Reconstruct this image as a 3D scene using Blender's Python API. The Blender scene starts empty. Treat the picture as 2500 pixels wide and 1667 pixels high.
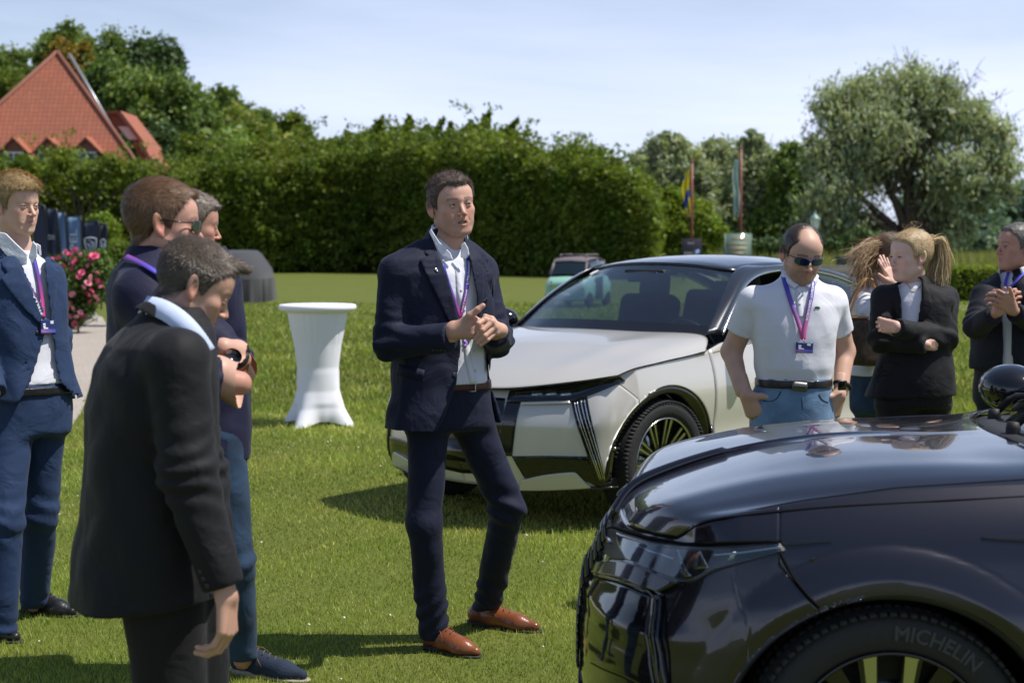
import bpy, bmesh, math, random
import numpy as np
from mathutils import Vector, Matrix
from mathutils.bvhtree import BVHTree

# ------------------------------------------------------------------ camera, sky, sun, exposure
scene = bpy.context.scene
COL = scene.collection
FPX, CAMH, YH = 3800.0, 1.63, 600.0          # focal length (px of the 2500 px wide photograph), eye height, horizon row
TH = math.atan((833.5 - YH) / FPX)
cam_d = bpy.data.cameras.new('camera')
cam = bpy.data.objects.new('camera', cam_d)
COL.objects.link(cam)
cam.location = (0, 0, CAMH)
cam.rotation_euler = (math.pi / 2 - TH, 0, 0)
cam_d.sensor_width = 36.0
cam_d.lens = FPX / 2500 * 36.0
cam_d.clip_start = 0.1
cam_d.clip_end = 5000
cam_d.dof.use_dof = True
cam_d.dof.focus_distance = 6.2
cam_d.dof.aperture_fstop = 4.0
scene.camera = cam

SUN_EL, SUN_AZ = math.radians(61), math.atan2(0.95, -0.10)     # azimuth from +Y towards +X
world = bpy.data.worlds.new('World')
scene.world = world
world.use_nodes = True
wn, wl = world.node_tree.nodes, world.node_tree.links
wn.clear()
w_out = wn.new('ShaderNodeOutputWorld')
w_bg = wn.new('ShaderNodeBackground')
w_sky = wn.new('ShaderNodeTexSky')
w_sky.sky_type = 'NISHITA'
w_sky.sun_disc = False
w_sky.sun_elevation = SUN_EL
w_sky.sun_rotation = SUN_AZ
w_sky.altitude = 300
w_sky.air_density = 1.0
w_sky.dust_density = 0.8
w_sky.ozone_density = 2.2
w_tc = wn.new('ShaderNodeTexCoord')
w_map = wn.new('ShaderNodeMapping')
w_map.inputs['Rotation'].default_value = (0.0, 0.35, 0.5)
w_map.inputs['Scale'].default_value = (1.1, 2.2, 6.5)
w_n = wn.new('ShaderNodeTexNoise')
w_n.inputs['Scale'].default_value = 1.3
w_n.inputs['Detail'].default_value = 9
w_n.inputs['Roughness'].default_value = 0.52
w_n.inputs['Distortion'].default_value = 0.5
w_r = wn.new('ShaderNodeMapRange')
w_r.inputs['From Min'].default_value = 0.36
w_r.inputs['From Max'].default_value = 0.70
w_r.inputs['To Min'].default_value = 0.30
w_r.inputs['To Max'].default_value = 0.90
w_mix = wn.new('ShaderNodeMixRGB')
w_mix.inputs['Color2'].default_value = (8.5, 9.3, 12.3, 1)       # thin high cloud lit by the sun
w_bg.inputs['Strength'].default_value = 0.10
wl.new(w_tc.outputs['Generated'], w_map.inputs['Vector'])
wl.new(w_map.outputs['Vector'], w_n.inputs['Vector'])
wl.new(w_n.outputs['Fac'], w_r.inputs['Value'])
# high haze is thick towards the horizon and thins out overhead
w_sep = wn.new('ShaderNodeSeparateXYZ'); w_el = wn.new('ShaderNodeMapRange'); w_mul = wn.new('ShaderNodeMath')
w_el.inputs['From Min'].default_value = 0.10; w_el.inputs['From Max'].default_value = 0.42
w_el.inputs['To Min'].default_value = 1.0; w_el.inputs['To Max'].default_value = 0.06; w_mul.operation = 'MULTIPLY'
wl.new(w_tc.outputs['Generated'], w_sep.inputs['Vector']); wl.new(w_sep.outputs['Z'], w_el.inputs['Value'])
wl.new(w_r.outputs['Result'], w_mul.inputs[0]); wl.new(w_el.outputs['Result'], w_mul.inputs[1]); wl.new(w_mul.outputs['Value'], w_mix.inputs['Fac'])
wl.new(w_sky.outputs['Color'], w_mix.inputs['Color1'])
wl.new(w_mix.outputs['Color'], w_bg.inputs['Color'])
wl.new(w_bg.outputs['Background'], w_out.inputs['Surface'])

sun_d = bpy.data.lights.new('sun', 'SUN')
sun_d.energy = 5.0
sun_d.angle = math.radians(0.53)
sun_d.color = (1.0, 0.955, 0.88)
sun = bpy.data.objects.new('sun', sun_d)
COL.objects.link(sun)
sdir = Vector((math.cos(SUN_EL) * math.sin(SUN_AZ), math.cos(SUN_EL) * math.cos(SUN_AZ), math.sin(SUN_EL)))
sun.rotation_euler = sdir.to_track_quat('Z', 'Y').to_euler()
sun.location = sdir * 50

vs = scene.view_settings
vs.view_transform = 'Standard'
vs.look = 'None'
vs.exposure = 0.14
vs.gamma = 1.0
vs.use_curve_mapping = False
scene.cycles.max_bounces = 8
scene.cycles.transparent_max_bounces = 12

# ------------------------------------------------------------------ small helpers
rng = np.random.default_rng(7)
random.seed(7)
PI = math.pi

def rad(d): return math.radians(d)

def ray(u, v):
    a = (u - 1250.0) / FPX; b = (833.5 - v) / FPX
    c, s = math.cos(TH), math.sin(TH)
    return np.array([a, c + b * s, -s + b * c])

def at(u, v, Y):
    """world point seen at photograph pixel (u, v) at distance Y along the view"""
    r = ray(u, v)
    return np.array([0, 0, CAMH]) + r * (Y / r[1])

def ground_at(u, v, z=0.0):
    r = ray(u, v)
    return np.array([0, 0, CAMH]) + r * ((z - CAMH) / r[2])

def tag(o, label=None, cat=None, group=None, kind=None):
    if label: o['label'] = label
    if cat: o['category'] = cat
    if group: o['group'] = group
    if kind: o['kind'] = kind
    return o

def empty(name, loc=(0, 0, 0), rz=0.0, **k):
    o = bpy.data.objects.new(name, None)
    o.empty_display_size = 0.2
    o.location = loc
    o.rotation_euler = (0, 0, rz)
    COL.objects.link(o)
    return tag(o, **k)

def link_mesh(name, me, parent=None, mats=(), smooth=True, loc=None, **k):
    o = bpy.data.objects.new(name, me)
    COL.objects.link(o)
    if parent is not None: o.parent = parent
    if loc is not None: o.location = loc
    if not isinstance(mats, (list, tuple)): mats = [mats]
    if not me.materials:
        for m in mats: me.materials.append(m)
    if smooth and len(me.polygons):
        me.polygons.foreach_set('use_smooth', np.ones(len(me.polygons), dtype=bool))
    return tag(o, **k)

def np_mesh(name, V, F, cols=None, attr='tint', midx=None):
    """V (n,3); F (m,3) or (m,4) int array"""
    V = np.asarray(V, dtype=np.float32); F = np.asarray(F, dtype=np.int32)
    me = bpy.data.meshes.new(name)
    k = F.shape[1]
    me.vertices.add(len(V)); me.vertices.foreach_set('co', V.ravel())
    me.loops.add(F.size); me.loops.foreach_set('vertex_index', F.ravel())
    me.polygons.add(len(F))
    me.polygons.foreach_set('loop_start', np.arange(0, F.size, k, dtype=np.int32))
    me.polygons.foreach_set('loop_total', np.full(len(F), k, dtype=np.int32))
    if midx is not None: me.polygons.foreach_set('material_index', np.asarray(midx, dtype=np.int32))
    me.update(calc_edges=True)
    if cols is not None:
        ca = me.color_attributes.new(attr, 'FLOAT_COLOR', 'POINT')
        c = np.ones((len(V), 4), dtype=np.float32); c[:, :3] = cols
        ca.data.foreach_set('color', c.ravel())
    return me

def join_arrays(parts):
    Vs, Fs, n = [], [], 0
    for V, F in parts:
        Vs.append(V); Fs.append(F + n); n += len(V)
    return np.concatenate(Vs), np.concatenate(Fs)

# ------------------------------------------------------------------ materials
def mat(name, col, rough=0.6, metal=0.0, coat=0.0, coat_rough=0.03, spec=0.5, var=0.0, var_scale=8.0, col2=None,
        bump=0.0, bump_scale=60.0, bump_dist=0.01, sheen=0.0, trans=0.0, ior=1.45, sss=0.0, attr=None, emit=None,
        wave=None, rough_var=0.0, coords='Object', detail=4.0, flake=0.0, fold=0.0, fold_scale=5.0):
    m = bpy.data.materials.new(name)
    m.use_nodes = True
    nt = m.node_tree; N, L = nt.nodes, nt.links
    b = N['Principled BSDF']
    b.inputs['Base Color'].default_value = (*col, 1)
    b.inputs['Roughness'].default_value = rough
    b.inputs['Metallic'].default_value = metal
    b.inputs['Coat Weight'].default_value = coat
    b.inputs['Coat Roughness'].default_value = coat_rough
    b.inputs['Specular IOR Level'].default_value = spec
    b.inputs['Sheen Weight'].default_value = sheen
    b.inputs['Transmission Weight'].default_value = trans
    b.inputs['IOR'].default_value = ior
    if sss:
        b.inputs['Subsurface Weight'].default_value = sss
        b.inputs['Subsurface Radius'].default_value = (1.0, 0.35, 0.2)
        b.inputs['Subsurface Scale'].default_value = 0.006
    tc = N.new('ShaderNodeTexCoord')
    src = None
    if attr:
        a = N.new('ShaderNodeVertexColor'); a.layer_name = attr
        src = a.outputs['Color']
    if var > 0 or col2 is not None:
        n = N.new('ShaderNodeTexNoise'); n.inputs['Scale'].default_value = var_scale
        n.inputs['Detail'].default_value = detail
        L.new(tc.outputs[coords], n.inputs['Vector'])
        r = N.new('ShaderNodeMapRange'); r.inputs['From Min'].default_value = 0.3; r.inputs['From Max'].default_value = 0.7
        L.new(n.outputs['Fac'], r.inputs['Value'])
        mx = N.new('ShaderNodeMixRGB')
        if col2 is None:
            c1 = tuple(min(1, c * (1 - var)) for c in col); c2 = tuple(min(1, c * (1 + var)) for c in col)
        else:
            c1, c2 = col, col2
        mx.inputs['Color1'].default_value = (*c1, 1); mx.inputs['Color2'].default_value = (*c2, 1)
        L.new(r.outputs['Result'], mx.inputs['Fac'])
        if src is not None:
            mu = N.new('ShaderNodeMixRGB'); mu.blend_type = 'MULTIPLY'; mu.inputs['Fac'].default_value = 1
            L.new(src, mu.inputs['Color1']); L.new(mx.outputs['Color'], mu.inputs['Color2'])
            src = mu.outputs['Color']
        else:
            src = mx.outputs['Color']
    if src is not None: L.new(src, b.inputs['Base Color'])
    if rough_var:
        n = N.new('ShaderNodeTexNoise'); n.inputs['Scale'].default_value = var_scale * 1.7; n.inputs['Detail'].default_value = 5
        L.new(tc.outputs[coords], n.inputs['Vector'])
        r = N.new('ShaderNodeMapRange'); r.inputs['To Min'].default_value = max(0, rough - rough_var); r.inputs['To Max'].default_value = min(1, rough + rough_var)
        L.new(n.outputs['Fac'], r.inputs['Value']); L.new(r.outputs['Result'], b.inputs['Roughness'])
    nrm = None
    if wave:
        w = N.new('ShaderNodeTexWave'); w.inputs['Scale'].default_value = wave[0]; w.bands_direction = wave[1]
        w.inputs['Distortion'].default_value = wave[3] if len(wave) > 3 else 0
        L.new(tc.outputs[coords], w.inputs['Vector'])
        bp = N.new('ShaderNodeBump'); bp.inputs['Strength'].default_value = wave[2]; bp.inputs['Distance'].default_value = 0.004
        L.new(w.outputs['Fac'], bp.inputs['Height']); nrm = bp.outputs['Normal']
    for strength, scale, dist in ((fold, fold_scale, 0.02), (bump, bump_scale, bump_dist)):
        if not strength: continue
        n = N.new('ShaderNodeTexNoise'); n.inputs['Scale'].default_value = scale; n.inputs['Detail'].default_value = 3
        n.inputs['Distortion'].default_value = 0.6 if dist == 0.02 else 0
        L.new(tc.outputs[coords], n.inputs['Vector'])
        bp = N.new('ShaderNodeBump'); bp.inputs['Strength'].default_value = strength; bp.inputs['Distance'].default_value = dist
        L.new(n.outputs['Fac'], bp.inputs['Height'])
        if nrm is not None: L.new(nrm, bp.inputs['Normal'])
        nrm = bp.outputs['Normal']
    if nrm is not None: L.new(nrm, b.inputs['Normal'])
    if flake:
        v = N.new('ShaderNodeTexVoronoi'); v.inputs['Scale'].default_value = 900
        L.new(tc.outputs[coords], v.inputs['Vector'])
        bp = N.new('ShaderNodeBump'); bp.inputs['Strength'].default_value = flake; bp.inputs['Distance'].default_value = 0.001
        L.new(v.outputs['Distance'], bp.inputs['Height']); L.new(bp.outputs['Normal'], b.inputs['Normal'])
        # the clear coat stays smooth
        g = N.new('ShaderNodeNewGeometry'); L.new(g.outputs['Normal'], b.inputs['Coat Normal'])
    if emit:
        b.inputs['Emission Color'].default_value = (*emit[0], 1); b.inputs['Emission Strength'].default_value = emit[1]
    return m

def leaf_mat(name, c1, c2, trans=0.35, scale=0.6, rough=0.55):
    """diffuse + translucent leaf; per-leaf tint from the mesh colour attribute"""
    m = bpy.data.materials.new(name); m.use_nodes = True
    N, L = m.node_tree.nodes, m.node_tree.links
    N.clear()
    out = N.new('ShaderNodeOutputMaterial')
    tc = N.new('ShaderNodeTexCoord')
    n = N.new('ShaderNodeTexNoise'); n.inputs['Scale'].default_value = scale; n.inputs['Detail'].default_value = 4
    L.new(tc.outputs['Object'], n.inputs['Vector'])
    r = N.new('ShaderNodeMapRange'); r.inputs['From Min'].default_value = 0.35; r.inputs['From Max'].default_value = 0.65
    L.new(n.outputs['Fac'], r.inputs['Value'])
    mx = N.new('ShaderNodeMixRGB'); mx.inputs['Color1'].default_value = (*c1, 1); mx.inputs['Color2'].default_value = (*c2, 1)
    L.new(r.outputs['Result'], mx.inputs['Fac'])
    a = N.new('ShaderNodeVertexColor'); a.layer_name = 'tint'
    mu = N.new('ShaderNodeMixRGB'); mu.blend_type = 'MULTIPLY'; mu.inputs['Fac'].default_value = 1
    L.new(mx.outputs['Color'], mu.inputs['Color1']); L.new(a.outputs['Color'], mu.inputs['Color2'])
    p = N.new('ShaderNodeBsdfPrincipled'); p.inputs['Roughness'].default_value = rough
    p.inputs['Specular IOR Level'].default_value = 0.3
    t = N.new('ShaderNodeBsdfTranslucent')
    L.new(mu.outputs['Color'], p.inputs['Base Color'])
    br = N.new('ShaderNodeMixRGB'); br.blend_type = 'MULTIPLY'; br.inputs['Fac'].default_value = 1
    br.inputs['Color2'].default_value = (1.25, 1.35, 0.6, 1)
    L.new(mu.outputs['Color'], br.inputs['Color1']); L.new(br.outputs['Color'], t.inputs['Color'])
    ms = N.new('ShaderNodeMixShader'); ms.inputs['Fac'].default_value = trans
    L.new(p.outputs['BSDF'], ms.inputs[1]); L.new(t.outputs['BSDF'], ms.inputs[2])
    L.new(ms.outputs['Shader'], out.inputs['Surface'])
    return m

def glass_mat(name, tint, alpha_mix, rough=0.0):
    """thin car glass: lets light straight through, tinted, with a clear reflection"""
    m = bpy.data.materials.new(name); m.use_nodes = True
    N, L = m.node_tree.nodes, m.node_tree.links
    N.clear()
    out = N.new('ShaderNodeOutputMaterial')
    tr = N.new('ShaderNodeBsdfTransparent'); tr.inputs['Color'].default_value = (*tint, 1)
    gl = N.new('ShaderNodeBsdfGlossy'); gl.inputs['Roughness'].default_value = rough
    gl.inputs['Color'].default_value = (1, 1, 1, 1)
    fr = N.new('ShaderNodeFresnel')
    g = N.new('ShaderNodeNewGeometry'); io = N.new('ShaderNodeMapRange')      # the same pane from either side
    io.inputs['To Min'].default_value = 1.55; io.inputs['To Max'].default_value = 1 / 1.55
    L.new(g.outputs['Backfacing'], io.inputs['Value']); L.new(io.outputs['Result'], fr.inputs['IOR'])
    ma = N.new('ShaderNodeMath'); ma.operation = 'ADD'; ma.inputs[1].default_value = alpha_mix
    L.new(fr.outputs['Fac'], ma.inputs[0])
    ms = N.new('ShaderNodeMixShader')
    L.new(ma.outputs['Value'], ms.inputs['Fac'])
    L.new(tr.outputs['BSDF'], ms.inputs[1]); L.new(gl.outputs['BSDF'], ms.inputs[2])
    L.new(ms.outputs['Shader'], out.inputs['Surface'])
    return m

# ------------------------------------------------------------------ mesh builders
def box_arrays(c, h, R=None):
    c = np.asarray(c, float); h = np.asarray(h, float)
    s = np.array([[-1, -1, -1], [1, -1, -1], [1, 1, -1], [-1, 1, -1], [-1, -1, 1], [1, -1, 1], [1, 1, 1], [-1, 1, 1]], float) * h
    if R is not None: s = s @ np.asarray(R).T
    F = np.array([[0, 3, 2, 1], [4, 5, 6, 7], [0, 1, 5, 4], [1, 2, 6, 5], [2, 3, 7, 6], [3, 0, 4, 7]])
    return s + c, F

def box(name, c, h, m, parent=None, R=None, bevel=0.0, **k):
    V, F = box_arrays(c, h, R)
    me = np_mesh(name, V, F)
    o = link_mesh(name, me, parent, m, smooth=False, **k)
    if bevel:
        b = o.modifiers.new('bevel', 'BEVEL'); b.width = bevel; b.segments = 2
    return o

def tube_arrays(pts, r, n=8, close=True):
    pts = np.asarray(pts, float); m = len(pts)
    r = np.broadcast_to(np.asarray(r, float), (m,))
    T = np.gradient(pts, axis=0); T /= np.linalg.norm(T, axis=1)[:, None] + 1e-12
    up = np.array([0, 0, 1.0]) if abs(T[0][2]) < 0.9 else np.array([1.0, 0, 0])
    V = []
    for i in range(m):
        x = np.cross(up, T[i]); x /= np.linalg.norm(x) + 1e-12
        y = np.cross(T[i], x); up = y if abs(np.dot(y, y)) > 0 else up
        a = np.arange(n) * 2 * PI / n
        V.append(pts[i] + r[i] * (np.cos(a)[:, None] * x + np.sin(a)[:, None] * y))
    V = np.concatenate(V)
    F = [[i * n + j, i * n + (j + 1) % n, (i + 1) * n + (j + 1) % n, (i + 1) * n + j] for i in range(m - 1) for j in range(n)]
    V = np.concatenate([V, pts[[0]], pts[[-1]]])
    a0, a1 = m * n, m * n + 1
    for j in range(n):
        F.append([a0, (j + 1) % n, j, j]); F.append([a1, (m - 1) * n + j, (m - 1) * n + (j + 1) % n, (m - 1) * n + (j + 1) % n])
    return V, np.array(F)

def fix_mesh(name, V, F):
    """mesh from arrays whose faces may repeat a corner"""
    me = bpy.data.meshes.new(name)
    faces = []
    for f in F.tolist():
        g = []
        for i in f:
            if i not in g: g.append(i)
        if len(g) > 2: faces.append(g)
    me.from_pydata([tuple(v) for v in np.asarray(V, float).tolist()], [], faces)
    me.update()
    return me

def tube(name, pts, r, m, parent=None, n=8, **k):
    V, F = tube_arrays(pts, r, n)
    return link_mesh(name, fix_mesh(name, V, F), parent, m, **k)

def lathe_arrays(prof, n=32, axis='z'):
    """prof [(r, h)...] round the axis"""
    prof = np.asarray(prof, float); m = len(prof)
    a = np.arange(n) * 2 * PI / n
    V = np.zeros((m, n, 3))
    V[:, :, 0] = prof[:, 0:1] * np.cos(a); V[:, :, 1] = prof[:, 0:1] * np.sin(a); V[:, :, 2] = prof[:, 1:2]
    V = V.reshape(-1, 3)
    if axis == 'y': V = V[:, [0, 2, 1]] * np.array([1, 1, -1])
    if axis == 'x': V = V[:, [2, 0, 1]]
    F = np.array([[i * n + j, i * n + (j + 1) % n, (i + 1) * n + (j + 1) % n, (i + 1) * n + j] for i in range(m - 1) for j in range(n)])
    return V, F

def grid_faces(nu, nv):
    i, j = np.meshgrid(np.arange(nu - 1), np.arange(nv - 1), indexing='ij')
    a = (i * nv + j).ravel()
    return np.stack([a, a + nv, a + nv + 1, a + 1], 1)

def grid_obj(name, G, m, parent=None, thick=0.0, flip=False, **k):
    """G (nu, nv, 3) surface; optional thickness through a solidify modifier"""
    nu, nv = G.shape[:2]
    F = grid_faces(nu, nv)
    if flip: F = F[:, ::-1]
    o = link_mesh(name, np_mesh(name, G.reshape(-1, 3), F), parent, m, **k)
    if thick:
        s = o.modifiers.new('thickness', 'SOLIDIFY'); s.thickness = abs(thick); s.offset = -1 if thick > 0 else 1
    return o

def prism_arrays(poly, d0, d1, to3):
    """2-D outline -> slab; to3(x, y, d) maps to space"""
    n = len(poly)
    V = [to3(x, y, d0) for x, y in poly] + [to3(x, y, d1) for x, y in poly]
    faces = [list(range(n))[::-1], [n + i for i in range(n)]]
    faces += [[i, (i + 1) % n, n + (i + 1) % n, n + i] for i in range(n)]
    return V, faces

def prism(name, poly, d0, d1, to3, m, parent=None, smooth=False, **k):
    V, faces = prism_arrays(poly, d0, d1, to3)
    me = bpy.data.meshes.new(name); me.from_pydata([tuple(map(float, v)) for v in V], [], faces); me.update()
    bm = bmesh.new(); bm.from_mesh(me); bmesh.ops.recalc_face_normals(bm, faces=bm.faces); bm.to_mesh(me); bm.free()
    return link_mesh(name, me, parent, m, smooth=smooth, **k)

def text_arrays(txt, size=1.0, extrude=0.0, bold=0.0, align='CENTER'):
    """lettering as plain mesh arrays in the XY plane"""
    cu = bpy.data.curves.new('lettering', 'FONT'); cu.body = txt; cu.size = size; cu.extrude = extrude; cu.offset = bold
    cu.align_x = align; cu.align_y = 'CENTER'; cu.resolution_u = 3
    o = bpy.data.objects.new('lettering', cu); COL.objects.link(o)
    dg = bpy.context.evaluated_depsgraph_get()
    me = bpy.data.meshes.new_from_object(o.evaluated_get(dg))
    V = np.array([v.co[:] for v in me.vertices]) if len(me.vertices) else np.zeros((0, 3))
    F = [list(p.vertices) for p in me.polygons]
    bpy.data.objects.remove(o); bpy.data.curves.remove(cu); bpy.data.meshes.remove(me)
    return V, F

def lettering(name, txt, size, m, parent, f, extrude=0.0005, bold=0.0, **k):
    """f maps (n,3) text-plane coordinates to the surface they are printed on"""
    V, F = text_arrays(txt, size, extrude, bold)
    me = bpy.data.meshes.new(name); me.from_pydata([tuple(map(float, v)) for v in f(V)], [], F); me.update()
    return link_mesh(name, me, parent, m, smooth=False, **k)

# ------------------------------------------------------------------ implicit surfaces -> mesh
def nrm(v):
    v = np.asarray(v, float); return v / (np.linalg.norm(v) + 1e-12)

def rc(p, a, b, r1, r2):
    a = np.asarray(a, np.float32); b = np.asarray(b, np.float32); ba = b - a
    h = np.clip(((p - a) @ ba) / max(float(ba @ ba), 1e-9), 0, 1)
    q = p - a - h[:, None] * ba
    return np.sqrt(np.einsum('ij,ij->i', q, q)) - (r1 + (r2 - r1) * h)

def ell(p, c, r, R=None):
    q = p - np.asarray(c, np.float32)
    if R is not None: q = q @ np.asarray(R, np.float32)
    r = np.asarray(r, np.float32)
    k0 = np.linalg.norm(q / r, axis=1); k1 = np.linalg.norm(q / (r * r), axis=1) + 1e-9
    return k0 * (k0 - 1) / k1

def rbox(p, c, h, rr, R=None):
    q = p - np.asarray(c, np.float32)
    if R is not None: q = q @ np.asarray(R, np.float32)
    q = np.abs(q) - (np.asarray(h, np.float32) - rr)
    return np.linalg.norm(np.maximum(q, 0), axis=1) + np.minimum(q.max(axis=1), 0) - rr

def smin(a, b, k):
    h = np.clip(0.5 + 0.5 * (b - a) / k, 0, 1)
    return b + (a - b) * h - k * h * (1 - h)

def smax(a, b, k): return -smin(-a, -b, k)

def chain(p, pts, rr, k=0.02):
    d = None
    for i in range(len(pts) - 1):
        e = rc(p, pts[i], pts[i + 1], rr[i], rr[i + 1])
        d = e if d is None else smin(d, e, k)
    return d

def poly2(x, z, poly):
    """signed distance to a 2-D polygon"""
    P = np.asarray(poly, np.float32); n = len(P)
    d = np.full(x.shape, 1e9, np.float32); s = np.ones(x.shape, np.float32)
    for i in range(n):
        a = P[i]; b = P[i - 1]; ex, ey = b - a
        wx, wy = x - a[0], z - a[1]
        t = np.clip((wx * ex + wy * ey) / max(ex * ex + ey * ey, 1e-9), 0, 1)
        dx, dy = wx - ex * t, wy - ey * t
        d = np.minimum(d, dx * dx + dy * dy)
        c1 = z >= a[1]; c2 = z < b[1]; c3 = ex * wy > ey * wx
        f = (c1 & c2 & c3) | (~c1 & ~c2 & ~c3)
        s = np.where(f, -s, s)
    return s * np.sqrt(d)

def wob(p, f, ph=0.0):
    """cheap smooth pseudo-noise, about -1..1"""
    x, y, z = p[:, 0] * f, p[:, 1] * f, p[:, 2] * f
    return (np.sin(x * 1.7 + 2.1 * np.sin(y * 1.3 + ph) + ph) + np.sin(y * 1.9 + 1.8 * np.sin(z * 1.1 + 2 * ph) + 1.3)
            + np.sin(z * 1.5 + 2.3 * np.sin(x * 1.2 + 0.7) + 2.9 * ph)) / 3.0

def sdf_arrays(sdf, lo, hi, res, blk=8):
    lo = np.asarray(lo, float); hi = np.asarray(hi, float)
    nb = np.ceil((hi - lo) / (res * blk)).astype(int)
    n = nb * blk
    g = np.full(n + 1, 1.0, np.float32)
    bs = res * blk
    I = np.stack(np.meshgrid(*[np.arange(k) for k in nb], indexing='ij'), -1).reshape(-1, 3)
    C = (lo + (I + 0.5) * bs).astype(np.float32)
    dc = sdf(C)
    near = np.abs(dc) < bs * 1.35
    # fill far blocks by sign
    for b in I[~near & (dc < 0)]:
        s = b * blk; g[s[0]:s[0] + blk + 1, s[1]:s[1] + blk + 1, s[2]:s[2] + blk + 1] = -1.0
    B = I[near]
    o = np.stack(np.meshgrid(*[np.arange(blk + 1)] * 3, indexing='ij'), -1).reshape(-1, 3)
    for s in range(0, len(B), 400):
        bb = B[s:s + 400]
        idx = (bb[:, None, :] * blk + o[None]).reshape(-1, 3)
        P = (lo + idx * res).astype(np.float32)
        g[idx[:, 0], idx[:, 1], idx[:, 2]] = sdf(P)
    ins = g < 0
    # cells
    c = np.zeros(tuple(n), np.uint8)
    for dx in (0, 1):
        for dy in (0, 1):
            for dz in (0, 1):
                c += ins[dx:n[0] + dx, dy:n[1] + dy, dz:n[2] + dz]
    act = np.argwhere((c > 0) & (c < 8))
    if len(act) == 0: return np.zeros((0, 3)), np.zeros((0, 4), int)
    vid = np.full(tuple(n), -1, np.int64); vid[act[:, 0], act[:, 1], act[:, 2]] = np.arange(len(act))
    corners = np.array([[i, j, k] for i in (0, 1) for j in (0, 1) for k in (0, 1)])
    val = np.stack([g[act[:, 0] + q[0], act[:, 1] + q[1], act[:, 2] + q[2]] for q in corners], 1)
    acc = np.zeros((len(act), 3)); cnt = np.zeros(len(act))
    for a in range(8):
        for b in range(a + 1, 8):
            if np.abs(corners[a] - corners[b]).sum() != 1: continue
            va, vb = val[:, a], val[:, b]
            m = (va < 0) != (vb < 0)
            t = np.where(m, va / np.where(m, va - vb, 1), 0)
            pt = corners[a] + t[:, None] * (corners[b] - corners[a])
            acc += np.where(m[:, None], pt, 0); cnt += m
    V = lo + (act + acc / np.maximum(cnt, 1)[:, None]) * res
    quads = []
    for ax in range(3):
        sl0 = [slice(None)] * 3; sl1 = [slice(None)] * 3
        sl0[ax] = slice(0, -1); sl1[ax] = slice(1, None)
        e = np.argwhere(ins[tuple(sl0)] != ins[tuple(sl1)])
        u, w = (ax + 1) % 3, (ax + 2) % 3
        ok = (e[:, u] > 0) & (e[:, w] > 0) & (e[:, u] < n[u]) & (e[:, w] < n[w])
        e = e[ok]
        def cell(du, dw):
            q = e.copy(); q[:, u] -= du; q[:, w] -= dw
            return vid[q[:, 0], q[:, 1], q[:, 2]]
        Q = np.stack([cell(1, 1), cell(0, 1), cell(0, 0), cell(1, 0)], 1)
        fl = ~ins[e[:, 0], e[:, 1], e[:, 2]]
        Q[fl] = Q[fl][:, ::-1]
        quads.append(Q)
    F = np.concatenate(quads); F = F[(F >= 0).all(1)]
    # relax a little, then pull back to the surface
    A0 = V.copy()
    for _ in range(2):
        S = np.zeros_like(V); K = np.zeros(len(V))
        for q in range(4):
            a, b = F[:, q], F[:, (q + 1) % 4]
            np.add.at(S, a, V[b]); np.add.at(K, a, 1)
        V = 0.5 * V + 0.5 * S / np.maximum(K, 1)[:, None]
    V = 0.75 * V + 0.25 * A0
    return V, F

def sdf_obj(name, sdf, lo, hi, res, m, parent=None, cols=None, **k):
    V, F = sdf_arrays(sdf, lo, hi, res)
    c = cols(V.astype(np.float32)) if cols is not None else None
    return link_mesh(name, np_mesh(name, V, F, cols=c), parent, m, **k)
# ------------------------------------------------------------------ materials of the setting
M = {}
M['bark'] = mat('bark', (0.075, 0.055, 0.04), 0.9, var=0.4, var_scale=6, bump=0.6, bump_scale=14, bump_dist=0.05)
M['leaf_hornbeam'] = leaf_mat('leaf_hornbeam', (0.092, 0.149, 0.018), (0.171, 0.207, 0.028), 0.36, 0.35)
M['leaf_wood'] = leaf_mat('leaf_wood', (0.116, 0.185, 0.049), (0.216, 0.274, 0.060), 0.3, 0.09)
M['leaf_dark'] = leaf_mat('leaf_dark', (0.062, 0.108, 0.040), (0.101, 0.154, 0.043), 0.25, 0.2)
M['leaf_willow'] = leaf_mat('leaf_willow', (0.280, 0.326, 0.207), (0.401, 0.436, 0.270), 0.32, 0.25)  # lightened and greyed, distance haze is put into the leaf colour
M['leaf_lime'] = leaf_mat('leaf_lime', (0.157, 0.227, 0.026), (0.227, 0.278, 0.035), 0.4, 0.6)
M['leaf_ochre'] = leaf_mat('leaf_ochre', (0.290, 0.189, 0.029), (0.217, 0.174, 0.029), 0.3, 0.6)
M['leaf_far'] = leaf_mat('leaf_far', (0.105, 0.174, 0.121), (0.164, 0.227, 0.141), 0.25, 0.05)  # bluish cast of distant air painted into the leaves
M['leaf_reed'] = leaf_mat('leaf_reed', (0.174, 0.232, 0.065), (0.275, 0.290, 0.116), 0.35, 0.2)
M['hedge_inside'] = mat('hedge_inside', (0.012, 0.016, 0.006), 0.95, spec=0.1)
M['white_paint'] = mat('white_paint', (0.75, 0.74, 0.72), 0.5)
M['dark_metal'] = mat('dark_metal', (0.03, 0.035, 0.035), 0.4, metal=0.6)
M['kerb_stone'] = mat('kerb_stone', (0.42, 0.40, 0.37), 0.85, var=0.2, var_scale=5, bump=0.3, bump_scale=30)

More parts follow.
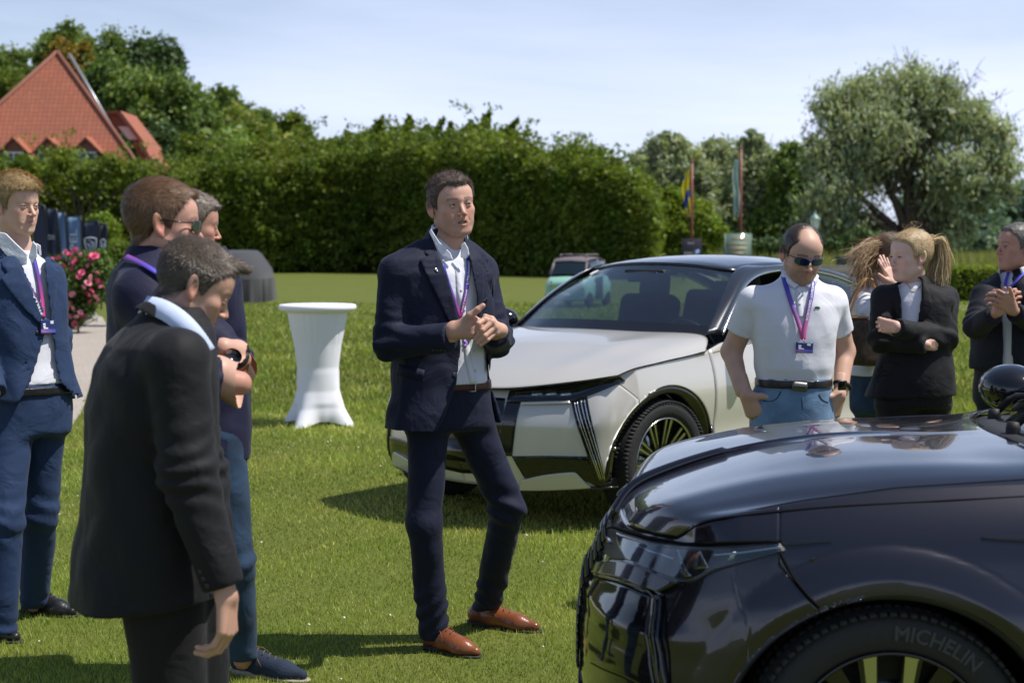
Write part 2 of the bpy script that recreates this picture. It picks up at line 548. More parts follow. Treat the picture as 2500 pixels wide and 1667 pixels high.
# lawn: patches of lush green, straw-coloured blades and a low relief
def ground_mat(name, cols, scales, rough=0.9, bump=0.5):
    m = bpy.data.materials.new(name); m.use_nodes = True
    N, L = m.node_tree.nodes, m.node_tree.links
    b = N['Principled BSDF']; b.inputs['Roughness'].default_value = rough; b.inputs['Specular IOR Level'].default_value = 0.2
    tc = N.new('ShaderNodeTexCoord')
    prev = None
    for i, s in enumerate(scales):
        n = N.new('ShaderNodeTexNoise'); n.inputs['Scale'].default_value = s; n.inputs['Detail'].default_value = 6
        n.inputs['Roughness'].default_value = 0.6
        L.new(tc.outputs['Object'], n.inputs['Vector'])
        r = N.new('ShaderNodeMapRange'); r.inputs['From Min'].default_value = 0.36; r.inputs['From Max'].default_value = 0.64
        L.new(n.outputs['Fac'], r.inputs['Value'])
        mx = N.new('ShaderNodeMixRGB')
        if prev is None: mx.inputs['Color1'].default_value = (*cols[0], 1)
        else: L.new(prev, mx.inputs['Color1'])
        mx.inputs['Color2'].default_value = (*cols[i + 1], 1)
        mu = N.new('ShaderNodeMath'); mu.operation = 'MULTIPLY'; mu.inputs[1].default_value = 0.6
        L.new(r.outputs['Result'], mu.inputs[0]); L.new(mu.outputs['Value'], mx.inputs['Fac'])
        prev = mx.outputs['Color']
    L.new(prev, b.inputs['Base Color'])
    n = N.new('ShaderNodeTexNoise'); n.inputs['Scale'].default_value = 22; n.inputs['Detail'].default_value = 8
    L.new(tc.outputs['Object'], n.inputs['Vector'])
    bp = N.new('ShaderNodeBump'); bp.inputs['Strength'].default_value = bump; bp.inputs['Distance'].default_value = 0.05
    L.new(n.outputs['Fac'], bp.inputs['Height']); L.new(bp.outputs['Normal'], b.inputs['Normal'])
    return m
M['lawn'] = ground_mat('lawn', [(0.098, 0.122, 0.018), (0.146, 0.145, 0.038), (0.070, 0.106, 0.014), (0.124, 0.141, 0.026)], [0.30, 1.3, 9.0])
M['gravel'] = ground_mat('gravel', [(0.42, 0.37, 0.32), (0.33, 0.28, 0.24), (0.50, 0.45, 0.40), (0.27, 0.23, 0.20)], [1.5, 14, 90], bump=0.8)
M['soil'] = ground_mat('soil', [(0.06, 0.045, 0.035), (0.04, 0.03, 0.022), (0.08, 0.06, 0.05)], [2, 20])

def flat(name, pts, z, m, **k):
    me = bpy.data.meshes.new(name); me.from_pydata([(x, y, z) for x, y in pts], [], [list(range(len(pts)))]); me.update()
    if me.polygons[0].normal.z < 0: me.flip_normals()
    return link_mesh(name, me, None, m, smooth=False, **k)

# gently uneven ground sheet reaching the horizon
def ring_axis(a, b, fine, coarse): return np.unique(np.concatenate([np.linspace(-2500, a, coarse), np.linspace(a, b, fine), np.linspace(b, 2500, coarse)]))
gx, gy = ring_axis(-60, 60, 60, 8), ring_axis(-10, 110, 60, 8)
G = np.stack(np.meshgrid(gx, gy, indexing='ij'), -1)
Gz = np.where((G[..., 1] > 45) & (G[..., 1] < 400), 0.04 * np.sin(G[..., 0] * 0.11) * np.sin(G[..., 1] * 0.07), 0)
grid_obj('lawn', np.dstack([G, Gz]), M['lawn'], kind='structure')

gp = [(-3.55, 11.5), (-3.9, 13.6), (-4.3, 15.6), (-5.3, 20), (-6.9, 27.0), (-9.35, 35.5), (-13, 44), (-16, 43), (-9.2, 34.6), (-8.15, 28.2), (-8.4, 25.5), (-14, 22), (-14, 9), (-4.5, 8.5)]
flat('gravel_path', gp, 0.008, M['gravel'], kind='structure')
flat('flower_bed', [(-9.3, 34.7), (-8.25, 28.2), (-8.5, 25.4), (-14, 22.2), (-24, 22), (-24, 46), (-16, 43.2)], 0.006, M['soil'], kind='structure')
kp = np.array([(-14, 22.1), (-11, 23.7), (-8.5, 25.3), (-8.22, 28.2), (-9.3, 34.7), (-12, 39.5), (-16, 43.1)])
for i in range(len(kp) - 1):
    a, b = kp[i], kp[i + 1]; L_ = np.linalg.norm(b - a); nst = max(1, int(L_ / 1.0)); t = (b - a) / L_
    for j in range(nst):
        c = a + (b - a) * (j + 0.5) / nst
        o = box('kerb_stone', (0, 0, 0), (L_ / nst / 2 - 0.008, 0.05, 0.09), M['kerb_stone'], None, kind='structure')
        o.location = (c[0], c[1], 0.05); o.rotation_euler = (0, 0, math.atan2(t[1], t[0]))
flat('garden_path', [(9.0, 39.5), (30, 40.5), (30, 43.5), (10.5, 42.3)], 0.008, M['gravel'], kind='structure')

# ------------------------------------------------------------------ foliage
def leaves_arrays(P, Nn, size, jitter=0.5, droop=0.0, asp=0.55, tint=(0.75, 1.25), rg=rng):
    """one pointed leaf-sized face per point; Nn = outward direction of the clump"""
    n = len(P)
    d = rg.normal(size=(n, 3)); d /= np.linalg.norm(d, axis=1)[:, None]
    N_ = Nn * (1 - jitter) + d * jitter * 1.6
    N_ /= np.linalg.norm(N_, axis=1)[:, None] + 1e-9
    a = rg.normal(size=(n, 3)); a[:, 2] -= droop * 2.5
    a -= (a * N_).sum(1)[:, None] * N_; a /= np.linalg.norm(a, axis=1)[:, None] + 1e-9
    b = np.cross(N_, a)
    s = size * rg.uniform(0.6, 1.35, n)[:, None]
    V = np.stack([P - a * s, P + b * s * asp, P + a * s, P - b * s * asp], 1).reshape(-1, 3)
    F = np.arange(4 * n).reshape(n, 4)
    t = rg.uniform(tint[0], tint[1], n)
    hue = rg.uniform(-0.12, 0.12, n)
    C = np.stack([t * (1 + hue), t, t * (1 - hue)], 1)
    return V, F, np.repeat(C, 4, axis=0)

def blob_points(blobs, n, clump=0.16, rg=rng, shell=0.3, per=26, flat_=1.0):
    """points in clumps spread through the outer part of each blob; returns points and outward normals"""
    B = np.asarray(blobs, float); w = B[:, 3] ** 2; w /= w.sum()
    Ps, Ns = [], []
    for bi, cnt in enumerate(rg.multinomial(n, w)):
        if cnt == 0: continue
        c, r = B[bi, :3], B[bi, 3]
        k = max(3, cnt // per)
        d = rg.normal(size=(k, 3)); d /= np.linalg.norm(d, axis=1)[:, None]
        rad_ = r * (1 - shell * rg.random(k) ** 1.6) * (1 + 0.10 * rg.normal(size=k))
        cc = c + d * rad_[:, None] * np.array([1, 1, flat_])
        idx = rg.integers(0, k, cnt)
        P = cc[idx] + rg.normal(size=(cnt, 3)) * (clump * r) * np.array([1, 1, 0.7])
        Nn = P - c + np.array([0, 0, 0.3 * r]); Nn /= np.linalg.norm(Nn, axis=1)[:, None] + 1e-9
        Ps.append(P); Ns.append(Nn)
    return np.concatenate(Ps), np.concatenate(Ns)

def crown_mesh(name, blobs, n, leaf, droop=0.0, clump=0.16, seed=1, asp=0.55, shell=0.3, inner=0.25, jitter=0.5, per=26, tint=(0.6, 1.45)):
    rg = np.random.default_rng(seed)
    P, Nn = blob_points(blobs, n, clump, rg, shell, per)
    V, F, C = leaves_arrays(P, Nn, leaf, jitter, droop, asp, tint, rg)
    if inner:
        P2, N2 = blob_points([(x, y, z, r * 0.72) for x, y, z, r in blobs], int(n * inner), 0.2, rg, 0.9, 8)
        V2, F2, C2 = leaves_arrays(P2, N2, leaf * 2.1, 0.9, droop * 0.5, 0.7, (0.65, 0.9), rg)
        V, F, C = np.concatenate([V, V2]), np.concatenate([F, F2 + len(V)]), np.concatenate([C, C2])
    return np_mesh(name, V, F, cols=C)

def limb_arrays(base, tips, r0, seed=0, bend=0.12, split=0.35):
    """trunk that forks towards the tips, all in one mesh"""
    rg = np.random.default_rng(seed); parts = []
    base = np.asarray(base, float); tips = np.asarray(tips, float)
    mid = base + (tips.mean(0) - base) * split
    mid[2] = base[2] + (tips[:, 2].mean() - base[2]) * split
    t = np.linspace(0, 1, 7)[:, None]
    parts.append(tube_arrays(base + (mid - base) * t + rg.normal(size=(7, 3)) * r0 * 0.12 * t, np.linspace(r0 * 1.25, r0 * 0.8, 7), 9))
    for tp in tips:
        Ln = np.linalg.norm(tp - mid); q = mid + (tp - mid) * t + rg.normal(size=(7, 3)) * bend * Ln * 0.25 * t * (1 - t) * 4
        q[:, 2] += 0.10 * Ln * np.sin(PI * t[:, 0])
        parts.append(tube_arrays(q, np.linspace(r0 * 0.55, r0 * 0.09, 7), 6))
        for _ in range(2):
            s = q[rg.integers(2, 5)]; e = s + (tp - s) * 0.7 + rg.normal(size=3) * Ln * 0.18
            parts.append(tube_arrays(s + (e - s) * t + rg.normal(size=(7, 3)) * 0.03 * Ln * t, np.linspace(r0 * 0.22, r0 * 0.04, 7), 5))
    return join_arrays(parts)

def tree(name, base, crown, trunk, leafm, label, cat='tree', group=None, scale=1.0, rz=0.0):
    t = empty(name, base, rz, label=label, cat=cat, group=group)
    t.scale = (scale,) * 3
    link_mesh('crown', crown, t, leafm, smooth=False)
    link_mesh('trunk', trunk, t, M['bark'])
    return t

def crown_px(blobs, Y, base):
    """crown blobs given where they are seen at distance Y (px of the photograph), turned into metres about the tree's foot"""
    out = []
    for q in blobs:
        u, v, r = q[:3]; dy = q[3] if len(q) > 3 else 0.0
        p = at(u, v, Y + dy); out.append((p[0] - base[0], p[1] - base[1], p[2] - base[2], r / FPX * (Y + dy)))
    return out

# --- the long hornbeam hedge across the back
HT = [(-200, 430), (0, 425), (60, 400), (100, 425), (150, 370), (185, 410), (230, 430), (270, 395), (310, 400), (360, 425), (420, 430), (480, 415), (510, 400), (560, 372), (600, 385), (640, 392), (700, 384),
      (760, 378), (800, 360), (850, 350), (950, 345), (1100, 345), (1290, 350), (1340, 390), (1400, 372), (1470, 385), (1520, 408), (1565, 436), (1598, 480), (1606, 530)]
HC = np.array([(-80, -46, 78), (-200 + 300, -27.5, 88), (500, -19.0, 92.5), (900, -8.8, 95), (1250, 0.0, 86.5), (1600, 7.15, 77.5), (1625, 7.6, 77.5)], float)
def hedge_y(u): return np.interp(u, [-200, 100, 500, 900, 1600, 1700], [80, 88, 93, 95, 77.5, 76])
def hedge_top(u): return np.interp(u, [a for a, b in HT], [b for a, b in HT])
rg = np.random.default_rng(11)
nc = 9000
cu = rg.uniform(-160, 1604, nc); cY = hedge_y(cu); cx_ = (cu - 1250) / FPX * cY
czt = CAMH + (YH - hedge_top(cu)) / FPX * cY - 0.45
ct = rg.random(nc) ** 0.8
is_top = rg.random(nc) < 0.2
cz = np.where(is_top, czt - .1 + rg.exponential(0.42, nc), 0.1 + (czt - 0.1) * ct)
lean_out = 1.5 * np.clip(cz / np.maximum(czt, 1), 0, 1) ** 1.6
cy_ = np.where(is_top, cY + rg.uniform(-1.2, 3.0, nc), cY - lean_out + rg.normal(size=nc) * 0.55)
n = 150000
ix = rg.integers(0, nc, n)
cc = np.stack([cx_, cy_, cz], 1)
off = rg.normal(size=(n, 3)) * np.array([0.24, 0.17, 0.15])
P = cc[ix] + off; P[:, 2] = np.maximum(P[:, 2], 0.03)
Nn = off / (np.linalg.norm(off, axis=1)[:, None] + 1e-6) * 0.7 + np.array([0, -0.45, 0.5])
Nn /= np.linalg.norm(Nn, axis=1)[:, None]
V, F, C = leaves_arrays(P, Nn, 0.118, 0.5, 0.2, 0.6, (0.7, 1.35), rg)
C = C * np.repeat(rg.uniform(0.68, 1.35, nc)[ix], 4)[:, None]
hd = empty('hedge', (-8.8, 95, 0), label='tall dark green hornbeam hedge running across the back of the lawn', cat='hedge')
link_mesh('foliage', np_mesh('foliage', V - np.array([-8.8, 95, 0]), F, cols=C), hd, M['leaf_hornbeam'], smooth=False)
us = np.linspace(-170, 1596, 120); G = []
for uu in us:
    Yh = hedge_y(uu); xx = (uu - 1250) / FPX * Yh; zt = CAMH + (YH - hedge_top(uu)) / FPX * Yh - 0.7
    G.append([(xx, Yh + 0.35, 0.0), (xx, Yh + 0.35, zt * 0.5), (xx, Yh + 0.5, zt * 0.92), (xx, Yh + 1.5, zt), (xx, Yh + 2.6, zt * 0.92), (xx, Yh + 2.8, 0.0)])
grid_obj('hedge_core', np.array(G) - np.array([-8.8, 95, 0]), M['hedge_inside'], hd, kind='stuff')  # added dark core, keeps the leaves from being seen through

# --- the young trees whose shoots rise over the hedge
def shoots(blobs, Y, n, leaf, spikes, label, seed, leafm='leaf_hornbeam', group=None, base_u=None):
    bu = base_u or np.mean([b[0] for b in blobs])
    base = np.array([(bu - 1250) / FPX * Y, Y, 0.0])
    B = crown_px(blobs, Y, base)
    for (u0, v0, u1, v1, r0) in spikes:
        for s in np.linspace(0, 1, 7):
            B += crown_px([(u0 + (u1 - u0) * s, v0 + (v1 - v0) * s, r0 * (1 - 0.72 * s), (seed % 3 - 1) * 0.5)], Y, base)
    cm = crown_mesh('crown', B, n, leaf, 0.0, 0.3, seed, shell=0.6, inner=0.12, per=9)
    tips = [(b[0], b[1], b[2]) for b in B[:6]]
    V, F = limb_arrays((0, 0, 0), tips, 0.14, seed)
    return tree('tree', base, cm, fix_mesh('trunk', V, F), M[leafm], label, group=group)
shoots([(880, 380, 50), (930, 360, 45), (980, 370, 50), (1030, 370, 45)], 97.5, 9000, 0.15,
       [(870, 360, 845, 325, 20), (905, 345, 935, 290, 22), (930, 350, 965, 318, 20), (985, 350, 1000, 288, 22), (1030, 350, 1045, 312, 22), (1050, 350, 1085, 288, 16)],
       'young tree with thin shoots standing up behind the hedge, to the left of the speaker', 3)
shoots([(1110, 380, 50), (1160, 360, 50), (1220, 365, 50), (1260, 385, 40)], 92.5, 10000, 0.15,
       [(1100, 350, 1100, 305, 20), (1140, 340, 1150, 300, 22), (1165, 345, 1195, 280, 20), (1215, 345, 1265, 296, 18), (1250, 350, 1255, 330, 22), (1265, 385, 1295, 400, 20)],
       'young tree with thin shoots standing up behind the hedge, above and right of the speaker', 4)
shoots([(1390, 400, 40), (1440, 405, 38), (1350, 410, 35)], 84.5, 5000, 0.13,
       [(1385, 385, 1375, 378, 18), (1420, 392, 1475, 366, 14), (1340, 400, 1330, 385, 16)],
       'low bushy tree behind the hedge over the pale car roof', 5)
shoots([(660, 395, 45), (720, 392, 45), (560, 400, 45), (500, 425, 40)], 95.5, 7000, 0.15,
       [(560, 385, 556, 360, 20), (660, 375, 655, 368, 20), (600, 390, 612, 372, 18)],
       'bushy tree behind the hedge over the draped car', 6)
shoots([(60, 415, 30), (150, 395, 24), (275, 410, 26), (330, 425, 28), (210, 430, 30)], 84, 7000, 0.13,
       [(150, 400, 152, 370, 14), (275, 405, 272, 388, 14), (60, 410, 58, 395, 14)],
       'light green bush tips in front of the tiled roof', 8)

# --- wooded hill on the left: terrain, then trees
hx = np.linspace(-110, 0, 56); hy = np.linspace(118, 330, 50)
G = np.stack(np.meshgrid(hx, hy, indexing='ij'), -1)
uu = 1250 + G[..., 0] / G[..., 1] * FPX
ridge_px = np.interp(uu, [-400, 0, 150, 330, 440, 480, 620, 760, 860, 960], [180, 190, 190, 190, 260, 290, 340, 360, 420, 600])
amp = np.clip((G[..., 1] - 118) / 75, 0, 1)
hz = (YH - ridge_px) / FPX * 200 * np.sin(amp * PI / 2) * 0.93 - 2.0
grid_obj('hillside', np.dstack([G, hz]), mat('hill_floor', (0.03, 0.035, 0.012), 0.95, spec=0.1), kind='structure')
def hill_z(x, y):
    u_ = 1250 + x / y * FPX
    r = np.interp(u_, [-400, 0, 150, 330, 440, 480, 620, 760, 860, 960], [180, 190, 190, 190, 260, 290, 340, 360, 420, 600])
    return (YH - r) / FPX * 200 * math.sin(min(max((y - 118) / 75, 0), 1) * PI / 2) * 0.93 - 2.0

def round_crown(R, H_, n, leaf, seed, droop=0.0, k=11, clump=0.2, per=24, shell=0.35):
    rg = np.random.default_rng(seed); B = [(0, 0, H_ * 0.62, R * 0.75)]
    for i in range(k):
        a = i * 2.4 + rg.uniform(-.3, .3); h = rg.uniform(0.34, 0.93) * H_; rr = R * math.sqrt(max(0.1, 1 - ((h / H_ - 0.6) / 0.45) ** 2)) * 0.62
        B.append((rr * math.cos(a), rr * math.sin(a), h, R * rg.uniform(0.28, 0.48)))
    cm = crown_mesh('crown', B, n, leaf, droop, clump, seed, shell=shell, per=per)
    V, F = limb_arrays((0, 0, 0), [b[:3] for b in B[1:7]], R * 0.07, seed)
    return cm, fix_mesh('trunk', V, F)
proto = [round_crown(4.6, 11, 5200, 0.30, 21), round_crown(3.8, 10, 4600, 0.27, 22), round_crown(5.2, 12, 5600, 0.33, 23, k=14)]
tall = round_crown(4.0, 14, 6500, 0.27, 24, droop=0.5, k=16, clump=0.24, per=16)
# trees one can tell apart: pixel of the crown centre, distance, crown radius in px, material, label
named = [
    (362, 150, 150, 92, 0, 'leaf_dark', 'dark round-topped tree standing highest on the wooded hill'),
    (415, 190, 152, 55, 1, 'leaf_dark', 'smaller dark tree leaning out just below the highest tree on the hill'),
    (178, 150, 140, 62, 1, 'leaf_ochre', 'ochre yellow tree top just behind the roof apex'),
    (150, 135, 150, 80, 1, 'leaf_wood', 'loose green tree rising behind the roof apex'),
    (245, 165, 148, 75, 3, 'leaf_wood', 'tall thin-leaved tree between the roof and the dark round tree'),
    (10, 165, 146, 70, 0, 'leaf_wood', 'green tree cut by the left edge above the roof'),
    (20, 230, 140, 75, 2, 'leaf_hornbeam', 'bright green tree low on the left slope beside the roof'),
    (310, 270, 138, 110, 3, 'leaf_wood', 'hanging ivy-covered tree right of the roof'),
    (400, 300, 136, 100, 3, 'leaf_wood', 'tall grey-green tree at the foot of the hill, right of the roof'),
    (360, 400, 130, 85, 3, 'leaf_dark', 'dark drooping tree beside the lower roof corner'),
    (470, 270, 142, 80, 0, 'leaf_wood', 'rounded tree on the slope below the highest tree'),
    (715, 318, 176, 62, 0, 'leaf_hornbeam', 'light round tree breaking the skyline at the right end of the hill'),
    (545, 262, 172, 55, 1, 'leaf_wood', 'skyline tree halfway down the hill'),
    (620, 300, 174, 55, 2, 'leaf_wood', 'skyline tree on the lower part of the hill'),
    (500, 400, 126, 75, 1, 'leaf_hornbeam', 'fresh green tree directly behind the hedge at the foot of the hill'),
    (600, 350, 150, 70, 2, 'leaf_hornbeam', 'bright tree in the middle of the lower slope'),
]
for (u_, v_, Y_, rp, pi_, mt, lab) in named:
    cm, tm = (proto + [tall])[pi_]
    R0, H0 = [(4.6, 11), (3.8, 10), (5.2, 12), (4.0, 14)][pi_]
    s = rp / FPX * Y_ / R0 * 0.95
    p = at(u_, v_, Y_)
    t = empty('tree', (p[0], p[1], p[2] - H0 * 0.62 * s), u_ * 1.7, label=lab, cat='tree', group='trees on the wooded hill')
    t.scale = (s,) * 3
    for nm, me, mm in (('crown', cm, M[mt]), ('trunk', tm, M['bark'])):
        o = bpy.data.objects.new(nm, me); COL.objects.link(o); o.parent = t
        if not me.materials: me.materials.append(mm)
        o.material_slots[0].link = 'OBJECT'; o.material_slots[0].material = mm
# the rest of the wood reads as one mass
rg = np.random.default_rng(5); Vs, Fs, Cs, nv = [], [], [], 0
cnt = 0
while cnt < 110:
    Y_ = rg.uniform(130, 205); u_ = rg.uniform(-120, 900); x_ = (u_ - 1250) / FPX * Y_
    z_ = hill_z(x_, Y_)
    R = rg.uniform(2.8, 5.0)
    vtop = YH - (z_ + R * 2.1 - CAMH) / Y_ * FPX
    lim = np.interp(u_, [-400, 60, 200, 330, 440, 480, 560, 620, 690, 760, 850, 900], [150, 175, 150, 150, 215, 235, 250, 290, 300, 330, 380, 430])
    if vtop < lim: z_ -= (lim - vtop) / FPX * Y_
    B = [(x_, Y_, z_ + R * 1.0, R * 0.8)] + [(x_ + rg.normal() * R * .5, Y_ + rg.normal() * R * .5, z_ + R * rg.uniform(.6, 1.6), R * rg.uniform(.3, .5)) for _ in range(5)]
    P, Nn = blob_points(B, 1150, 0.2, rg, 0.4, 20)
    V, F, C = leaves_arrays(P, Nn, 0.38, 0.5, 0.1, 0.6, (0.7, 1.3), rg)
    C = C * rg.uniform(0.75, 1.25) * np.array([rg.uniform(0.9, 1.25), 1, rg.uniform(0.7, 1.1)])
    Vs.append(V); Fs.append(F + nv); Cs.append(C); nv += len(V); cnt += 1
link_mesh('woodland', np_mesh('woodland', np.concatenate(Vs), np.concatenate(Fs), cols=np.concatenate(Cs)), None, M['leaf_wood'], smooth=False,
          label='dense mixed wood covering the hillside', cat='wood', kind='stuff')

# --- trees on the right
def px_tree(name, blobs, Y, base_u, n, leaf, leafm, r0, label, seed, droop=0.0, group=None, clump=0.2, per=22, ntips=6, shell=0.35, asp=0.55, inner=0.25, split=0.35, base_z=0.0, cat='tree', fork=None):
    base = np.array([(base_u - 1250) / FPX * Y, Y, base_z])
    B = crown_px(blobs, Y, base)
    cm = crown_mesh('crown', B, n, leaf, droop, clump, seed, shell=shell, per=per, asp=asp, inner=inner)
    st = max(1, len(B) // ntips)
    V, F = limb_arrays((0, 0, 0), [b[:3] for b in B[::st]], r0, seed, split=split)
    return tree(name, base, cm, fix_mesh('trunk', V, F), M[leafm], label, cat=cat, group=group)
# big willow
WB = [(2235, 215, 62), (2170, 225, 60), (2300, 230, 55), (2060, 265, 70), (2110, 240, 55), (2020, 250, 40), (2380, 300, 60), (2330, 300, 70), (2430, 350, 58), (2450, 410, 50),
      (2400, 420, 65), (2240, 300, 80, 2), (2150, 320, 80, -2), (2050, 350, 75, -1), (2000, 400, 45, -1), (2120, 420, 80, 2), (2230, 400, 80, 3), (2330, 430, 70, -2), (2460, 470, 26),
      (2390, 490, 40), (2300, 500, 55), (2050, 450, 65, -2), (2010, 500, 60, -2), (1990, 560, 50, -2), (2060, 540, 60, -1), (2120, 560, 55, 2), (2290, 560, 55, 1), (1985, 345, 18), (2340, 560, 40, 0), (1945, 600, 40, -2)]
px_tree('willow_tree', WB, 112, 2200, 38000, 0.21, 'leaf_willow', 0.62, 'large grey-green willow with a dark forked trunk on the right', 31, droop=1.0, clump=0.26, per=15, ntips=11, shell=0.5, asp=0.32, inner=0.10, split=0.22)
# dead twigs standing out of its top
rg = np.random.default_rng(9); parts = []
wb = np.array([(2200 - 1250) / FPX * 112, 112, 0])
for (u0, v0, u1, v1) in [(2240, 240, 2215, 130), (2250, 250, 2235, 150), (2290, 230, 2330, 150), (2320, 250, 2385, 175), (2350, 290, 2440, 235), (2360, 300, 2450, 290), (2210, 230, 2190, 150), (2300, 260, 2360, 215)]:
    a, b = at(u0, v0, 112) - wb, at(u1, v1, 112) - wb
    t = np.linspace(0, 1, 6)[:, None]; q = a + (b - a) * t + rg.normal(size=(6, 3)) * 0.12
    parts.append(tube_arrays(q, np.linspace(0.07, 0.02, 6), 4))
    for _ in range(9):
        s = q[rg.integers(1, 6)]; e = s + (b - a) * rg.uniform(.12, .4) + rg.normal(size=3) * 0.5
        parts.append(tube_arrays(np.array([s, (s + e) / 2 + rg.normal(size=3) * .06, e]), [0.03, 0.018, 0.008], 3))
V, F = join_arrays(parts)
wt = [o for o in COL.objects if o.name == 'willow_tree'][0]
link_mesh('dead_twigs', fix_mesh('dead_twigs', V, F), wt, M['bark'])
px_tree('tree', [(1640, 345, 26), (1610, 370, 40), (1660, 380, 45), (1580, 410, 45), (1630, 430, 60), (1700, 430, 45), (1570, 470, 50), (1640, 500, 65), (1700, 510, 60), (1600, 550, 60), (1680, 570, 60)], 128, 1640, 14000, 0.22,
        'leaf_willow', 0.4, 'feathery tree with a pointed top behind the blue and yellow flag', 32, 0.4, 'trees behind the flagpoles', asp=0.4)
px_tree('tree', [(1750, 375, 38), (1720, 400, 40), (1770, 420, 55), (1740, 470, 60), (1790, 500, 60), (1750, 550, 60)], 134, 1760, 10000, 0.23,
        'leaf_willow', 0.4, 'pale rounded tree between the two flagpoles', 33, 0.4, 'trees behind the flagpoles', asp=0.4)
px_tree('tree', [(1835, 350, 30), (1835, 390, 48), (1870, 400, 40), (1820, 440, 60), (1880, 450, 60), (1840, 510, 70), (1890, 540, 60), (1820, 570, 50)], 130, 1845, 13000, 0.23,
        'leaf_willow', 0.45, 'grey-green tree with a rounded tip right of the green flag', 34, 0.5, 'trees behind the flagpoles', asp=0.4)
px_tree('tree', [(1930, 385, 36), (1925, 430, 48), (1965, 400, 34), (1940, 490, 60), (1900, 560, 60), (1960, 560, 50), (1975, 470, 40)], 126, 1935, 11000, 0.22,
        'leaf_wood', 0.4, 'darker tree between the flagpole trees and the big willow', 35, 0.4, 'trees behind the flagpoles')
px_tree('tree', [(1655, 560, 50), (1620, 540, 42), (1700, 530, 42), (1740, 570, 35), (1660, 500, 40), (1600, 600, 38), (1640, 610, 40), (1700, 600, 36), (1640, 480, 26)], 84, 1665, 12000, 0.13,
        'leaf_lime', 0.12, 'young light green tree behind the parking sign', 36, 0.0, per=20)
px_tree('bush', [(2100, 600, 38), (2040, 615, 30), (1930, 625, 30), (1880, 620, 34), (2160, 610, 34), (1830, 640, 26), (1990, 640, 22), (2210, 625, 30), (2260, 615, 34), (1800, 600, 34)], 100, 2080, 12000, 0.2,
        'leaf_dark', 0.12, 'dark undergrowth in the shade below the willow', 37, 0.0, cat='shrubs')
# far wood on the right
rg = np.random.default_rng(15); B = []
for _ in range(60):
    Y_ = rg.uniform(330, 430); u_ = rg.uniform(2230, 3000); v_ = rg.uniform(500, 600)
    p = at(u_, v_, Y_); B.append((p[0], p[1], p[2], rg.uniform(4.0, 8)))
for u_ in np.linspace(2240, 3000, 26):
    p = at(u_, 508 + rg.normal() * 6, 440); B.append((*p, rg.uniform(4, 7)))
link_mesh('far_wood', crown_mesh('far_wood', B, 42000, 0.85, 0, 0.22, 16, inner=0.3), None, M['leaf_far'], smooth=False,
          label='bluish wooded slope in the far distance at the right edge', cat='wood', kind='stuff')
B = []
for u_ in np.linspace(1100, 3000, 70):
    p = at(u_, 606 + rg.normal() * 5, 300); B.append((p[0], p[1], p[2], rg.uniform(2, 4.5)))
link_mesh('far_treeline', crown_mesh('far_treeline', B, 16000, 0.6, 0, 0.25, 17), None, M['leaf_far'], smooth=False,
          label='low line of bushes at the end of the meadow', cat='wood', kind='stuff')
# reed meadow
rg = np.random.default_rng(18); n = 26000
Y_ = rg.uniform(84, 135, n); u_ = rg.uniform(1620, 2900, n); x_ = (u_ - 1250) / FPX * Y_
hgt = rg.uniform(0.8, 1.7, n) * (0.8 + 0.25 * np.sin(x_ * 0.6) * np.sin(Y_ * .4))
lean = rg.normal(size=(n, 2)) * 0.16
b0 = np.stack([x_, Y_, np.zeros(n)], 1); w = np.stack([np.cos(rg.uniform(0, 3.1, n)) * .05, np.sin(rg.uniform(0, 3.1, n)) * .05, np.zeros(n)], 1)
tp = b0 + np.stack([lean[:, 0], lean[:, 1], hgt], 1)
V = np.stack([b0 - w, b0 + w, tp], 1).reshape(-1, 3); t = rg.uniform(.7, 1.3, n)
link_mesh('reeds', np_mesh('reeds', V, np.arange(3 * n).reshape(n, 3), cols=np.repeat(np.stack([t * rg.uniform(.9, 1.3, n), t, t * .9], 1), 3, axis=0)), None, M['leaf_reed'], smooth=False,
          label='tall pale reeds of the meadow behind the low wall', cat='reeds', kind='stuff')

# --- clipped low hedge, concrete wall, cabinet, lamp, flagpoles, signs on the right
def clipped_hedge(name, x0, x1, y0, y1, h, n, label, m='leaf_lime', seed=40, leaf=0.045):
    rg = np.random.default_rng(seed); P, Nn = [], []
    areas = [(x1 - x0) * h, (y1 - y0) * h, (x1 - x0) * (y1 - y0)]
    for f, w in ((0, areas[0]), (1, areas[1]), (2, areas[2])):
        k = int(n * w / sum(areas)); a, b = rg.random(k), rg.random(k)
        if f == 0: q = np.stack([x0 + a * (x1 - x0), y0 + rg.normal(size=k) * .04, b * h], 1); nn = (0, -1, .3)
        elif f == 1: q = np.stack([x0 + rg.normal(size=k) * .04, y0 + a * (y1 - y0), b * h], 1); nn = (-1, 0, .3)
        else: q = np.stack([x0 + a * (x1 - x0), y0 + b * (y1 - y0), h + rg.normal(size=k) * .05], 1); nn = (0, -.1, 1)
        P.append(q); Nn.append(np.tile(nrm(nn), (k, 1)))
    P, Nn = np.concatenate(P), np.concatenate(Nn)
    c = np.array([(x0 + x1) / 2, (y0 + y1) / 2, 0])
    V, F, C = leaves_arrays(P - c, Nn, leaf, 0.6, 0, 0.6, (0.6, 1.3), rg)
    t = empty(name, c, label=label, cat='hedge')
    link_mesh('foliage', np_mesh('foliage', V, F, cols=C), t, M[m], smooth=False)
    box('hedge_core', (0, 0, h * .47), ((x1 - x0) / 2 - .06, (y1 - y0) / 2 - .06, h * .47), M['hedge_inside'], t, kind='stuff')  # dark block added inside to stop the view through the leaves
clipped_hedge('clipped_hedge', 13.1, 24, 46.0, 46.9, 0.98, 16000, 'low clipped light green hedge beside the path on the right')
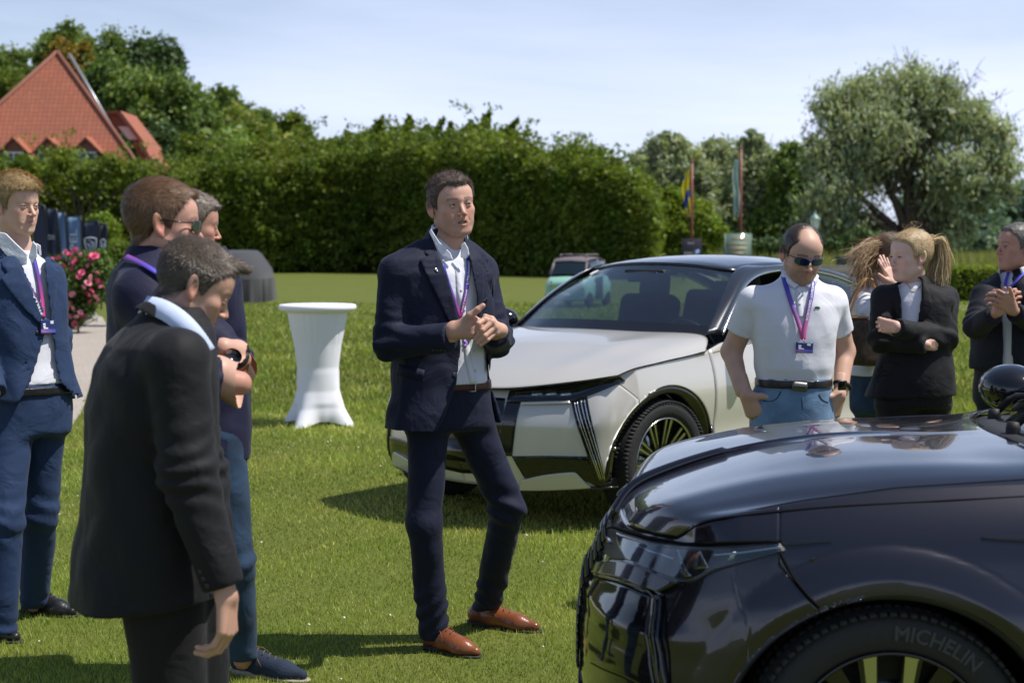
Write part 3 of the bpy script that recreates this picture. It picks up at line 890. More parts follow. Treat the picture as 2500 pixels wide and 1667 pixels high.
clipped_hedge('clipped_hedge', 12.3, 13.0, 47.1, 47.8, 0.98, 2500, 'short end of clipped hedge left of the longer low hedge', seed=41)
M['concrete'] = mat('concrete', (0.25, 0.235, 0.21), 0.9, var=0.25, var_scale=1.5, bump=0.3, bump_scale=20)
w_ = empty('garden_wall', (16, 49.0, 0), label='low grey concrete wall behind the clipped hedge', cat='wall')
box('wall_panel', (0, 0, 0.48), (6.6, 0.11, 0.48), M['concrete'], w_)
box('coping', (0, 0, 0.985), (6.65, 0.15, 0.025), M['kerb_stone'], w_)
M['green_paint'] = mat('green_paint', (0.02, 0.05, 0.04), 0.35)
c_ = empty('utility_cabinet', (10.9, 50, 0), label='dark green cabinet behind the roof of the white car', cat='cabinet')
box('cabinet_body', (0, 0, 0.62), (0.45, 0.3, 0.62), M['green_paint'], c_, bevel=0.02)
box('cabinet_roof', (0, 0, 1.27), (0.5, 0.35, 0.03), M['green_paint'], c_, bevel=0.01)
box('door', (0, -0.305, 0.62), (0.38, 0.008, 0.52), M['green_paint'], c_)

# street lamp
Yl = 62.0; s = Yl / FPX
lx = (1987 - 1250) * s; zt = CAMH + (600 - 520) * s
l_ = empty('street_lamp', (lx, Yl, 0), label='old-fashioned green lamp with white glass above the head of the man in sunglasses', cat='lamp')
V, F = lathe_arrays([(0.10, 0), (0.10, 0.5), (0.05, 0.55), (0.035, 1.2), (0.03, zt - 0.78), (0.07, zt - 0.74), (0.10, zt - 0.66), (0.0, zt - 0.66)], 14)
link_mesh('post', fix_mesh('post', V, F), l_, M['green_paint'])
V, F = lathe_arrays([(0.11, zt - 0.66), (0.20, zt - 0.26), (0.0, zt - 0.26)], 6)
link_mesh('lantern_glass', fix_mesh('lantern_glass', V, F), l_, mat('lamp_glass', (0.72, 0.76, 0.78), 0.15), smooth=False)
for k in range(6):
    a = k * PI / 3; tube('lantern_bar', [(0.113 * math.cos(a), 0.113 * math.sin(a), zt - .66), (0.203 * math.cos(a), 0.203 * math.sin(a), zt - .26)], 0.009, M['green_paint'], l_, 4)
V, F = lathe_arrays([(0.24, zt - 0.26), (0.23, zt - 0.22), (0.10, zt - 0.10), (0.06, zt - 0.06), (0.04, zt - 0.0), (0.02, zt + 0.04), (0.0, zt + 0.1)], 12)
link_mesh('lamp_hood', fix_mesh('lamp_hood', V, F), l_, mat('lamp_hood', (0.16, 0.26, 0.23), 0.4))

# flagpoles with hanging banners
def banner_strip(name, u_top, v_top, v_bot, Y, offs, parent, base, m, w0, w1, wavy=0.1, seed=0, flip=-1):
    """cloth hanging in folds beside its pole"""
    nz, nx = 26, 9; G = np.zeros((nz, nx, 3)); s = Y / FPX
    for i in range(nz):
        t = i / (nz - 1); v = v_top + (v_bot - v_top) * t; z = CAMH + (YH - v) * s
        w = (w0 + (w1 - w0) * math.sin(PI * min(1, t * 1.15)) ** 0.7) * s
        for j in range(nx):
            q = j / (nx - 1)
            G[i, j] = ((u_top - 1250) * s + flip * (offs * s + q * w) + 0.03 * math.sin(t * 9 + seed) - base[0], wavy * math.sin(q * 9 + t * 3 + seed) * (0.4 + t), z)
    return grid_obj(name, G, m, parent, thick=0.004)
M['pole_red'] = mat('pole_red', (0.19, 0.05, 0.045), 0.45)
def stripes_mat(name, cols, scale=(1, 1, 1), edges=None):
    m = bpy.data.materials.new(name); m.use_nodes = True; N, L = m.node_tree.nodes, m.node_tree.links
    b = N['Principled BSDF']; b.inputs['Roughness'].default_value = 0.75
    tc = N.new('ShaderNodeTexCoord'); mp = N.new('ShaderNodeMapping'); mp.inputs['Scale'].default_value = scale
    n = N.new('ShaderNodeTexNoise'); n.inputs['Scale'].default_value = 1.1; n.inputs['Detail'].default_value = 1.0
    cr = N.new('ShaderNodeValToRGB'); cr.color_ramp.interpolation = 'CONSTANT'
    e = cr.color_ramp.elements; ed = edges or [i / len(cols) for i in range(len(cols))]
    while len(e) < len(cols): e.new(0.5)
    for i, c in enumerate(cols): e[i].position = ed[i]; e[i].color = (*c, 1)
    L.new(tc.outputs['Object'], mp.inputs['Vector']); L.new(mp.outputs['Vector'], n.inputs['Vector']); L.new(n.outputs['Fac'], cr.inputs['Fac']); L.new(cr.outputs['Color'], b.inputs['Base Color'])
    return m
Yf = 79.0
for (u_, vt, vb, v2, mm, lab, w0, w1, sd) in (
        (1687, 400, 415, 535, stripes_mat('blue_yellow_cloth', [(0.02, 0.07, 0.45), (0.70, 0.56, 0.015)], (2.5, 1, 0.9), [0, 0.49]), 'red-brown flagpole carrying the blue and yellow flag', 9, 19, 1),
        (1806, 366, 392, 533, stripes_mat('green_white_cloth', [(0.20, 0.34, 0.28), (0.52, 0.60, 0.56), (0.24, 0.38, 0.32)], (6, 1, 0.25), [0, .46, .54]), 'tall red-brown flagpole carrying the pale green flag', 12, 17, 2)):
    base = ((u_ - 1250) / FPX * Yf, Yf, 0); s = Yf / FPX
    f_ = empty('flagpole', base, label=lab, cat='flagpole', group='flagpoles by the entrance')
    zt = CAMH + (YH - vt) * s
    tube('pole', [(0, 0, 0), (0, 0, zt * .5), (0, 0, zt)], [0.085, 0.08, 0.065], M['pole_red'], f_, 10)
    V, F = lathe_arrays([(0, zt + .14), (0.06, zt + .1), (0.07, zt + .05), (0.05, zt)], 10)
    link_mesh('finial', fix_mesh('finial', V, F), f_, M['pole_red'])
    b_ = banner_strip('flag', u_, vb, v2, Yf, 4, None, base, mm, w0, w1, 0.12, sd)
    b_.location = base
    tag(b_, 'blue and yellow flag hanging limp on its pole' if sd == 1 else 'pale green and white flag hanging limp on its pole', 'flag', 'flags by the entrance')

# dark parking sign and greenish glass board
Ys = 74.0; s = Ys / FPX
g_ = empty('parking_sign', ((1688 - 1250) * s, Ys, 0), label='dark purple-grey direction sign with a blue parking symbol', cat='sign')
M['sign_dark'] = mat('sign_dark', (0.045, 0.035, 0.055), 0.5)
z0, z1 = CAMH + (600 - 628) * s, CAMH + (600 - 583) * s
M['white_print'] = mat('white_print', (0.8, 0.8, 0.8), 0.5)
box('board', (0, 0, (z0 + z1) / 2), (0.47, 0.03, (z1 - z0) / 2), M['sign_dark'], g_, bevel=0.01)
for sx in (-.38, .38): box('post', (sx, 0.05, z0 / 2), (0.03, 0.02, z0 / 2), M['dark_metal'], g_)
box('parking_panel', (0.24, -0.035, z0 + .20), (0.13, 0.006, 0.15), mat('blue_sign', (0.05, 0.14, 0.42), 0.4), g_)
def onto(x, y, z, sc=1.0): return lambda V: np.stack([x + V[:, 0] * sc, y - V[:, 2], z + V[:, 1] * sc], 1)
lettering('letter', 'P', 0.26, M['white_print'], g_, onto(0.24, -0.043, z0 + .20), bold=0.008)
lettering('print', 'OOO', 0.18, M['white_print'], g_, onto(-0.14, -0.033, z0 + .18))
lettering('print', 'Hotel', 0.13, M['white_print'], g_, onto(-0.05, -0.033, z1 - .2))
g_ = empty('glass_board', ((1808 - 1250) * s, Ys + 1, 0), label='pale greenish glass information board below the green flag', cat='sign')
M['board_glass'] = mat('board_glass', (0.16, 0.22, 0.18), 0.12, coat=0.5)
z0, z1 = 0.35, CAMH + (600 - 570) * s
box('glass_panel', (0, 0, (z0 + z1) / 2), (0.62, 0.02, (z1 - z0) / 2), M['board_glass'], g_)
for sx in (-.63, .63): box('edge_post', (sx, 0, z1 / 2), (0.02, 0.035, z1 / 2), mat('post_green', (0.12, 0.2, 0.17), 0.4), g_)
M['gold_print'] = mat('gold_print', (0.40, 0.30, 0.16), 0.5)
for k, (wd, zz) in enumerate([(0.34, .25), (0.46, .5), (0.42, .72), (0.25, .95)]):
    box('text_line', (0, -0.023, z1 - zz), (wd, 0.003, 0.045 if k != 2 else .06), M['gold_print'], g_)

# --- the tiled hotel roof on the left
def roof_tiles_mat():
    m = bpy.data.materials.new('roof_tiles'); m.use_nodes = True; N, L = m.node_tree.nodes, m.node_tree.links
    b = N['Principled BSDF']; b.inputs['Roughness'].default_value = 0.75
    uv = N.new('ShaderNodeUVMap'); 
    br = N.new('ShaderNodeTexBrick'); br.offset = 0.0; br.inputs['Scale'].default_value = 1.0
    br.inputs['Brick Width'].default_value = 0.30; br.inputs['Row Height'].default_value = 0.34; br.inputs['Mortar Size'].default_value = 0.028
    br.inputs['Color1'].default_value = (0.44, 0.115, 0.042, 1); br.inputs['Color2'].default_value = (0.36, 0.090, 0.034, 1); br.inputs['Mortar'].default_value = (0.20, 0.052, 0.024, 1)
    n = N.new('ShaderNodeTexNoise'); n.inputs['Scale'].default_value = 0.5; n.inputs['Detail'].default_value = 6
    mx = N.new('ShaderNodeMixRGB'); mx.blend_type = 'MULTIPLY'; mx.inputs['Fac'].default_value = 0.25
    L.new(uv.outputs['UV'], br.inputs['Vector']); L.new(uv.outputs['UV'], n.inputs['Vector'])
    L.new(br.outputs['Color'], mx.inputs['Color1']); L.new(n.outputs['Color'], mx.inputs['Color2'])
    g = N.new('ShaderNodeBrightContrast'); g.inputs['Bright'].default_value = 0.03; L.new(mx.outputs['Color'], g.inputs['Color']); L.new(g.outputs['Color'], b.inputs['Base Color'])
    bp = N.new('ShaderNodeBump'); bp.inputs['Distance'].default_value = 0.04; bp.inputs['Strength'].default_value = 0.8; bp.invert = True
    L.new(br.outputs['Fac'], bp.inputs['Height']); L.new(bp.outputs['Normal'], b.inputs['Normal'])
    return m
M['roof_tiles'] = roof_tiles_mat()
def roof_face(name, pts, parent, th=0.18):
    """flat roof plane with a metre-scaled UV map and thickness; rows run along the first edge"""
    pts = [np.asarray(p, float) for p in pts]
    e = nrm(pts[1] - pts[0]); nn = nrm(np.cross(pts[1] - pts[0], pts[2] - pts[0])); up = np.cross(nn, e)
    me = bpy.data.meshes.new(name); me.from_pydata([tuple(p) for p in pts] + [tuple(p - nn * th) for p in pts], [], [list(range(len(pts))), [len(pts) + i for i in range(len(pts))][::-1]] + [[i, len(pts) + i, len(pts) + (i + 1) % len(pts), (i + 1) % len(pts)] for i in range(len(pts))])
    uvl = me.uv_layers.new(name='UVMap')
    for lp in me.loops:
        p = np.array(me.vertices[lp.vertex_index].co) - pts[0]; uvl.data[lp.index].uv = (float(p @ e), float(p @ up))
    me.update()
    return link_mesh(name, me, parent, M['roof_tiles'], smooth=False)
Yr = 104.0; s = Yr / FPX
ap = np.array([(150 - 1250) * s, Yr, CAMH + (600 - 134) * s])
hb = empty('hotel_building', (ap[0], ap[1], 0), label='large building with a steep orange tiled hipped roof and dormer windows at the left', cat='building')
O_ = np.array([ap[0], ap[1], 0])
za = ap[2]; hw = 9.9; ze = 3.2; yf = -6.5
A_ = (0, 0, za); BL = (-hw, yf, ze); BR = (hw * 0.93, yf, ze)
roof_face('roof', [BL, BR, A_], hb)
BR2 = (hw * 0.93 - 2.9, yf + 14, ze); A2 = (-1.75, 9, za)
roof_face('side_roof', [BR, BR2, A2, A_], hb)
BL2 = (-hw, yf + 14, ze)
roof_face('side_roof', [BL2, BL, A_, A2], hb)
M['plaster'] = mat('plaster', (0.62, 0.58, 0.5), 0.85, var=0.1, var_scale=2)
box('wall', (-0.3, yf + 7.6, ze / 2 - .1), (hw - 1.0, 6.8, ze / 2 - .1), M['plaster'], hb)
M['zinc'] = mat('zinc', (0.33, 0.35, 0.38), 0.35, metal=0.5)
# ridge tiles down the two hips and a zinc flashing beside the right one
def ridge(p, q, r, m, nm, up=0.05):
    p, q = np.array(p, float), np.array(q, float); p[2] += up; q[2] += up
    tube(nm, [p, (p + q) / 2, q], r, m, hb, 8)
ridge(A_, BR, 0.14, M['roof_tiles'], 'hip_ridge'); ridge(A_, BL, 0.14, M['roof_tiles'], 'hip_ridge')
ridge((0.75, 0.2, za - .35), (4.3, -2.2, 8.7), 0.11, M['zinc'], 'flashing', 0.25)
def rf(u, v):  # point of the front roof plane seen at a pixel
    o = np.array([0, 0, CAMH]) - O_; d = ray(u, v); nn = np.cross(np.array(BR) - np.array(BL), np.array(A_) - np.array(BL)); t_ = ((np.array(BL) - o) @ nn) / (d @ nn); return o + d * t_
M['window_glass'] = mat('window_glass', (0.05, 0.07, 0.09), 0.05, coat=1.0)
for (uc, vt_, vb_) in ((37, 333, 412), (121, 333, 412), (214, 337, 414)):
    pt = rf(uc, vt_); pb = rf(uc, vb_)
    yw = pb[1] - 0.15; wz1 = CAMH + (600 - 373) / FPX * (O_[1] + yw); xw = pb[0]
    d_ = 0.72
    # little gabled roof reaching back to the main roof
    zr = wz1 + 0.95
    yb = pt[1]
    for sx in (-1, 1):
        q = [(xw + sx * (d_ + .28), yw - .25, wz1 - 0.05), (xw, yw - .25, zr), (xw, yb + .2, zr + 0.05), (xw + sx * (d_ + .28), yw + 1.35, wz1 - .05)]
        if sx > 0: q = q[::-1]
        roof_face('dormer_roof', q, hb, 0.1)
    f_ = box('dormer_window', (xw, yw, wz1 - 0.62), (d_, 0.07, 0.62), M['white_paint'], hb, bevel=0.01)
    for sx in (-1, 1):
        box('pane', (xw + sx * .32, yw - .075, wz1 - .62), (.27, .01, .52), M['window_glass'], f_)
        box('shutter', (xw + sx * (d_ - .02), yw - .10, wz1 - .62), (.06, .02, .6), M['green_paint'], f_)
    prism('gable', [(-d_, 0), (d_, 0), (0, .85)], 0, 0.1, lambda x, y, dd, xw=xw, yw=yw, wz=wz1: (xw + x, yw + dd - .03, wz + y), M['roof_tiles'], hb)
    box('dormer_cheek', (xw, yw + .8, wz1 - .62), (d_ - .05, .7, .6), M['roof_tiles'], hb)
# two stepped dormers on the right-hand slope, seen from the side
M['white_cladding'] = mat('white_cladding', (0.6, 0.6, 0.66), 0.6)
for (ul, vt_, ur, vm, vb_, yo) in ((268, 275, 368, 360, 350, 3.0), (330, 352, 402, 432, 440, 1.0)):
    sY = (Yr - 3.5 + yo) / FPX; yo2 = yo - 3.5
    X = lambda u: (u - 1250) * sY - O_[0]
    Z = lambda v: CAMH + (600 - v) * sY
    # sloping tiled top
    roof_face('side_dormer_roof', [(X(ul), yo2 - .4, Z(vt_ + 2)), (X(ul + (ur - ul) * .36), yo2 - .4, Z(vt_)), (X(ul + (ur - ul) * .36), yo2 + 4, Z(vt_)), (X(ul), yo2 + 4, Z(vt_ + 2))], hb, 0.12)
    roof_face('side_dormer_roof', [(X(ul + (ur - ul) * .36), yo2 - .4, Z(vt_)), (X(ur), yo2 - .4, Z(vm)), (X(ur), yo2 + 4, Z(vm)), (X(ul + (ur - ul) * .36), yo2 + 4, Z(vt_))], hb, 0.25)
    prism('side_dormer_front', [(X(ul), Z(vt_ + 4)), (X(ul + (ur - ul) * .36), Z(vt_ + 4)), (X(ur - 4), Z(vm - 2)), (X(ur - 4), Z(vm + 12)), (X(ul + 20), Z(vt_ + 42))], 0, 3.5, lambda x, y, dd, a=yo2: (x, a + dd, y), M['roof_tiles'], hb)
    prism('side_dormer_window', [(X(ul + 27), Z(vt_ + 37)), (X(ul + 58), Z(vt_ + 37)), (X(ul + 80), Z(vt_ + 68)), (X(ul + 52), Z(vt_ + 68))], -.06, 0, lambda x, y, dd, a=yo2: (x, a + dd, y), M['white_cladding'], hb)
# ------------------------------------------------------------------ grass blades in the near field
rg = np.random.default_rng(51)
def grass_patch(n, y0, y1, h, w, mat_, seed):
    rg = np.random.default_rng(seed)
    # denser close to the camera
    Y_ = y0 * (y1 / y0) ** (rg.random(n) ** 0.95); X_ = rg.uniform(-0.37, 0.37, n) * Y_
    a = rg.uniform(0, 2 * PI, n)
    pn = np.sin(X_ * 2.1 + 1.7 * np.sin(Y_ * 1.3)) * np.sin(Y_ * 1.9 + np.sin(X_ * 3.1))
    hh = h * rg.uniform(0.45, 1.25, n) * (1 + 0.35 * pn) * np.clip(Y_ / 9.0, 0.85, 2.2)
    ww = w * rg.uniform(0.7, 1.3, n) * np.clip(Y_ / 8.0, 0.8, 3.0)
    ok = ~((X_ < np.interp(Y_, [11.5, 13.6, 15.6, 20, 27, 36], [-3.5, -3.9, -4.3, -5.3, -6.9, -9.3])) & (Y_ > 9))
    X_, Y_, a, pn, hh, ww = [q[ok] for q in (X_, Y_, a, pn, hh, ww)]; n = len(X_)
    b0 = np.stack([X_, Y_, np.zeros(n)], 1); d = np.stack([np.cos(a), np.sin(a), np.zeros(n)], 1)
    la = rg.uniform(0, 2 * PI, n); lean = np.stack([np.cos(la), np.sin(la), np.zeros(n)], 1) * (hh * rg.uniform(0.1, 0.9, n))[:, None]
    tp = b0 + lean + np.array([0, 0, 1]) * hh[:, None]
    V = np.stack([b0 - d * ww[:, None], b0 + d * ww[:, None], tp], 1).reshape(-1, 3)
    t = rg.uniform(0.5, 1.5, n) * (1 + 0.22 * pn); dry = np.clip(rg.random(n) * 1.3 - 1.0 + 0.16 * np.sin(X_ * 1.1 + 2) * np.sin(Y_ * .8), 0, 1) * 2.2
    if seed == 2: t = t * .80; dry = dry * .5
    C = np.stack([t * (1 + dry), t * (1 + .35 * dry), t * (1 + .9 * dry)], 1)
    return link_mesh('grass', np_mesh('grass', V, np.arange(3 * n).reshape(n, 3), cols=np.repeat(C, 3, axis=0)), None, mat_, smooth=False,
                     label='short mown lawn grass in full sun', cat='grass', kind='stuff')
M['blade'] = leaf_mat('blade', (0.205, 0.285, 0.045), (0.35, 0.375, 0.10), 0.36, 0.7, 0.5)
grass_patch(340000, 4.2, 17, 0.026, 0.0024, M['blade'], 1)
grass_patch(130000, 15, 44, 0.038, 0.0052, M['blade'], 2)
# clover flowers: tiny white dots
rg = np.random.default_rng(3); n = 420; Y_ = 4.6 + rg.random(n) ** .7 * 24; X_ = rg.uniform(-.33, .33, n) * Y_
X_ = np.where(X_ < -3.3, rg.uniform(-3, 3, n), X_)
Vs, Fs = [], []
for i in range(n):
    V, F = lathe_arrays([(0.0001, 0), (0.005, .003), (0.006, .007), (0.0035, .011), (0.0001, .012)], 5); V = V * rg.uniform(.7, 1.2) + np.array([X_[i], Y_[i], rg.uniform(.018, .03)])
    Vs.append(V); Fs.append(F + i * len(V))
link_mesh('clover_flowers', np_mesh('clover_flowers', np.concatenate(Vs), np.concatenate(Fs)), None, mat('clover_white', (0.7, 0.68, 0.6), 0.8),
          label='tiny white clover flowers scattered over the lawn', cat='flowers', kind='stuff')

# ------------------------------------------------------------------ rose bushes by the path
M['rose_leaf'] = leaf_mat('rose_leaf', (0.072, 0.123, 0.026), (0.131, 0.189, 0.043), 0.3, 2.0)
M['rose_pink'] = mat('rose_pink', (0.85, 0.16, 0.30), 0.6, var=0.25, var_scale=3)
M['rose_pale'] = mat('rose_pale', (0.9, 0.36, 0.46), 0.6, var=0.1, var_scale=3)
def rose_mesh(seed):
    rg = np.random.default_rng(seed); Vs, Fs, nv = [], [], 0
    for ring, (k, r, tilt) in enumerate([(3, .012, .15), (5, .026, .5), (7, .042, .9)]):
        for i in range(k):
            a = 2 * PI * i / k + ring * .6 + rg.uniform(-.2, .2)
            c, s_ = math.cos(a), math.sin(a)
            pts = []
            for u in (-1, 0, 1):
                for v in (0, .55, 1):
                    rr = r * (0.25 + v * (0.6 + .5 * tilt)); w = r * .75 * u * (1 - .35 * v * v)
                    pts.append((rr * c - w * s_, rr * s_ + w * c, 0.045 * v * (1.25 - tilt * .75) - abs(u) * .006))
            Vs.append(np.array(pts)); Fs.append(np.array([[0, 1, 4, 3], [1, 2, 5, 4], [3, 4, 7, 6], [4, 5, 8, 7]]) + nv); nv += 9
    return np_mesh('rose_bloom', np.concatenate(Vs), np.concatenate(Fs))
roses = [rose_mesh(i) for i in range(3)]
for r_ in roses: r_.materials.append(M['rose_pink'])
def rose_bush(blobs, Y, blooms, label, seed, bu, base_v=None, n=9000, leaf=0.04, leafm='rose_leaf'):
    base = np.array([(bu - 1250) / FPX * Y, Y, 0.0])
    B = crown_px(blobs, Y, base)
    t = empty('rose_bush', base, label=label, cat='rose bush')
    link_mesh('foliage', crown_mesh('foliage', B, n, leaf, 0, 0.3, seed, shell=0.5, inner=0.2, per=10), t, M[leafm], smooth=False)
    V, F = limb_arrays((0, 0, 0), [b[:3] for b in B[:5]], 0.02, seed)
    link_mesh('stems', fix_mesh('stems', V, F), t, M['bark'])
    rg = np.random.default_rng(seed)
    for (u_, v_, r_) in blooms:
        p = at(u_, v_, Y) - base
        # bring each bloom to the front of the foliage
        q = min(B, key=lambda b: (b[0] - p[0]) ** 2 + (b[2] - p[2]) ** 2); d2 = (q[0] - p[0]) ** 2 + (q[2] - p[2]) ** 2
        p[1] = q[1] - math.sqrt(max(0.0, q[3] ** 2 - d2)) - 0.13
        o = bpy.data.objects.new('rose_bloom', roses[rg.integers(0, 3)]); COL.objects.link(o); o.parent = t; o.location = p
        sc_ = r_ / FPX * Y / 0.042; o.scale = (sc_, sc_, sc_)
        o.rotation_euler = (rad(rg.uniform(25, 75)), rad(rg.uniform(-35, 35)), rg.uniform(0, 6))
        if rg.random() < .4: o.material_slots[0].link = 'OBJECT'; o.material_slots[0].material = M['rose_pale']
    return t
# blooms read off the photograph (px)
BL = [(137, 637, 7), (166, 616, 6), (188, 613, 7), (240, 627, 9), (232, 634, 6), (197, 641, 8), (150, 632, 6), (173, 624, 7), (167, 651, 6), (147, 667, 4), (187, 657, 5), (141, 667, 7), (155, 677, 6), (166, 684, 8),
      (145, 702, 7), (165, 702, 6), (168, 714, 7), (190, 718, 7), (227, 649, 6), (246, 666, 6), (215, 665, 6), (199, 668, 5), (208, 675, 5), (237, 679, 8), (242, 687, 8), (254, 690, 6), (229, 691, 7), (217, 700, 5), (235, 710, 5), (224, 718, 6),
      (243, 724, 6), (227, 736, 7), (154, 731, 7), (169, 735, 7), (180, 741, 6), (171, 748, 8), (188, 751, 6), (178, 772, 7), (208, 761, 5), (198, 773, 5), (211, 771, 5), (190, 790, 7), (161, 789, 5), (211, 781, 4), (248, 733, 5), (175, 640, 5), (206, 623, 5), (220, 628, 5), (183, 629, 5), (256, 700, 5), (134, 652, 5)]
rose_bush([(180, 690, 42), (215, 680, 40), (150, 750, 38), (240, 650, 30), (135, 690, 34), (195, 755, 30), (235, 710, 28), (150, 660, 30), (205, 650, 30), (235, 650, 24), (175, 775, 22), (140, 700, 30)], 29.0, BL,
          'rose bush full of pink blooms beside the gravel path', 61, 190, n=20000, leaf=0.04)
rose_bush([(275, 640, 26), (300, 625, 28), (275, 690, 30), (300, 700, 26), (260, 660, 20), (262, 625, 16)], 31.5, [], 'yellow-green shrub behind the roses', 62, 280, n=8000, leaf=0.045, leafm='leaf_hornbeam')
rose_bush([(80, 730, 34), (110, 760, 30), (60, 690, 26), (128, 720, 24), (120, 800, 16)], 27.5, [(140, 715, 4)], 'low green shrub at the edge of the flower bed, left of the roses', 63, 100, n=6000, leaf=0.035)
ro = rose_bush([(262, 560, 24), (250, 540, 18), (268, 590, 20), (240, 545, 16), (225, 540, 12)], 44, [], 'round light green shrub just behind the feather flags', 64, 262, n=6000, leaf=0.05, leafm='leaf_lime')

# ------------------------------------------------------------------ row of banner flags behind the roses
M['banner_navy'] = mat('banner_navy', (0.022, 0.030, 0.060), 0.6, fold=0.3, fold_scale=3)
M['banner_blue'] = mat('banner_blue', (0.13, 0.22, 0.38), 0.6, fold=0.3, fold_scale=3)
M['banner_print'] = mat('banner_print', (0.42, 0.48, 0.56), 0.6)
Yb = 40.0; sb = Yb / FPX
def shield(t, cx, cz, w, h, yy):
    """lion-less shield: outline, inner mane stripes as raised print"""
    pts = [(-1, .85), (-.55, .95), (0, 1.0), (.55, .95), (1, .85), (.98, .2), (.8, -.35), (.4, -.8), (0, -1.05), (-.4, -.8), (-.8, -.35), (-.98, .2), (-1, .85)]
    q = [(cx + x * w, yy, cz + z * h) for x, z in pts]
    tube('emblem_outline', q, 0.014, M['banner_print'], t, 4)
    for pp in ([(-.55, .35), (-.35, -.1), (-.1, -.5), (0, -.8)], [(-.55, .6), (-.1, .65), (.3, .45), (.5, .1), (.3, -.35), (.1, -.7)], [(-.2, .35), (.1, .35), (.25, .1), (.15, -.2)], [(-.45, .1), (-.2, .05), (0, -.1), (-.05, -.3)], [(.5, .5), (.65, .1), (.45, -.4)]):
        tube('emblem_line', [(cx + x * w, yy, cz + z * h) for x, z in pp], 0.012, M['banner_print'], t, 4)
for (ul, ur, vtl, vtr, du, mm, lab, mark) in (
        (70, 108, 500, 503, 22, 'banner_navy', 'darkest feather flag half hidden behind the blond man', None),
        (113, 138, 510, 512, 4, 'banner_navy', 'narrow navy feather flag with small lettering', 'DS'),
        (140, 158, 519, 521, 12, 'banner_blue', 'narrow light blue feather flag', None),
        (163, 197, 531, 530, 6, 'banner_blue', 'wide light blue feather flag with pale letters', 'OPEL'),
        (201, 240, 545, 540, 6, 'banner_navy', 'navy feather flag with a pale shield emblem', 'shield'),
        (244, 260, 552, 548, 4, 'banner_navy', 'navy feather flag furthest right in the row, turned edge-on', 'shield')):
    uc = (ul + ur) / 2; base = ((uc + du - 1250) * sb, Yb, 0)
    t = empty('feather_flag', base, label=lab, cat='banner flag', group='feather flags behind the rose bush')
    G = np.zeros((14, 6, 3))
    for i in range(14):
        q = i / 13
        for j in range(6):
            w = j / 5; vt = vtl + (vtr - vtl) * w
            u_ = ul + (ur - ul) * w + du * q; v_ = vt + (690 - vt) * q
            p = at(u_, v_, Yb); G[i, j] = (p[0] - base[0], .05 * math.sin(3 * q + 4 * w), p[2])
    grid_obj('banner', G, M[mm], t, thick=0.006)
    pe = [G[i, 5] + np.array([0.02, 0, 0]) for i in range(14)]
    tube('pole', [(G[13, 5][0], 0, 0)] + pe[::-1] + [tuple(G[0, 0] + np.array([0, 0, .03]))], 0.022, M['dark_metal'], t, 6)
    if mark == 'shield':
        c = G[5, 2] * .5 + G[5, 3] * .5; shield(t, c[0], c[2], (ur - ul) * sb * .36, 0.20, c[1] - .06)
    elif mark:
        c = G[5, 2] * .5 + G[5, 3] * .5
        if mark == 'OPEL': lettering('print', mark, 0.34, M['banner_print'], t, lambda V, c=c: np.stack([c[0] - V[:, 1] * .8, c[1] - .06 - V[:, 2], c[2] - .1 + V[:, 0] * 1.1], 1))
        else: lettering('print', mark, 0.16, M['banner_print'], t, lambda V, c=c: np.stack([c[0] + V[:, 0], c[1] - .06 - V[:, 2], c[2] + V[:, 1]], 1))

# ------------------------------------------------------------------ high cocktail table in a white stretch cover
Yt = 14.15; st = Yt / FPX
tb = np.array([(775 - 1250) * st, Yt, 0.0])
M['stretch_white'] = mat('stretch_white', (0.78, 0.78, 0.84), 0.7, sheen=0.2, bump=0.08, bump_scale=400, bump_dist=0.001, sss=0.0)
t = empty('cocktail_table', tb, label='tall round cocktail table in a tight white stretch cover on the lawn', cat='table')
nz, na = 70, 128; G = np.zeros((nz, na + 1, 3))
for i in range(nz):
    q = i / (nz - 1); z = 1.055 * (1 - q)
    rad0 = np.interp(q, [0, .02, .08, .3, .5, .7, .85, 1], [.335, .268, .262, .215, .188, .205, .255, .345])
    foot = np.interp(q, [0, .55, .8, .93, 1], [0, 0, .10, .30, .42])
    for j in range(na + 1):
        a = 2 * PI * j / na
        ca = abs(math.cos(2 * (a - rad(67 - 90))))            # four feet
        pk = ca ** 4
        r = rad0 * (1 - foot * (1 - pk) * .95) * (1 + (0.10 * (pk) * max(0, q - .6) * 2))
        r *= 1 + 0.012 * math.sin(a * 22 + 3 * math.sin(a * 3)) * math.exp(-((q - .12) / .18) ** 2)
        zz = z + (1 - pk) * max(0, q - .8) / .2 * 0.045
        G[i, j] = (r * math.cos(a), r * math.sin(a), max(zz, 0.006))
o = grid_obj('stretch_cover', G, M['stretch_white'], t, flip=True)
V, F = lathe_arrays([(0, 1.102), (.30, 1.102), (.342, 1.098), (.352, 1.085), (.352, 1.062), (.345, 1.052), (.33, 1.05), (.26, 1.02), (0.0, 1.02)], 72)
link_mesh('table_top', fix_mesh('table_top', V, F[:, ::-1]), t, M['stretch_white'])
V, F = lathe_arrays([(0.0, 0.01), (.04, 0.01), (.04, 1.0), (0, 1.0)], 12)
link_mesh('column', fix_mesh('column', V, F), t, M['dark_metal'])

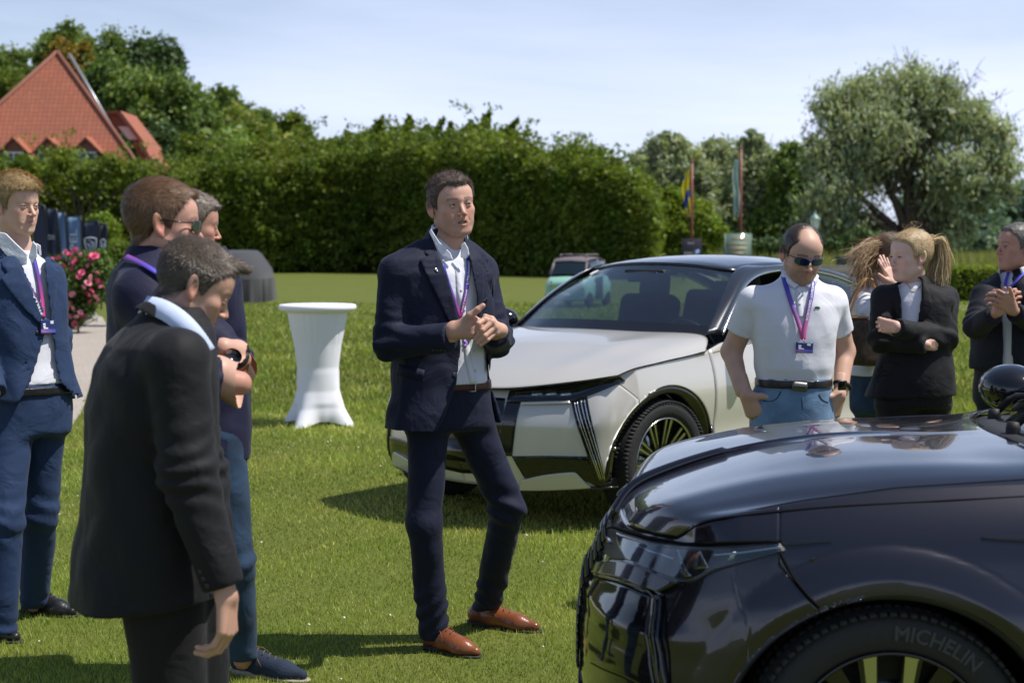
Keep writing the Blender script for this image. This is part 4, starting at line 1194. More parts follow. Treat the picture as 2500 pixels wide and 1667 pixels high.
# ------------------------------------------------------------------ car-sized exhibit under a black cloth
Yd = 45.0
M['black_cloth'] = mat('black_cloth', (0.034, 0.034, 0.040), 0.85, sheen=0.2, fold=0.15, fold_scale=2)
db = np.array([(566 - 1250) / FPX * Yd, Yd, 0.0])
t = empty('covered_car', db, label='car hidden under a black pleated cloth on the far lawn', cat='covered car')
def rsec(hw, hd, n=120, p=4.0):
    a = np.linspace(0, 2 * PI, n + 1)[:-1]; c, s_ = np.cos(a), np.sin(a)
    r = 1 / (np.abs(c / hw) ** p + np.abs(s_ / hd) ** p) ** (1 / p)
    return r * c, r * s_
prof = [(1.50, .30, .9), (1.49, .50, 1.2), (1.40, .62, 1.45), (1.20, .74, 1.75), (0.95, .90, 2.05), (0.80, .93, 2.15), (0.66, .93, 2.16)]
top = []
for z, hw, hd in prof:
    x, y = rsec(hw, hd, 160, 3.0); top.append(np.stack([x, y + 1.0, np.full_like(x, z)], 1))
top = np.array(top); top = np.concatenate([top, top[:, :1]], 1)
capv = np.tile(np.array([[0, 1.0, 1.50]]), (161, 1))[None]
grid_obj('top_cloth', np.concatenate([capv, top]), M['black_cloth'], t, flip=True)
sk = []
for q in np.linspace(0, 1, 10):
    x, y = rsec(.95 + .02 * q, 2.17 + .02 * q, 160, 3.0); a = np.arange(160)
    f = 1 + (0.02 + 0.045 * q) * (np.sin(a * 2.4 + np.sin(a * .7) * 2) * .6 + np.sin(a * 1.27) * .4)
    sk.append(np.stack([x * f, y * f + 1.0, np.full_like(x, .68 - q * .67)], 1))
sk = np.array(sk); sk = np.concatenate([sk, sk[:, :1]], 1)
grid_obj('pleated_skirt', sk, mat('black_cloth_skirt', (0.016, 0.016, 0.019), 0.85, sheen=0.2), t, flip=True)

# ------------------------------------------------------------------ small mint green two-seater in the distance
M['mint'] = mat('mint', (0.30, 0.56, 0.45), 0.28, coat=0.7)
M['mink_roof'] = mat('mink_roof', (0.17, 0.14, 0.145), 0.5)
M['car_glass'] = mat('car_glass', (0.012, 0.022, 0.030), 0.05, coat=0.6)
M['rubber'] = mat('rubber', (0.018, 0.018, 0.019), 0.75, bump=0.3, bump_scale=60)
M['chrome'] = mat('chrome', (0.62, 0.63, 0.65), 0.12, metal=1.0)
cb = np.array([(1412 - 1250) / FPX * 41.5, 41.5, 0.0])
mc = empty('microcar', cb, rad(248), label='small mint green beach car with a brown roof parked far off on the lawn', cat='car')
# local: x forward, y left
def lx_sec(st):
    """loft along x: rows of (x, half width bottom/mid/top, z bottom/mid/top)"""
    G = []
    for x, wb, wm, wt_, zb, zm, zt in st:
        row = [(x, 0, zb), (x, -wb * .9, zb), (x, -wb, zb + .06), (x, -wm, zm), (x, -wm, (zm + zt) / 2), (x, -wt_, zt - .03), (x, -wt_ * .85, zt), (x, 0, zt + .02)]
        row += [(a, -b, c) for a, b, c in row[-2::-1]]
        G.append(row)
    return np.array(G, float)
mc.scale = (.86,) * 3
body = lx_sec([(1.16, .50, .52, .46, .34, .5, .62), (1.22, .60, .62, .54, .28, .5, .74), (1.05, .66, .68, .60, .22, .5, .92), (.78, .68, .70, .62, .2, .5, .98), (.45, .69, .71, .66, .2, .5, 1.0),
               (-.2, .69, .71, .67, .2, .5, 1.0), (-.8, .68, .70, .64, .2, .5, 1.0), (-1.12, .66, .68, .58, .24, .5, .95), (-1.22, .55, .58, .5, .32, .5, .85)])
def resample(G, k=4):
    G = np.asarray(G); t0 = np.arange(len(G)); t1 = np.linspace(0, len(G) - 1, (len(G) - 1) * k + 1)
    def cr(A, t):
        i = np.clip(np.floor(t).astype(int), 0, len(A) - 2); f = (t - i).reshape((-1,) + (1,) * (A.ndim - 1))
        p0, p1, p2, p3 = A[np.maximum(i - 1, 0)], A[i], A[i + 1], A[np.minimum(i + 2, len(A) - 1)]
        return 0.5 * ((2 * p1) + (-p0 + p2) * f + (2 * p0 - 5 * p1 + 4 * p2 - p3) * f * f + (-p0 + 3 * p1 - 3 * p2 + p3) * f ** 3)
    return cr(G, t1)
G = resample(body, 4)
ob = grid_obj('body', G, M['mint'], mc)
V, F = join_arrays([(G[0], np.array([[0, i, i + 1, i + 1] for i in range(1, G.shape[1] - 1)])), (G[-1], np.array([[0, i + 1, i, i] for i in range(1, G.shape[1] - 1)]))])
link_mesh('end_panel', fix_mesh('end_panel', V, F), mc, M['mint'])
cabin = lx_sec([(.98, .58, .6, .50, .96, 1.0, 1.02), (.72, .60, .62, .53, .98, 1.1, 1.40), (.60, .61, .63, .54, .98, 1.1, 1.47), (-.2, .62, .64, .55, .98, 1.1, 1.52), (-.85, .60, .62, .53, .98, 1.1, 1.45), (-1.08, .56, .58, .48, .96, 1.0, 1.1)])
Gc = resample(cabin, 4); grid_obj('cabin_glass', Gc, M['car_glass'], mc)
rf_ = lx_sec([(.74, .50, .53, .50, 1.38, 1.40, 1.42), (.58, .55, .57, .54, 1.42, 1.46, 1.50), (-.2, .57, .59, .55, 1.46, 1.50, 1.55), (-.85, .54, .56, .52, 1.40, 1.44, 1.47)])
grid_obj('roof', resample(rf_, 4), M['mink_roof'], mc)
for sy in (-1, 1):
    tube('roof_pillar', [(.97, sy * .56, 1.0), (.72, sy * .53, 1.40)], .035, M['mink_roof'], mc, 6)
    tube('roof_pillar', [(-1.02, sy * .55, 1.0), (-.85, sy * .53, 1.42)], .04, M['mink_roof'], mc, 6)
    tube('roof_pillar', [(-.1, sy * .62, 1.0), (-.12, sy * .56, 1.50)], .03, M['mink_roof'], mc, 6)
    tube('roof_rail', [(.5, sy * .42, 1.53), (.45, sy * .42, 1.62), (-.6, sy * .42, 1.63), (-.65, sy * .42, 1.53)], .022, M['mink_roof'], mc, 6)
    for xx in (.84, -.82):
        V, F = lathe_arrays([(0, -.07), (.17, -.07), (.262, -.06), (.27, 0), (.262, .06), (.17, .07), (0, .07)], 28, 'y')
        w = empty('wheel_hub', (xx, sy * .63, .27)); w.parent = mc
        link_mesh('tyre', fix_mesh('tyre', V, F), w, M['rubber'])
        V, F = lathe_arrays([(0, sy * -.078), (.06, sy * -.085), (.17, sy * -.072), (.17, 0)], 28, 'y')
        link_mesh('rim', fix_mesh('rim', V, F), w, mat('mint_rim', (0.5, 0.68, 0.6), 0.4))
    V, F = lathe_arrays([(0, .03), (.07, .02), (.085, -.01), (0, -.02)], 16, 'x')
    o = link_mesh('headlight', fix_mesh('headlight', V, F), mc, M['chrome']); o.location = (1.2, sy * .44, .74)
    box('door_opening', (.1, sy * .715, .62), (.34, .012, .34), mat('car_inside', (0.03, 0.03, 0.035), .8), mc, bevel=.01)
box('number_plate', (1.235, 0, .42), (.01, .18, .05), M['white_paint'], mc)
for xx in (.35, 0, -.4): tube('roof_bar', [(xx, -.42, 1.62), (xx, .42, 1.62)], .016, M['mink_roof'], mc, 6)
# ------------------------------------------------------------------ cars: panels laid on one lofted body surface
M["rubber"] = M.get("rubber") or mat("rubber", (0.018, 0.018, 0.019), 0.75)
M['gloss_black'] = mat('gloss_black', (0.006, 0.006, 0.007), 0.08, coat=0.6)
M['seam_dark'] = mat('seam_dark', (0.004, 0.004, 0.004), 0.8, spec=0.1)
M['white_car_paint'] = mat('white_car_paint', (0.60, 0.57, 0.525), 0.30, metal=0.3, coat=1.0, coat_rough=0.02, flake=0.05)
M['grey_car_paint'] = mat('grey_car_paint', (0.014, 0.0128, 0.021), 0.22, metal=0.45, coat=1.0, coat_rough=0.008, flake=0.04)
M['roof_paint'] = mat('roof_paint', (0.020, 0.022, 0.030), 0.22, metal=0.3, coat=1.0)
M['lamp_black'] = mat('lamp_black', (0.006, 0.006, 0.008), 0.35)
M['matt_black'] = mat('matt_black', (0.012, 0.012, 0.013), 0.6)
M['screen_glass'] = glass_mat('screen_glass', (0.46, 0.55, 0.60), 0.08)
M['side_glass'] = glass_mat('side_glass', (0.66, 0.74, 0.74), 0.03)
M['lamp_lens'] = glass_mat('lamp_lens', (0.8, 0.85, 0.9), 0.0)
M['seat_fabric'] = mat('seat_fabric', (0.022, 0.024, 0.03), 0.8)
M['machined'] = mat('machined', (0.52, 0.52, 0.50), 0.22, metal=1.0)
M['dash_light'] = mat('dash_light', (0.45, 0.50, 0.50), 0.6)

def crm(P, t):
    """Catmull-Rom through control rows at fractional index t"""
    P = np.asarray(P, float); t = np.atleast_1d(np.asarray(t, float))
    i = np.clip(np.floor(t).astype(int), 0, len(P) - 2); f = (t - i).reshape((-1,) + (1,) * (P.ndim - 1))
    g = lambda k: P[np.clip(k, 0, len(P) - 1)]
    p1, p2 = g(i), g(i + 1)
    p0 = np.where((i > 0).reshape(f.shape), g(i - 1), 2 * p1 - p2); p3 = np.where((i + 2 < len(P)).reshape(f.shape), g(i + 2), 2 * p2 - p1)
    return 0.5 * ((2 * p1) + (-p0 + p2) * f + (2 * p0 - 5 * p1 + 4 * p2 - p3) * f * f + (-p0 + 3 * p1 - 3 * p2 + p3) * f ** 3)

def coons(a, b, c, d, nu, nv):
    """a: edge v=0 (u 0..1), b: edge v=1, c: edge u=0 (v 0..1), d: edge u=1; each a list of control points"""
    U = np.linspace(0, 1, nu); Vv = np.linspace(0, 1, nv)
    A, B = crm(a, U * (len(a) - 1)), crm(b, U * (len(b) - 1)); Cc, D = crm(c, Vv * (len(c) - 1)), crm(d, Vv * (len(d) - 1))
    u = U[:, None, None]; v = Vv[None, :, None]
    return (1 - v) * A[:, None] + v * B[:, None] + (1 - u) * Cc[None] + u * D[None] - ((1 - u) * (1 - v) * A[0] + u * (1 - v) * A[-1] + (1 - u) * v * B[0] + u * v * B[-1])

class Body:
    """plan outline (left half, nose centre -> tail centre) pushed in by an amount that depends on height"""
    def __init__(s, X, Y, deg, plan, inset, ztop, zlow, arches, par=None):
        s.o = np.array([X, Y, 0.0]); a = rad(deg); s.deg = deg
        s.R = np.array([[math.cos(a), -math.sin(a), 0], [math.sin(a), math.cos(a), 0], [0, 0, 1]])
        s.plan = np.asarray(plan, float); s.n = len(plan) - 1
        tt = np.linspace(0, s.n, 1200); C = crm(s.plan, tt); C[:, 1] = np.maximum(C[:, 1], 0)
        L = np.concatenate([[0], np.cumsum(np.linalg.norm(np.diff(C, axis=0), axis=1))]); s.L = L[-1]
        s.tab_l, s.tab = L, C
        T = np.gradient(C, axis=0); T /= np.linalg.norm(T, axis=1)[:, None]; s.nrm2 = np.stack([T[:, 1], -T[:, 0]], 1)
        s.nrm2 *= np.sign((s.nrm2 * (C - np.array([-1.6, 0]))).sum(1))[:, None]
        s.inset, s.zt, s.zl, s.arches = inset, ztop, zlow, arches
        s.root = None; s.sl = (.83, .13)
    def P(s, l, z, side=1, off=0.0):
        l = np.asarray(l, float); z = np.asarray(z, float)
        x = np.interp(l, s.tab_l, s.tab[:, 0]); y = np.interp(l, s.tab_l, s.tab[:, 1])
        nx = np.interp(l, s.tab_l, s.nrm2[:, 0]); ny = np.interp(l, s.tab_l, s.nrm2[:, 1])
        i = s.inset(l, z, x) - off
        return np.stack([x - nx * i, side * np.maximum(y - ny * i, 0), z], -1)
    def lx(s, x):
        """arc position on the side where plan x equals x (side part)"""
        k = np.argmax(s.tab[:, 1] > 0.8); return float(np.interp(-x, -s.tab[k:900, 0], s.tab_l[k:900]))
    def ztop(s, l): return s.zt(l, np.interp(l, s.tab_l, s.tab[:, 0]))
    def zlow(s, l):
        x = np.interp(l, s.tab_l, s.tab[:, 0]); y = np.interp(l, s.tab_l, s.tab[:, 1]); z = s.zl(l, x)
        for (cx, cz, a, b) in s.arches:
            q = 1 - ((x - cx) / a) ** 2; z = np.where((q > 0) & (y > 0.78), np.maximum(z, cz + b * np.sqrt(np.maximum(q, 0))), z)
        return z
    def world(s, p): return s.o + np.asarray(p) @ s.R.T
    def local(s, p): return (np.asarray(p) - s.o) @ s.R
    def px(s, p):
        w = s.world(p) - np.array([0, 0, CAMH]); c, sn = math.cos(TH), math.sin(TH)
        d = w[..., 1] * c - w[..., 2] * sn; up = w[..., 1] * sn + w[..., 2] * c
        return np.stack([1250 + FPX * w[..., 0] / d, 833.5 - FPX * up / d], -1)
    def prep(s):
        l = np.linspace(0, s.L * 0.6, 900); z = np.linspace(0.15, 1.1, 240)
        s.gl, s.gz = np.meshgrid(l, z, indexing='ij'); s.gp = s.px(s.P(s.gl, s.gz))
    def find(s, u, v):
        """(arc, height) of the left-hand body surface seen at a pixel"""
        d = ((s.gp - np.array([u, v])) ** 2).sum(-1); k = np.unravel_index(np.argmin(d), d.shape)
        return s.gl[k], s.gz[k]
    def meet(s, u, v, axis, val):
        o = s.local(np.array([0, 0, CAMH])); d = ray(u, v) @ s.R
        k = 'xyz'.index(axis); return o + d * ((val - o[k]) / d[k])
    def strip(s, name, l0, l1, m, nl=60, nz=24, side=1, off=0.0, arch_dense=False, zt=None, zb=None, thick=0.006, slant=0.0, **k):
        ls = np.linspace(l0, l1, nl)
        G = np.zeros((nl, nz, 3)); t = np.linspace(0, 1, nz)
        for i, l in enumerate(ls):
            b = float(s.zlow(l)) if zb is None else zb(l); tp = float(s.ztop(l)) if zt is None else zt(l)
            zz = b + (tp - b) * t; w = (i / (nl - 1)) ** 4 if slant > 0 else (1 - i / (nl - 1)) ** 4
            l2 = l + (w * abs(slant) * np.clip(s.sl[0] - zz, 0, s.sl[1]) if slant else 0 * zz)
            if slant: zz = np.maximum(zz, s.zlow(l2))
            G[i] = s.P(l2, zz, side, off)
        return grid_obj(name, G, m, s.root, thick=thick if side > 0 else thick, flip=(side < 0), **k)
    def patch(s, name, top, bot, m, off=0.006, n=24, nv=16, side=1, thick=0.012, par=None, px=True, **k):
        A = [s.find(*q) if px else q for q in top]; B = [s.find(*q) if px else q for q in bot]
        U = np.linspace(0, 1, n)
        a = crm(A, U * (len(A) - 1)) if len(A) > 2 else np.array([np.array(A[0]) * (1 - u) + np.array(A[1]) * u for u in U])
        b = crm(B, U * (len(B) - 1)) if len(B) > 2 else np.array([np.array(B[0]) * (1 - u) + np.array(B[1]) * u for u in U])
        v = np.linspace(0, 1, nv)[None, :, None]; Q = a[:, None] * (1 - v) + b[:, None] * v
        G = s.P(Q[..., 0], Q[..., 1], side, off)
        return grid_obj(name, G, m, par or s.root, thick=thick, flip=(side > 0), **k)
    def line(s, name, pts, r, m, off=0.002, side=1, par=None, px=True, n=30):
        A = [s.find(*q) if px else q for q in pts]; U = np.linspace(0, len(A) - 1, n); a = crm(A, U) if len(A) > 2 else np.array([np.array(A[0]) + (np.array(A[1]) - np.array(A[0])) * u for u in U])
        G = s.P(a[:, 0], a[:, 1], side, off); return tube(name, G, r, m, par or s.root, 6)

def wheel(parent, x, y, z, R, W, rim_r, style, steer=0.0, side=1, txt=None):
    w = empty('wheel', (x, y, z)); w.parent = parent; w.rotation_euler = (0, 0, rad(steer))
    h = W / 2
    # lathe around y; outer face at +side*h
    prof = [(rim_r, -h * .8), (rim_r + .015, -h * .95), (R - .045, -h), (R - .012, -h * .9), (R, -h * .74), (R, h * .74), (R - .012, h * .9), (R - .03, h * 1.0), (R - .05, h * 1.03), (rim_r + .03, h * 1.0), (rim_r + .012, h * .97), (rim_r, h * .85)]
    V, F = lathe_arrays(prof, 120, 'y'); V[:, 1] *= side
    o = link_mesh('tyre', fix_mesh('tyre', V, F), w, M['rubber'])
    parts = []
    for k in range(88):   # tread blocks on the shoulder
        a = 2 * PI * k / 88
        for yo, hw in ((h * .80, .028), (h * .25, .022), (-h * .3, .022)):
            Rm = np.array([[math.cos(a), 0, -math.sin(a)], [0, 1, 0], [math.sin(a), 0, math.cos(a)]])
            parts.append(box_arrays(Rm @ np.array([R - (.0015 if yo < h * .7 else .006), side * yo, 0]), (.0045, hw, .0085), Rm))
    V, F = join_arrays(parts); link_mesh('tread', np_mesh('tread', V, F), o, M['rubber'], smooth=False, kind='stuff')
    if txt:
        def wrap(V, sc=1.0, r0=rim_r + (R - rim_r) * .47, a0=rad(112)):
            a = a0 + V[:, 0] / r0 * side; r = r0 + V[:, 1]
            return np.stack([-np.cos(a) * r * -1 * side, side * (h * 1.025 + .001 + V[:, 2] * 0.6), np.sin(a) * r], 1)
        lettering('sidewall_lettering', txt, 0.052, mat('sidewall_relief', (0.045, 0.045, 0.048), .55), o, wrap, extrude=0.0012, bold=0.001)
    yf = side * (h * .78)
    V, F = lathe_arrays([(0.0, -.02), (rim_r * .55, -.02), (rim_r * .9, .0), (rim_r * .985, .03), (rim_r, .045), (rim_r * 1.0, -.02)], 96, 'y'); V[:, 1] *= side; V[:, 1] += yf - side * .06
    rim = link_mesh('rim', fix_mesh('rim', V, F), w, M['matt_black'])
    V, F = lathe_arrays([(rim_r * .96, .012), (rim_r * .985, .022), (rim_r * 1.005, .012), (rim_r * .985, 0)], 96, 'y'); V[:, 1] *= side; V[:, 1] += yf
    link_mesh('rim_lip', fix_mesh('rim_lip', V, F), rim, M['machined'] if style == 'fine' else M['gloss_black'])
    V, F = lathe_arrays([(0, .012), (.03, .012), (.036, 0), (0, 0)], 24, 'y'); V[:, 1] *= side; V[:, 1] += yf - side * .02
    link_mesh('hub_cap', fix_mesh('hub_cap', V, F), rim, M['gloss_black'])
    V, F = lathe_arrays([(0.05, -.09), (rim_r * .75, -.09), (rim_r * .75, -.075), (0.05, -.075)], 60, 'y'); V[:, 1] *= side; V[:, 1] += yf
    link_mesh('brake_disc', fix_mesh('brake_disc', V, F), rim, M['machined'])
    def spoke(poly, d0, d1, a, mm, nm):
        ca, sa = math.cos(a), math.sin(a)
        f = lambda p, q, d: (p * ca - q * sa, yf + side * (d - 0.03 * (1 - p / rim_r)), p * sa + q * ca)
        prism(nm, poly, d0, d1, f, mm, rim)
    if style == 'fine':
        for k in range(10):
            a = 2 * PI * k / 10 + .2
            for s_ in (-1, 1):
                q0, q1 = s_ * .012, s_ * .055
                spoke([(.05, q0 - .012), (rim_r * .97, q1 - .016), (rim_r * .97, q1 + .016), (.05, q0 + .012)], -.02, .0, a, M['gloss_black'], 'spoke')
                spoke([(rim_r * .40, s_ * .020 - .0035), (rim_r * .965, s_ * .058 - .010), (rim_r * .965, s_ * .058 + .006), (rim_r * .40, s_ * .020 + .003)], .0005, .003, a, M['machined'], 'spoke_face')
    else:
        for k in range(5):
            a = 2 * PI * k / 5 + PI / 2
            for s_ in (-1, 1):
                pts = [(.05, s_ * .02), (rim_r * .97, s_ * .035), (rim_r * .97, s_ * .085), (rim_r * .86, s_ * .08), (.05, s_ * .05)]
                spoke(pts, -.03, -.002, a, M['gloss_black'], 'spoke')
                face = [(rim_r * .30, s_ * .030), (rim_r * .97, s_ * .036), (rim_r * .965, s_ * .075), (rim_r * .905, s_ * .136), (rim_r * .885, s_ * .130), (rim_r * .925, s_ * .085), (rim_r * .90, s_ * .068), (rim_r * .30, s_ * .046)]
                spoke(face, -.001, .004, a, M['machined'], 'spoke_face')
                tri = [(rim_r * .93, s_ * .155), (rim_r * .80, s_ * .215), (rim_r * .78, s_ * .18), (rim_r * .80, s_ * .17)]
                spoke([(rim_r * .90, s_ * .150), (rim_r * .845, s_ * .192), (rim_r * .80, s_ * .168), (rim_r * .83, s_ * .150)], -.002, .003, a, M['machined'], 'spoke_face')
                spoke([(.08, s_ * .06), (rim_r * .88, s_ * .155), (rim_r * .83, s_ * .19), (.08, s_ * .075)], -.035, -.004, a, M['gloss_black'], 'spoke')
    return w

def soft_box(name, c, h, r, m, parent, R=None, res=None, **k):
    """rounded block"""
    c = np.asarray(c, float); h = np.asarray(h, float)
    o = box(name, (0, 0, 0), h, m, parent, None, bevel=0.0, **k); o.location = c
    if R is not None: o.rotation_euler = R
    b = o.modifiers.new('bevel', 'BEVEL'); b.width = r; b.segments = 4
    o.data.polygons.foreach_set('use_smooth', np.ones(len(o.data.polygons), dtype=bool))
    return o

def cabin_fit(root, x0, z0=0.0, wheel_side=1):
    for sy in (1, -1):
        soft_box('seat_cushion', (x0 - 1.30, sy * .37, .60 + z0), (.25, .24, .09), .06, M['seat_fabric'], root)
        soft_box('seat_back', (x0 - 1.60, sy * .37, .94 + z0), (.09, .235, .33), .07, M['seat_fabric'], root, R=(0, rad(-14), 0))
        soft_box('headrest', (x0 - 1.72, sy * .37, 1.31 + z0), (.05, .12, .10), .045, M['seat_fabric'], root, R=(0, rad(-8), 0))
        soft_box('rear_seat_back', (x0 - 2.55, sy * .34, .98 + z0), (.08, .32, .30), .06, M['seat_fabric'], root, R=(0, rad(-18), 0))
        soft_box('rear_headrest', (x0 - 2.67, sy * .36, 1.27 + z0), (.045, .11, .07), .04, M['seat_fabric'], root)
    G = coons([(x0 - .40, -.68, 1.00 + z0), (x0 - .28, 0, 1.03 + z0), (x0 - .40, .68, 1.00 + z0)], [(x0 - .92, -.70, .96 + z0), (x0 - .88, 0, 1.0 + z0), (x0 - .92, .70, .96 + z0)],
              [(x0 - .40, -.68, 1.0 + z0), (x0 - .65, -.69, 1.0 + z0), (x0 - .92, -.70, .96 + z0)], [(x0 - .40, .68, 1.0 + z0), (x0 - .65, .69, 1.0 + z0), (x0 - .92, .70, .96 + z0)], 24, 10)
    grid_obj('dashboard', G, M['seat_fabric'], root, thick=0.05)
    a = np.linspace(0, 2 * PI, 33)
    tl = rad(-62)
    q = np.stack([x0 - 1.02 + .18 * np.sin(a) * math.cos(tl) , .37 + .185 * np.cos(a), .96 + z0 - .18 * np.sin(a) * math.sin(tl)], 1)
    tube('steering_wheel', q, .015, M['matt_black'], root, 8)
    soft_box('rear_view_mirror', (x0 - 1.02, 0, 1.40 + z0), (.012, .12, .035), .01, M['matt_black'], root)
# ------------------------------------------------------------------ the white car
plan = [(0.865, 0), (0.855, .15), (0.83, .30), (0.785, .45), (0.72, .61), (0.665, .74), (0.60, .83), (0.48, .89), (0.25, .922), (-.1, .93), (-.8, .935), (-1.6, .935), (-2.4, .935), (-3.1, .92), (-3.7, .87), (-4.05, .74), (-4.18, .5), (-4.22, .2), (-4.23, 0)]
def w_inset(l, z, x):
    fr = np.clip((x - .35) / .35, 0, 1)                     # 1 on the nose
    side = 0.095 * np.clip((z - .72) / .36, 0, 1) ** 1.8 + 0.05 * np.clip((.42 - z) / .25, 0, 1) ** 1.5 + 0.018 * np.exp(-((z - .50) / .12) ** 2)
    nose = 0.16 * np.clip((z - .60) / .30, 0, 1) ** 1.7 + 0.05 * np.clip((.42 - z) / .2, 0, 1) ** 1.4
    return side * (1 - fr) + nose * fr
W = Body(0.24, 9.72, 231.0, plan, w_inset,
         lambda l, x: np.interp(x, [-4.25, -4.0, -3.4, -2.2, -1.2, -.62, -.41, 0, .36, .53, .65, .80, .9], [.98, 1.04, 1.08, 1.06, 1.04, 1.03, .985, .955, .925, .893, .853, .806, .80]),
         lambda l, x: np.interp(x, [-4.25, -3.9, -3.3, -.5, .5, .6, .9], [.36, .33, .30, .30, .285, .27, .235]),
         [(0.06, .365, .515, .448), (-2.92, .365, .45, .448)])
W.prep(); W.sl = (.89, .14)
W.root = empty('white_car', W.o, rad(231), label='pearl white fastback car with a black roof, standing behind the speaker', cat='car')
ls = lambda x: W.lx(x)
# dark under-shell that shows in the gaps between panels
for sd in (1, -1):
    W.strip('inner_shell', 0, W.L, M['seam_dark'], 220, 14, sd, -0.022, thick=0.002)
    WP = M['white_car_paint']
    W.strip('front_bumper', 0.0, ls(.53), WP, 70, 30, sd, slant=1.3)
    W.strip('front_fender', ls(.524), ls(-.44), WP, 90, 26, sd, slant=-1.3)
    W.strip('front_door', ls(-.447), ls(-1.55), WP, 30, 26, sd)
    W.strip('rear_door', ls(-1.557), ls(-2.50), WP, 30, 26, sd)
    W.strip('rear_quarter', ls(-2.507), ls(-3.60), WP, 60, 26, sd)
    W.strip('rear_bumper', ls(-3.607), W.L, WP, 40, 26, sd)
    W.strip('sill_trim', ls(-.42), ls(-2.45), M['gloss_black'], 20, 6, sd, 0.004, zt=lambda l: float(W.zlow(l)) + .012, zb=lambda l: .19)
    W.strip('door_handle', ls(-1.33), ls(-1.52), WP, 10, 4, sd, 0.012, zt=lambda l: .93, zb=lambda l: .905)
    # black wheel-arch lips
    for (cx, a, b) in ((.06, .515, .448), (-2.92, .45, .448)):
        th = np.linspace(rad(-10), rad(190), 60); G = []
        for q in (0.0, .045):
            xx = cx + (a - q) * np.cos(th); zz = .365 + (b - q) * np.sin(th); y = [W.P(ls(float(x)), max(float(z), .2), sd, -0.004 - q * .25) for x, z in zip(xx, zz)]
            G.append([(x, p[1], z) for x, z, p in zip(xx, zz, y)])
        G.append([(x, y - sd * .30, z) for x, y, z in G[1]])
        grid_obj('arch_liner', np.array(G), M['gloss_black'], W.root, thick=0.003)
    for cx in (.05, -2.92):
        wheel(W.root, cx, sd * .80, .362, .362, .235, .262, 'fine', -7 if cx > 0 else 0, sd)
# hood
he = [(.505, .872, .899), (.36, .885, .930), (.15, .893, .948), (0, .895, .960), (-.2, .895, .973), (-.40, .892, .990)]
fe = [(.505, -.872, .899), (.655, -.66, .860), (.79, -.32, .815), (.825, 0, .805), (.79, .32, .815), (.655, .66, .860), (.505, .872, .899)]
be = [(-.40, -.892, .990), (-.585, -.74, 1.075), (-.40, -.38, 1.093), (-.34, 0, 1.10), (-.40, .38, 1.093), (-.585, .74, 1.075), (-.40, .892, .990)]
G = coons(fe, be, [(x, -y, z) for x, y, z in he], he, 90, 50)
u = np.linspace(-1, 1, 90)[:, None]; v = np.linspace(0, 1, 50)[None]
bul = 0.055 * (1 - np.abs(u) ** 2.6) * np.sin(PI * np.clip(v, 0, 1)) ** 0.8 + 0.012 * np.sin(PI * v) * np.exp(-((np.abs(u) - .52) / .10) ** 2)
G[..., 2] += bul
W.hood = grid_obj('hood', G, WP, W.root, thick=0.008)
# fine gap in front of and beside the hood
for e in (he, [(x, -y, z) for x, y, z in he], fe): tube('hood_gap', crm(np.array(e) + np.array([.002, 0, -.002]), np.linspace(0, len(e) - 1, 50)), .0042, M['seam_dark'], W.root, 6)
# black lamp band with lenses, side by side under the hood edge
for sd in (1, -1):
    lamp = W.patch('headlight', [(1246, 953), (1320, 946), (1400, 934), (1460, 924), (1509, 918)], [(1238, 977), (1300, 979), (1394, 979), (1432, 966), (1524, 929)], M['gloss_black'], off=0.010, side=sd)
    W.patch('lens', [(1262, 957), (1330, 950), (1400, 940), (1490, 924)], [(1256, 968), (1330, 968), (1396, 966), (1440, 952)], M['lamp_lens'], off=0.016, side=sd, thick=0.003, par=lamp)
    for (ul, ur) in ((1300, 1325), (1335, 1360), (1370, 1395)):
        W.patch('light_unit', [(ul, 955), (ur, 953)], [(ul, 965), (ur, 964)], M['chrome'], off=0.0125, side=sd, thick=0.004, par=lamp, n=3, nv=3)
    bl = W.patch('light_blade', [(1395, 979), (1434, 967)], [(1459, 1187), (1479, 1189)], M['gloss_black'], off=0.008, side=sd, nv=40)
    for k in range(4):
        a = .2 + .2 * k
        W.line('blade_rib', [(1395 + 39 * a, 982 - 12 * a), (1459 + 20 * a, 1170)], .0035, M['chrome'] if k % 2 else M['machined'], off=0.012, side=sd, par=bl)
    gr = W.patch('grille_side', [(1238, 979), (1272, 981)], [(1215, 1113), (1250, 1113)], M['gloss_black'], off=0.006, side=sd)
    W.patch('lower_intake', [(1250, 1113), (1345, 1113), (1437, 1113)], [(1290, 1182), (1380, 1160), (1462, 1188)], M['gloss_black'], off=0.005, side=sd)
    W.patch('bumper_blade', [(1272, 1172), (1330, 1160), (1395, 1152), (1410, 1156)], [(1270, 1197), (1330, 1197), (1400, 1194), (1442, 1190)], WP, off=0.016, side=sd)
    W.line('lip_trim', [(1250, 1199), (1300, 1198), (1380, 1196), (1440, 1192), (1506, 1188)], .008, M['gloss_black'], off=0.006, side=sd)
    W.patch('panel_edge', [(1277, 981), (1392, 977)], [(1275, 986), (1394, 982)], WP, off=0.022, side=sd, nv=4)
    c = W.find(1500, 1094); p = W.P(*c, sd, 0.002); tube('parking_sensor', [p, p + np.array([.004, sd * .004, 0])], .009, M['machined'], W.root, 12)
    W.line('character_line', [(1740, 861), (1800, 846), (1900, 822)], .003, M['seam_dark'], off=-0.001, side=sd)
lm = W.L
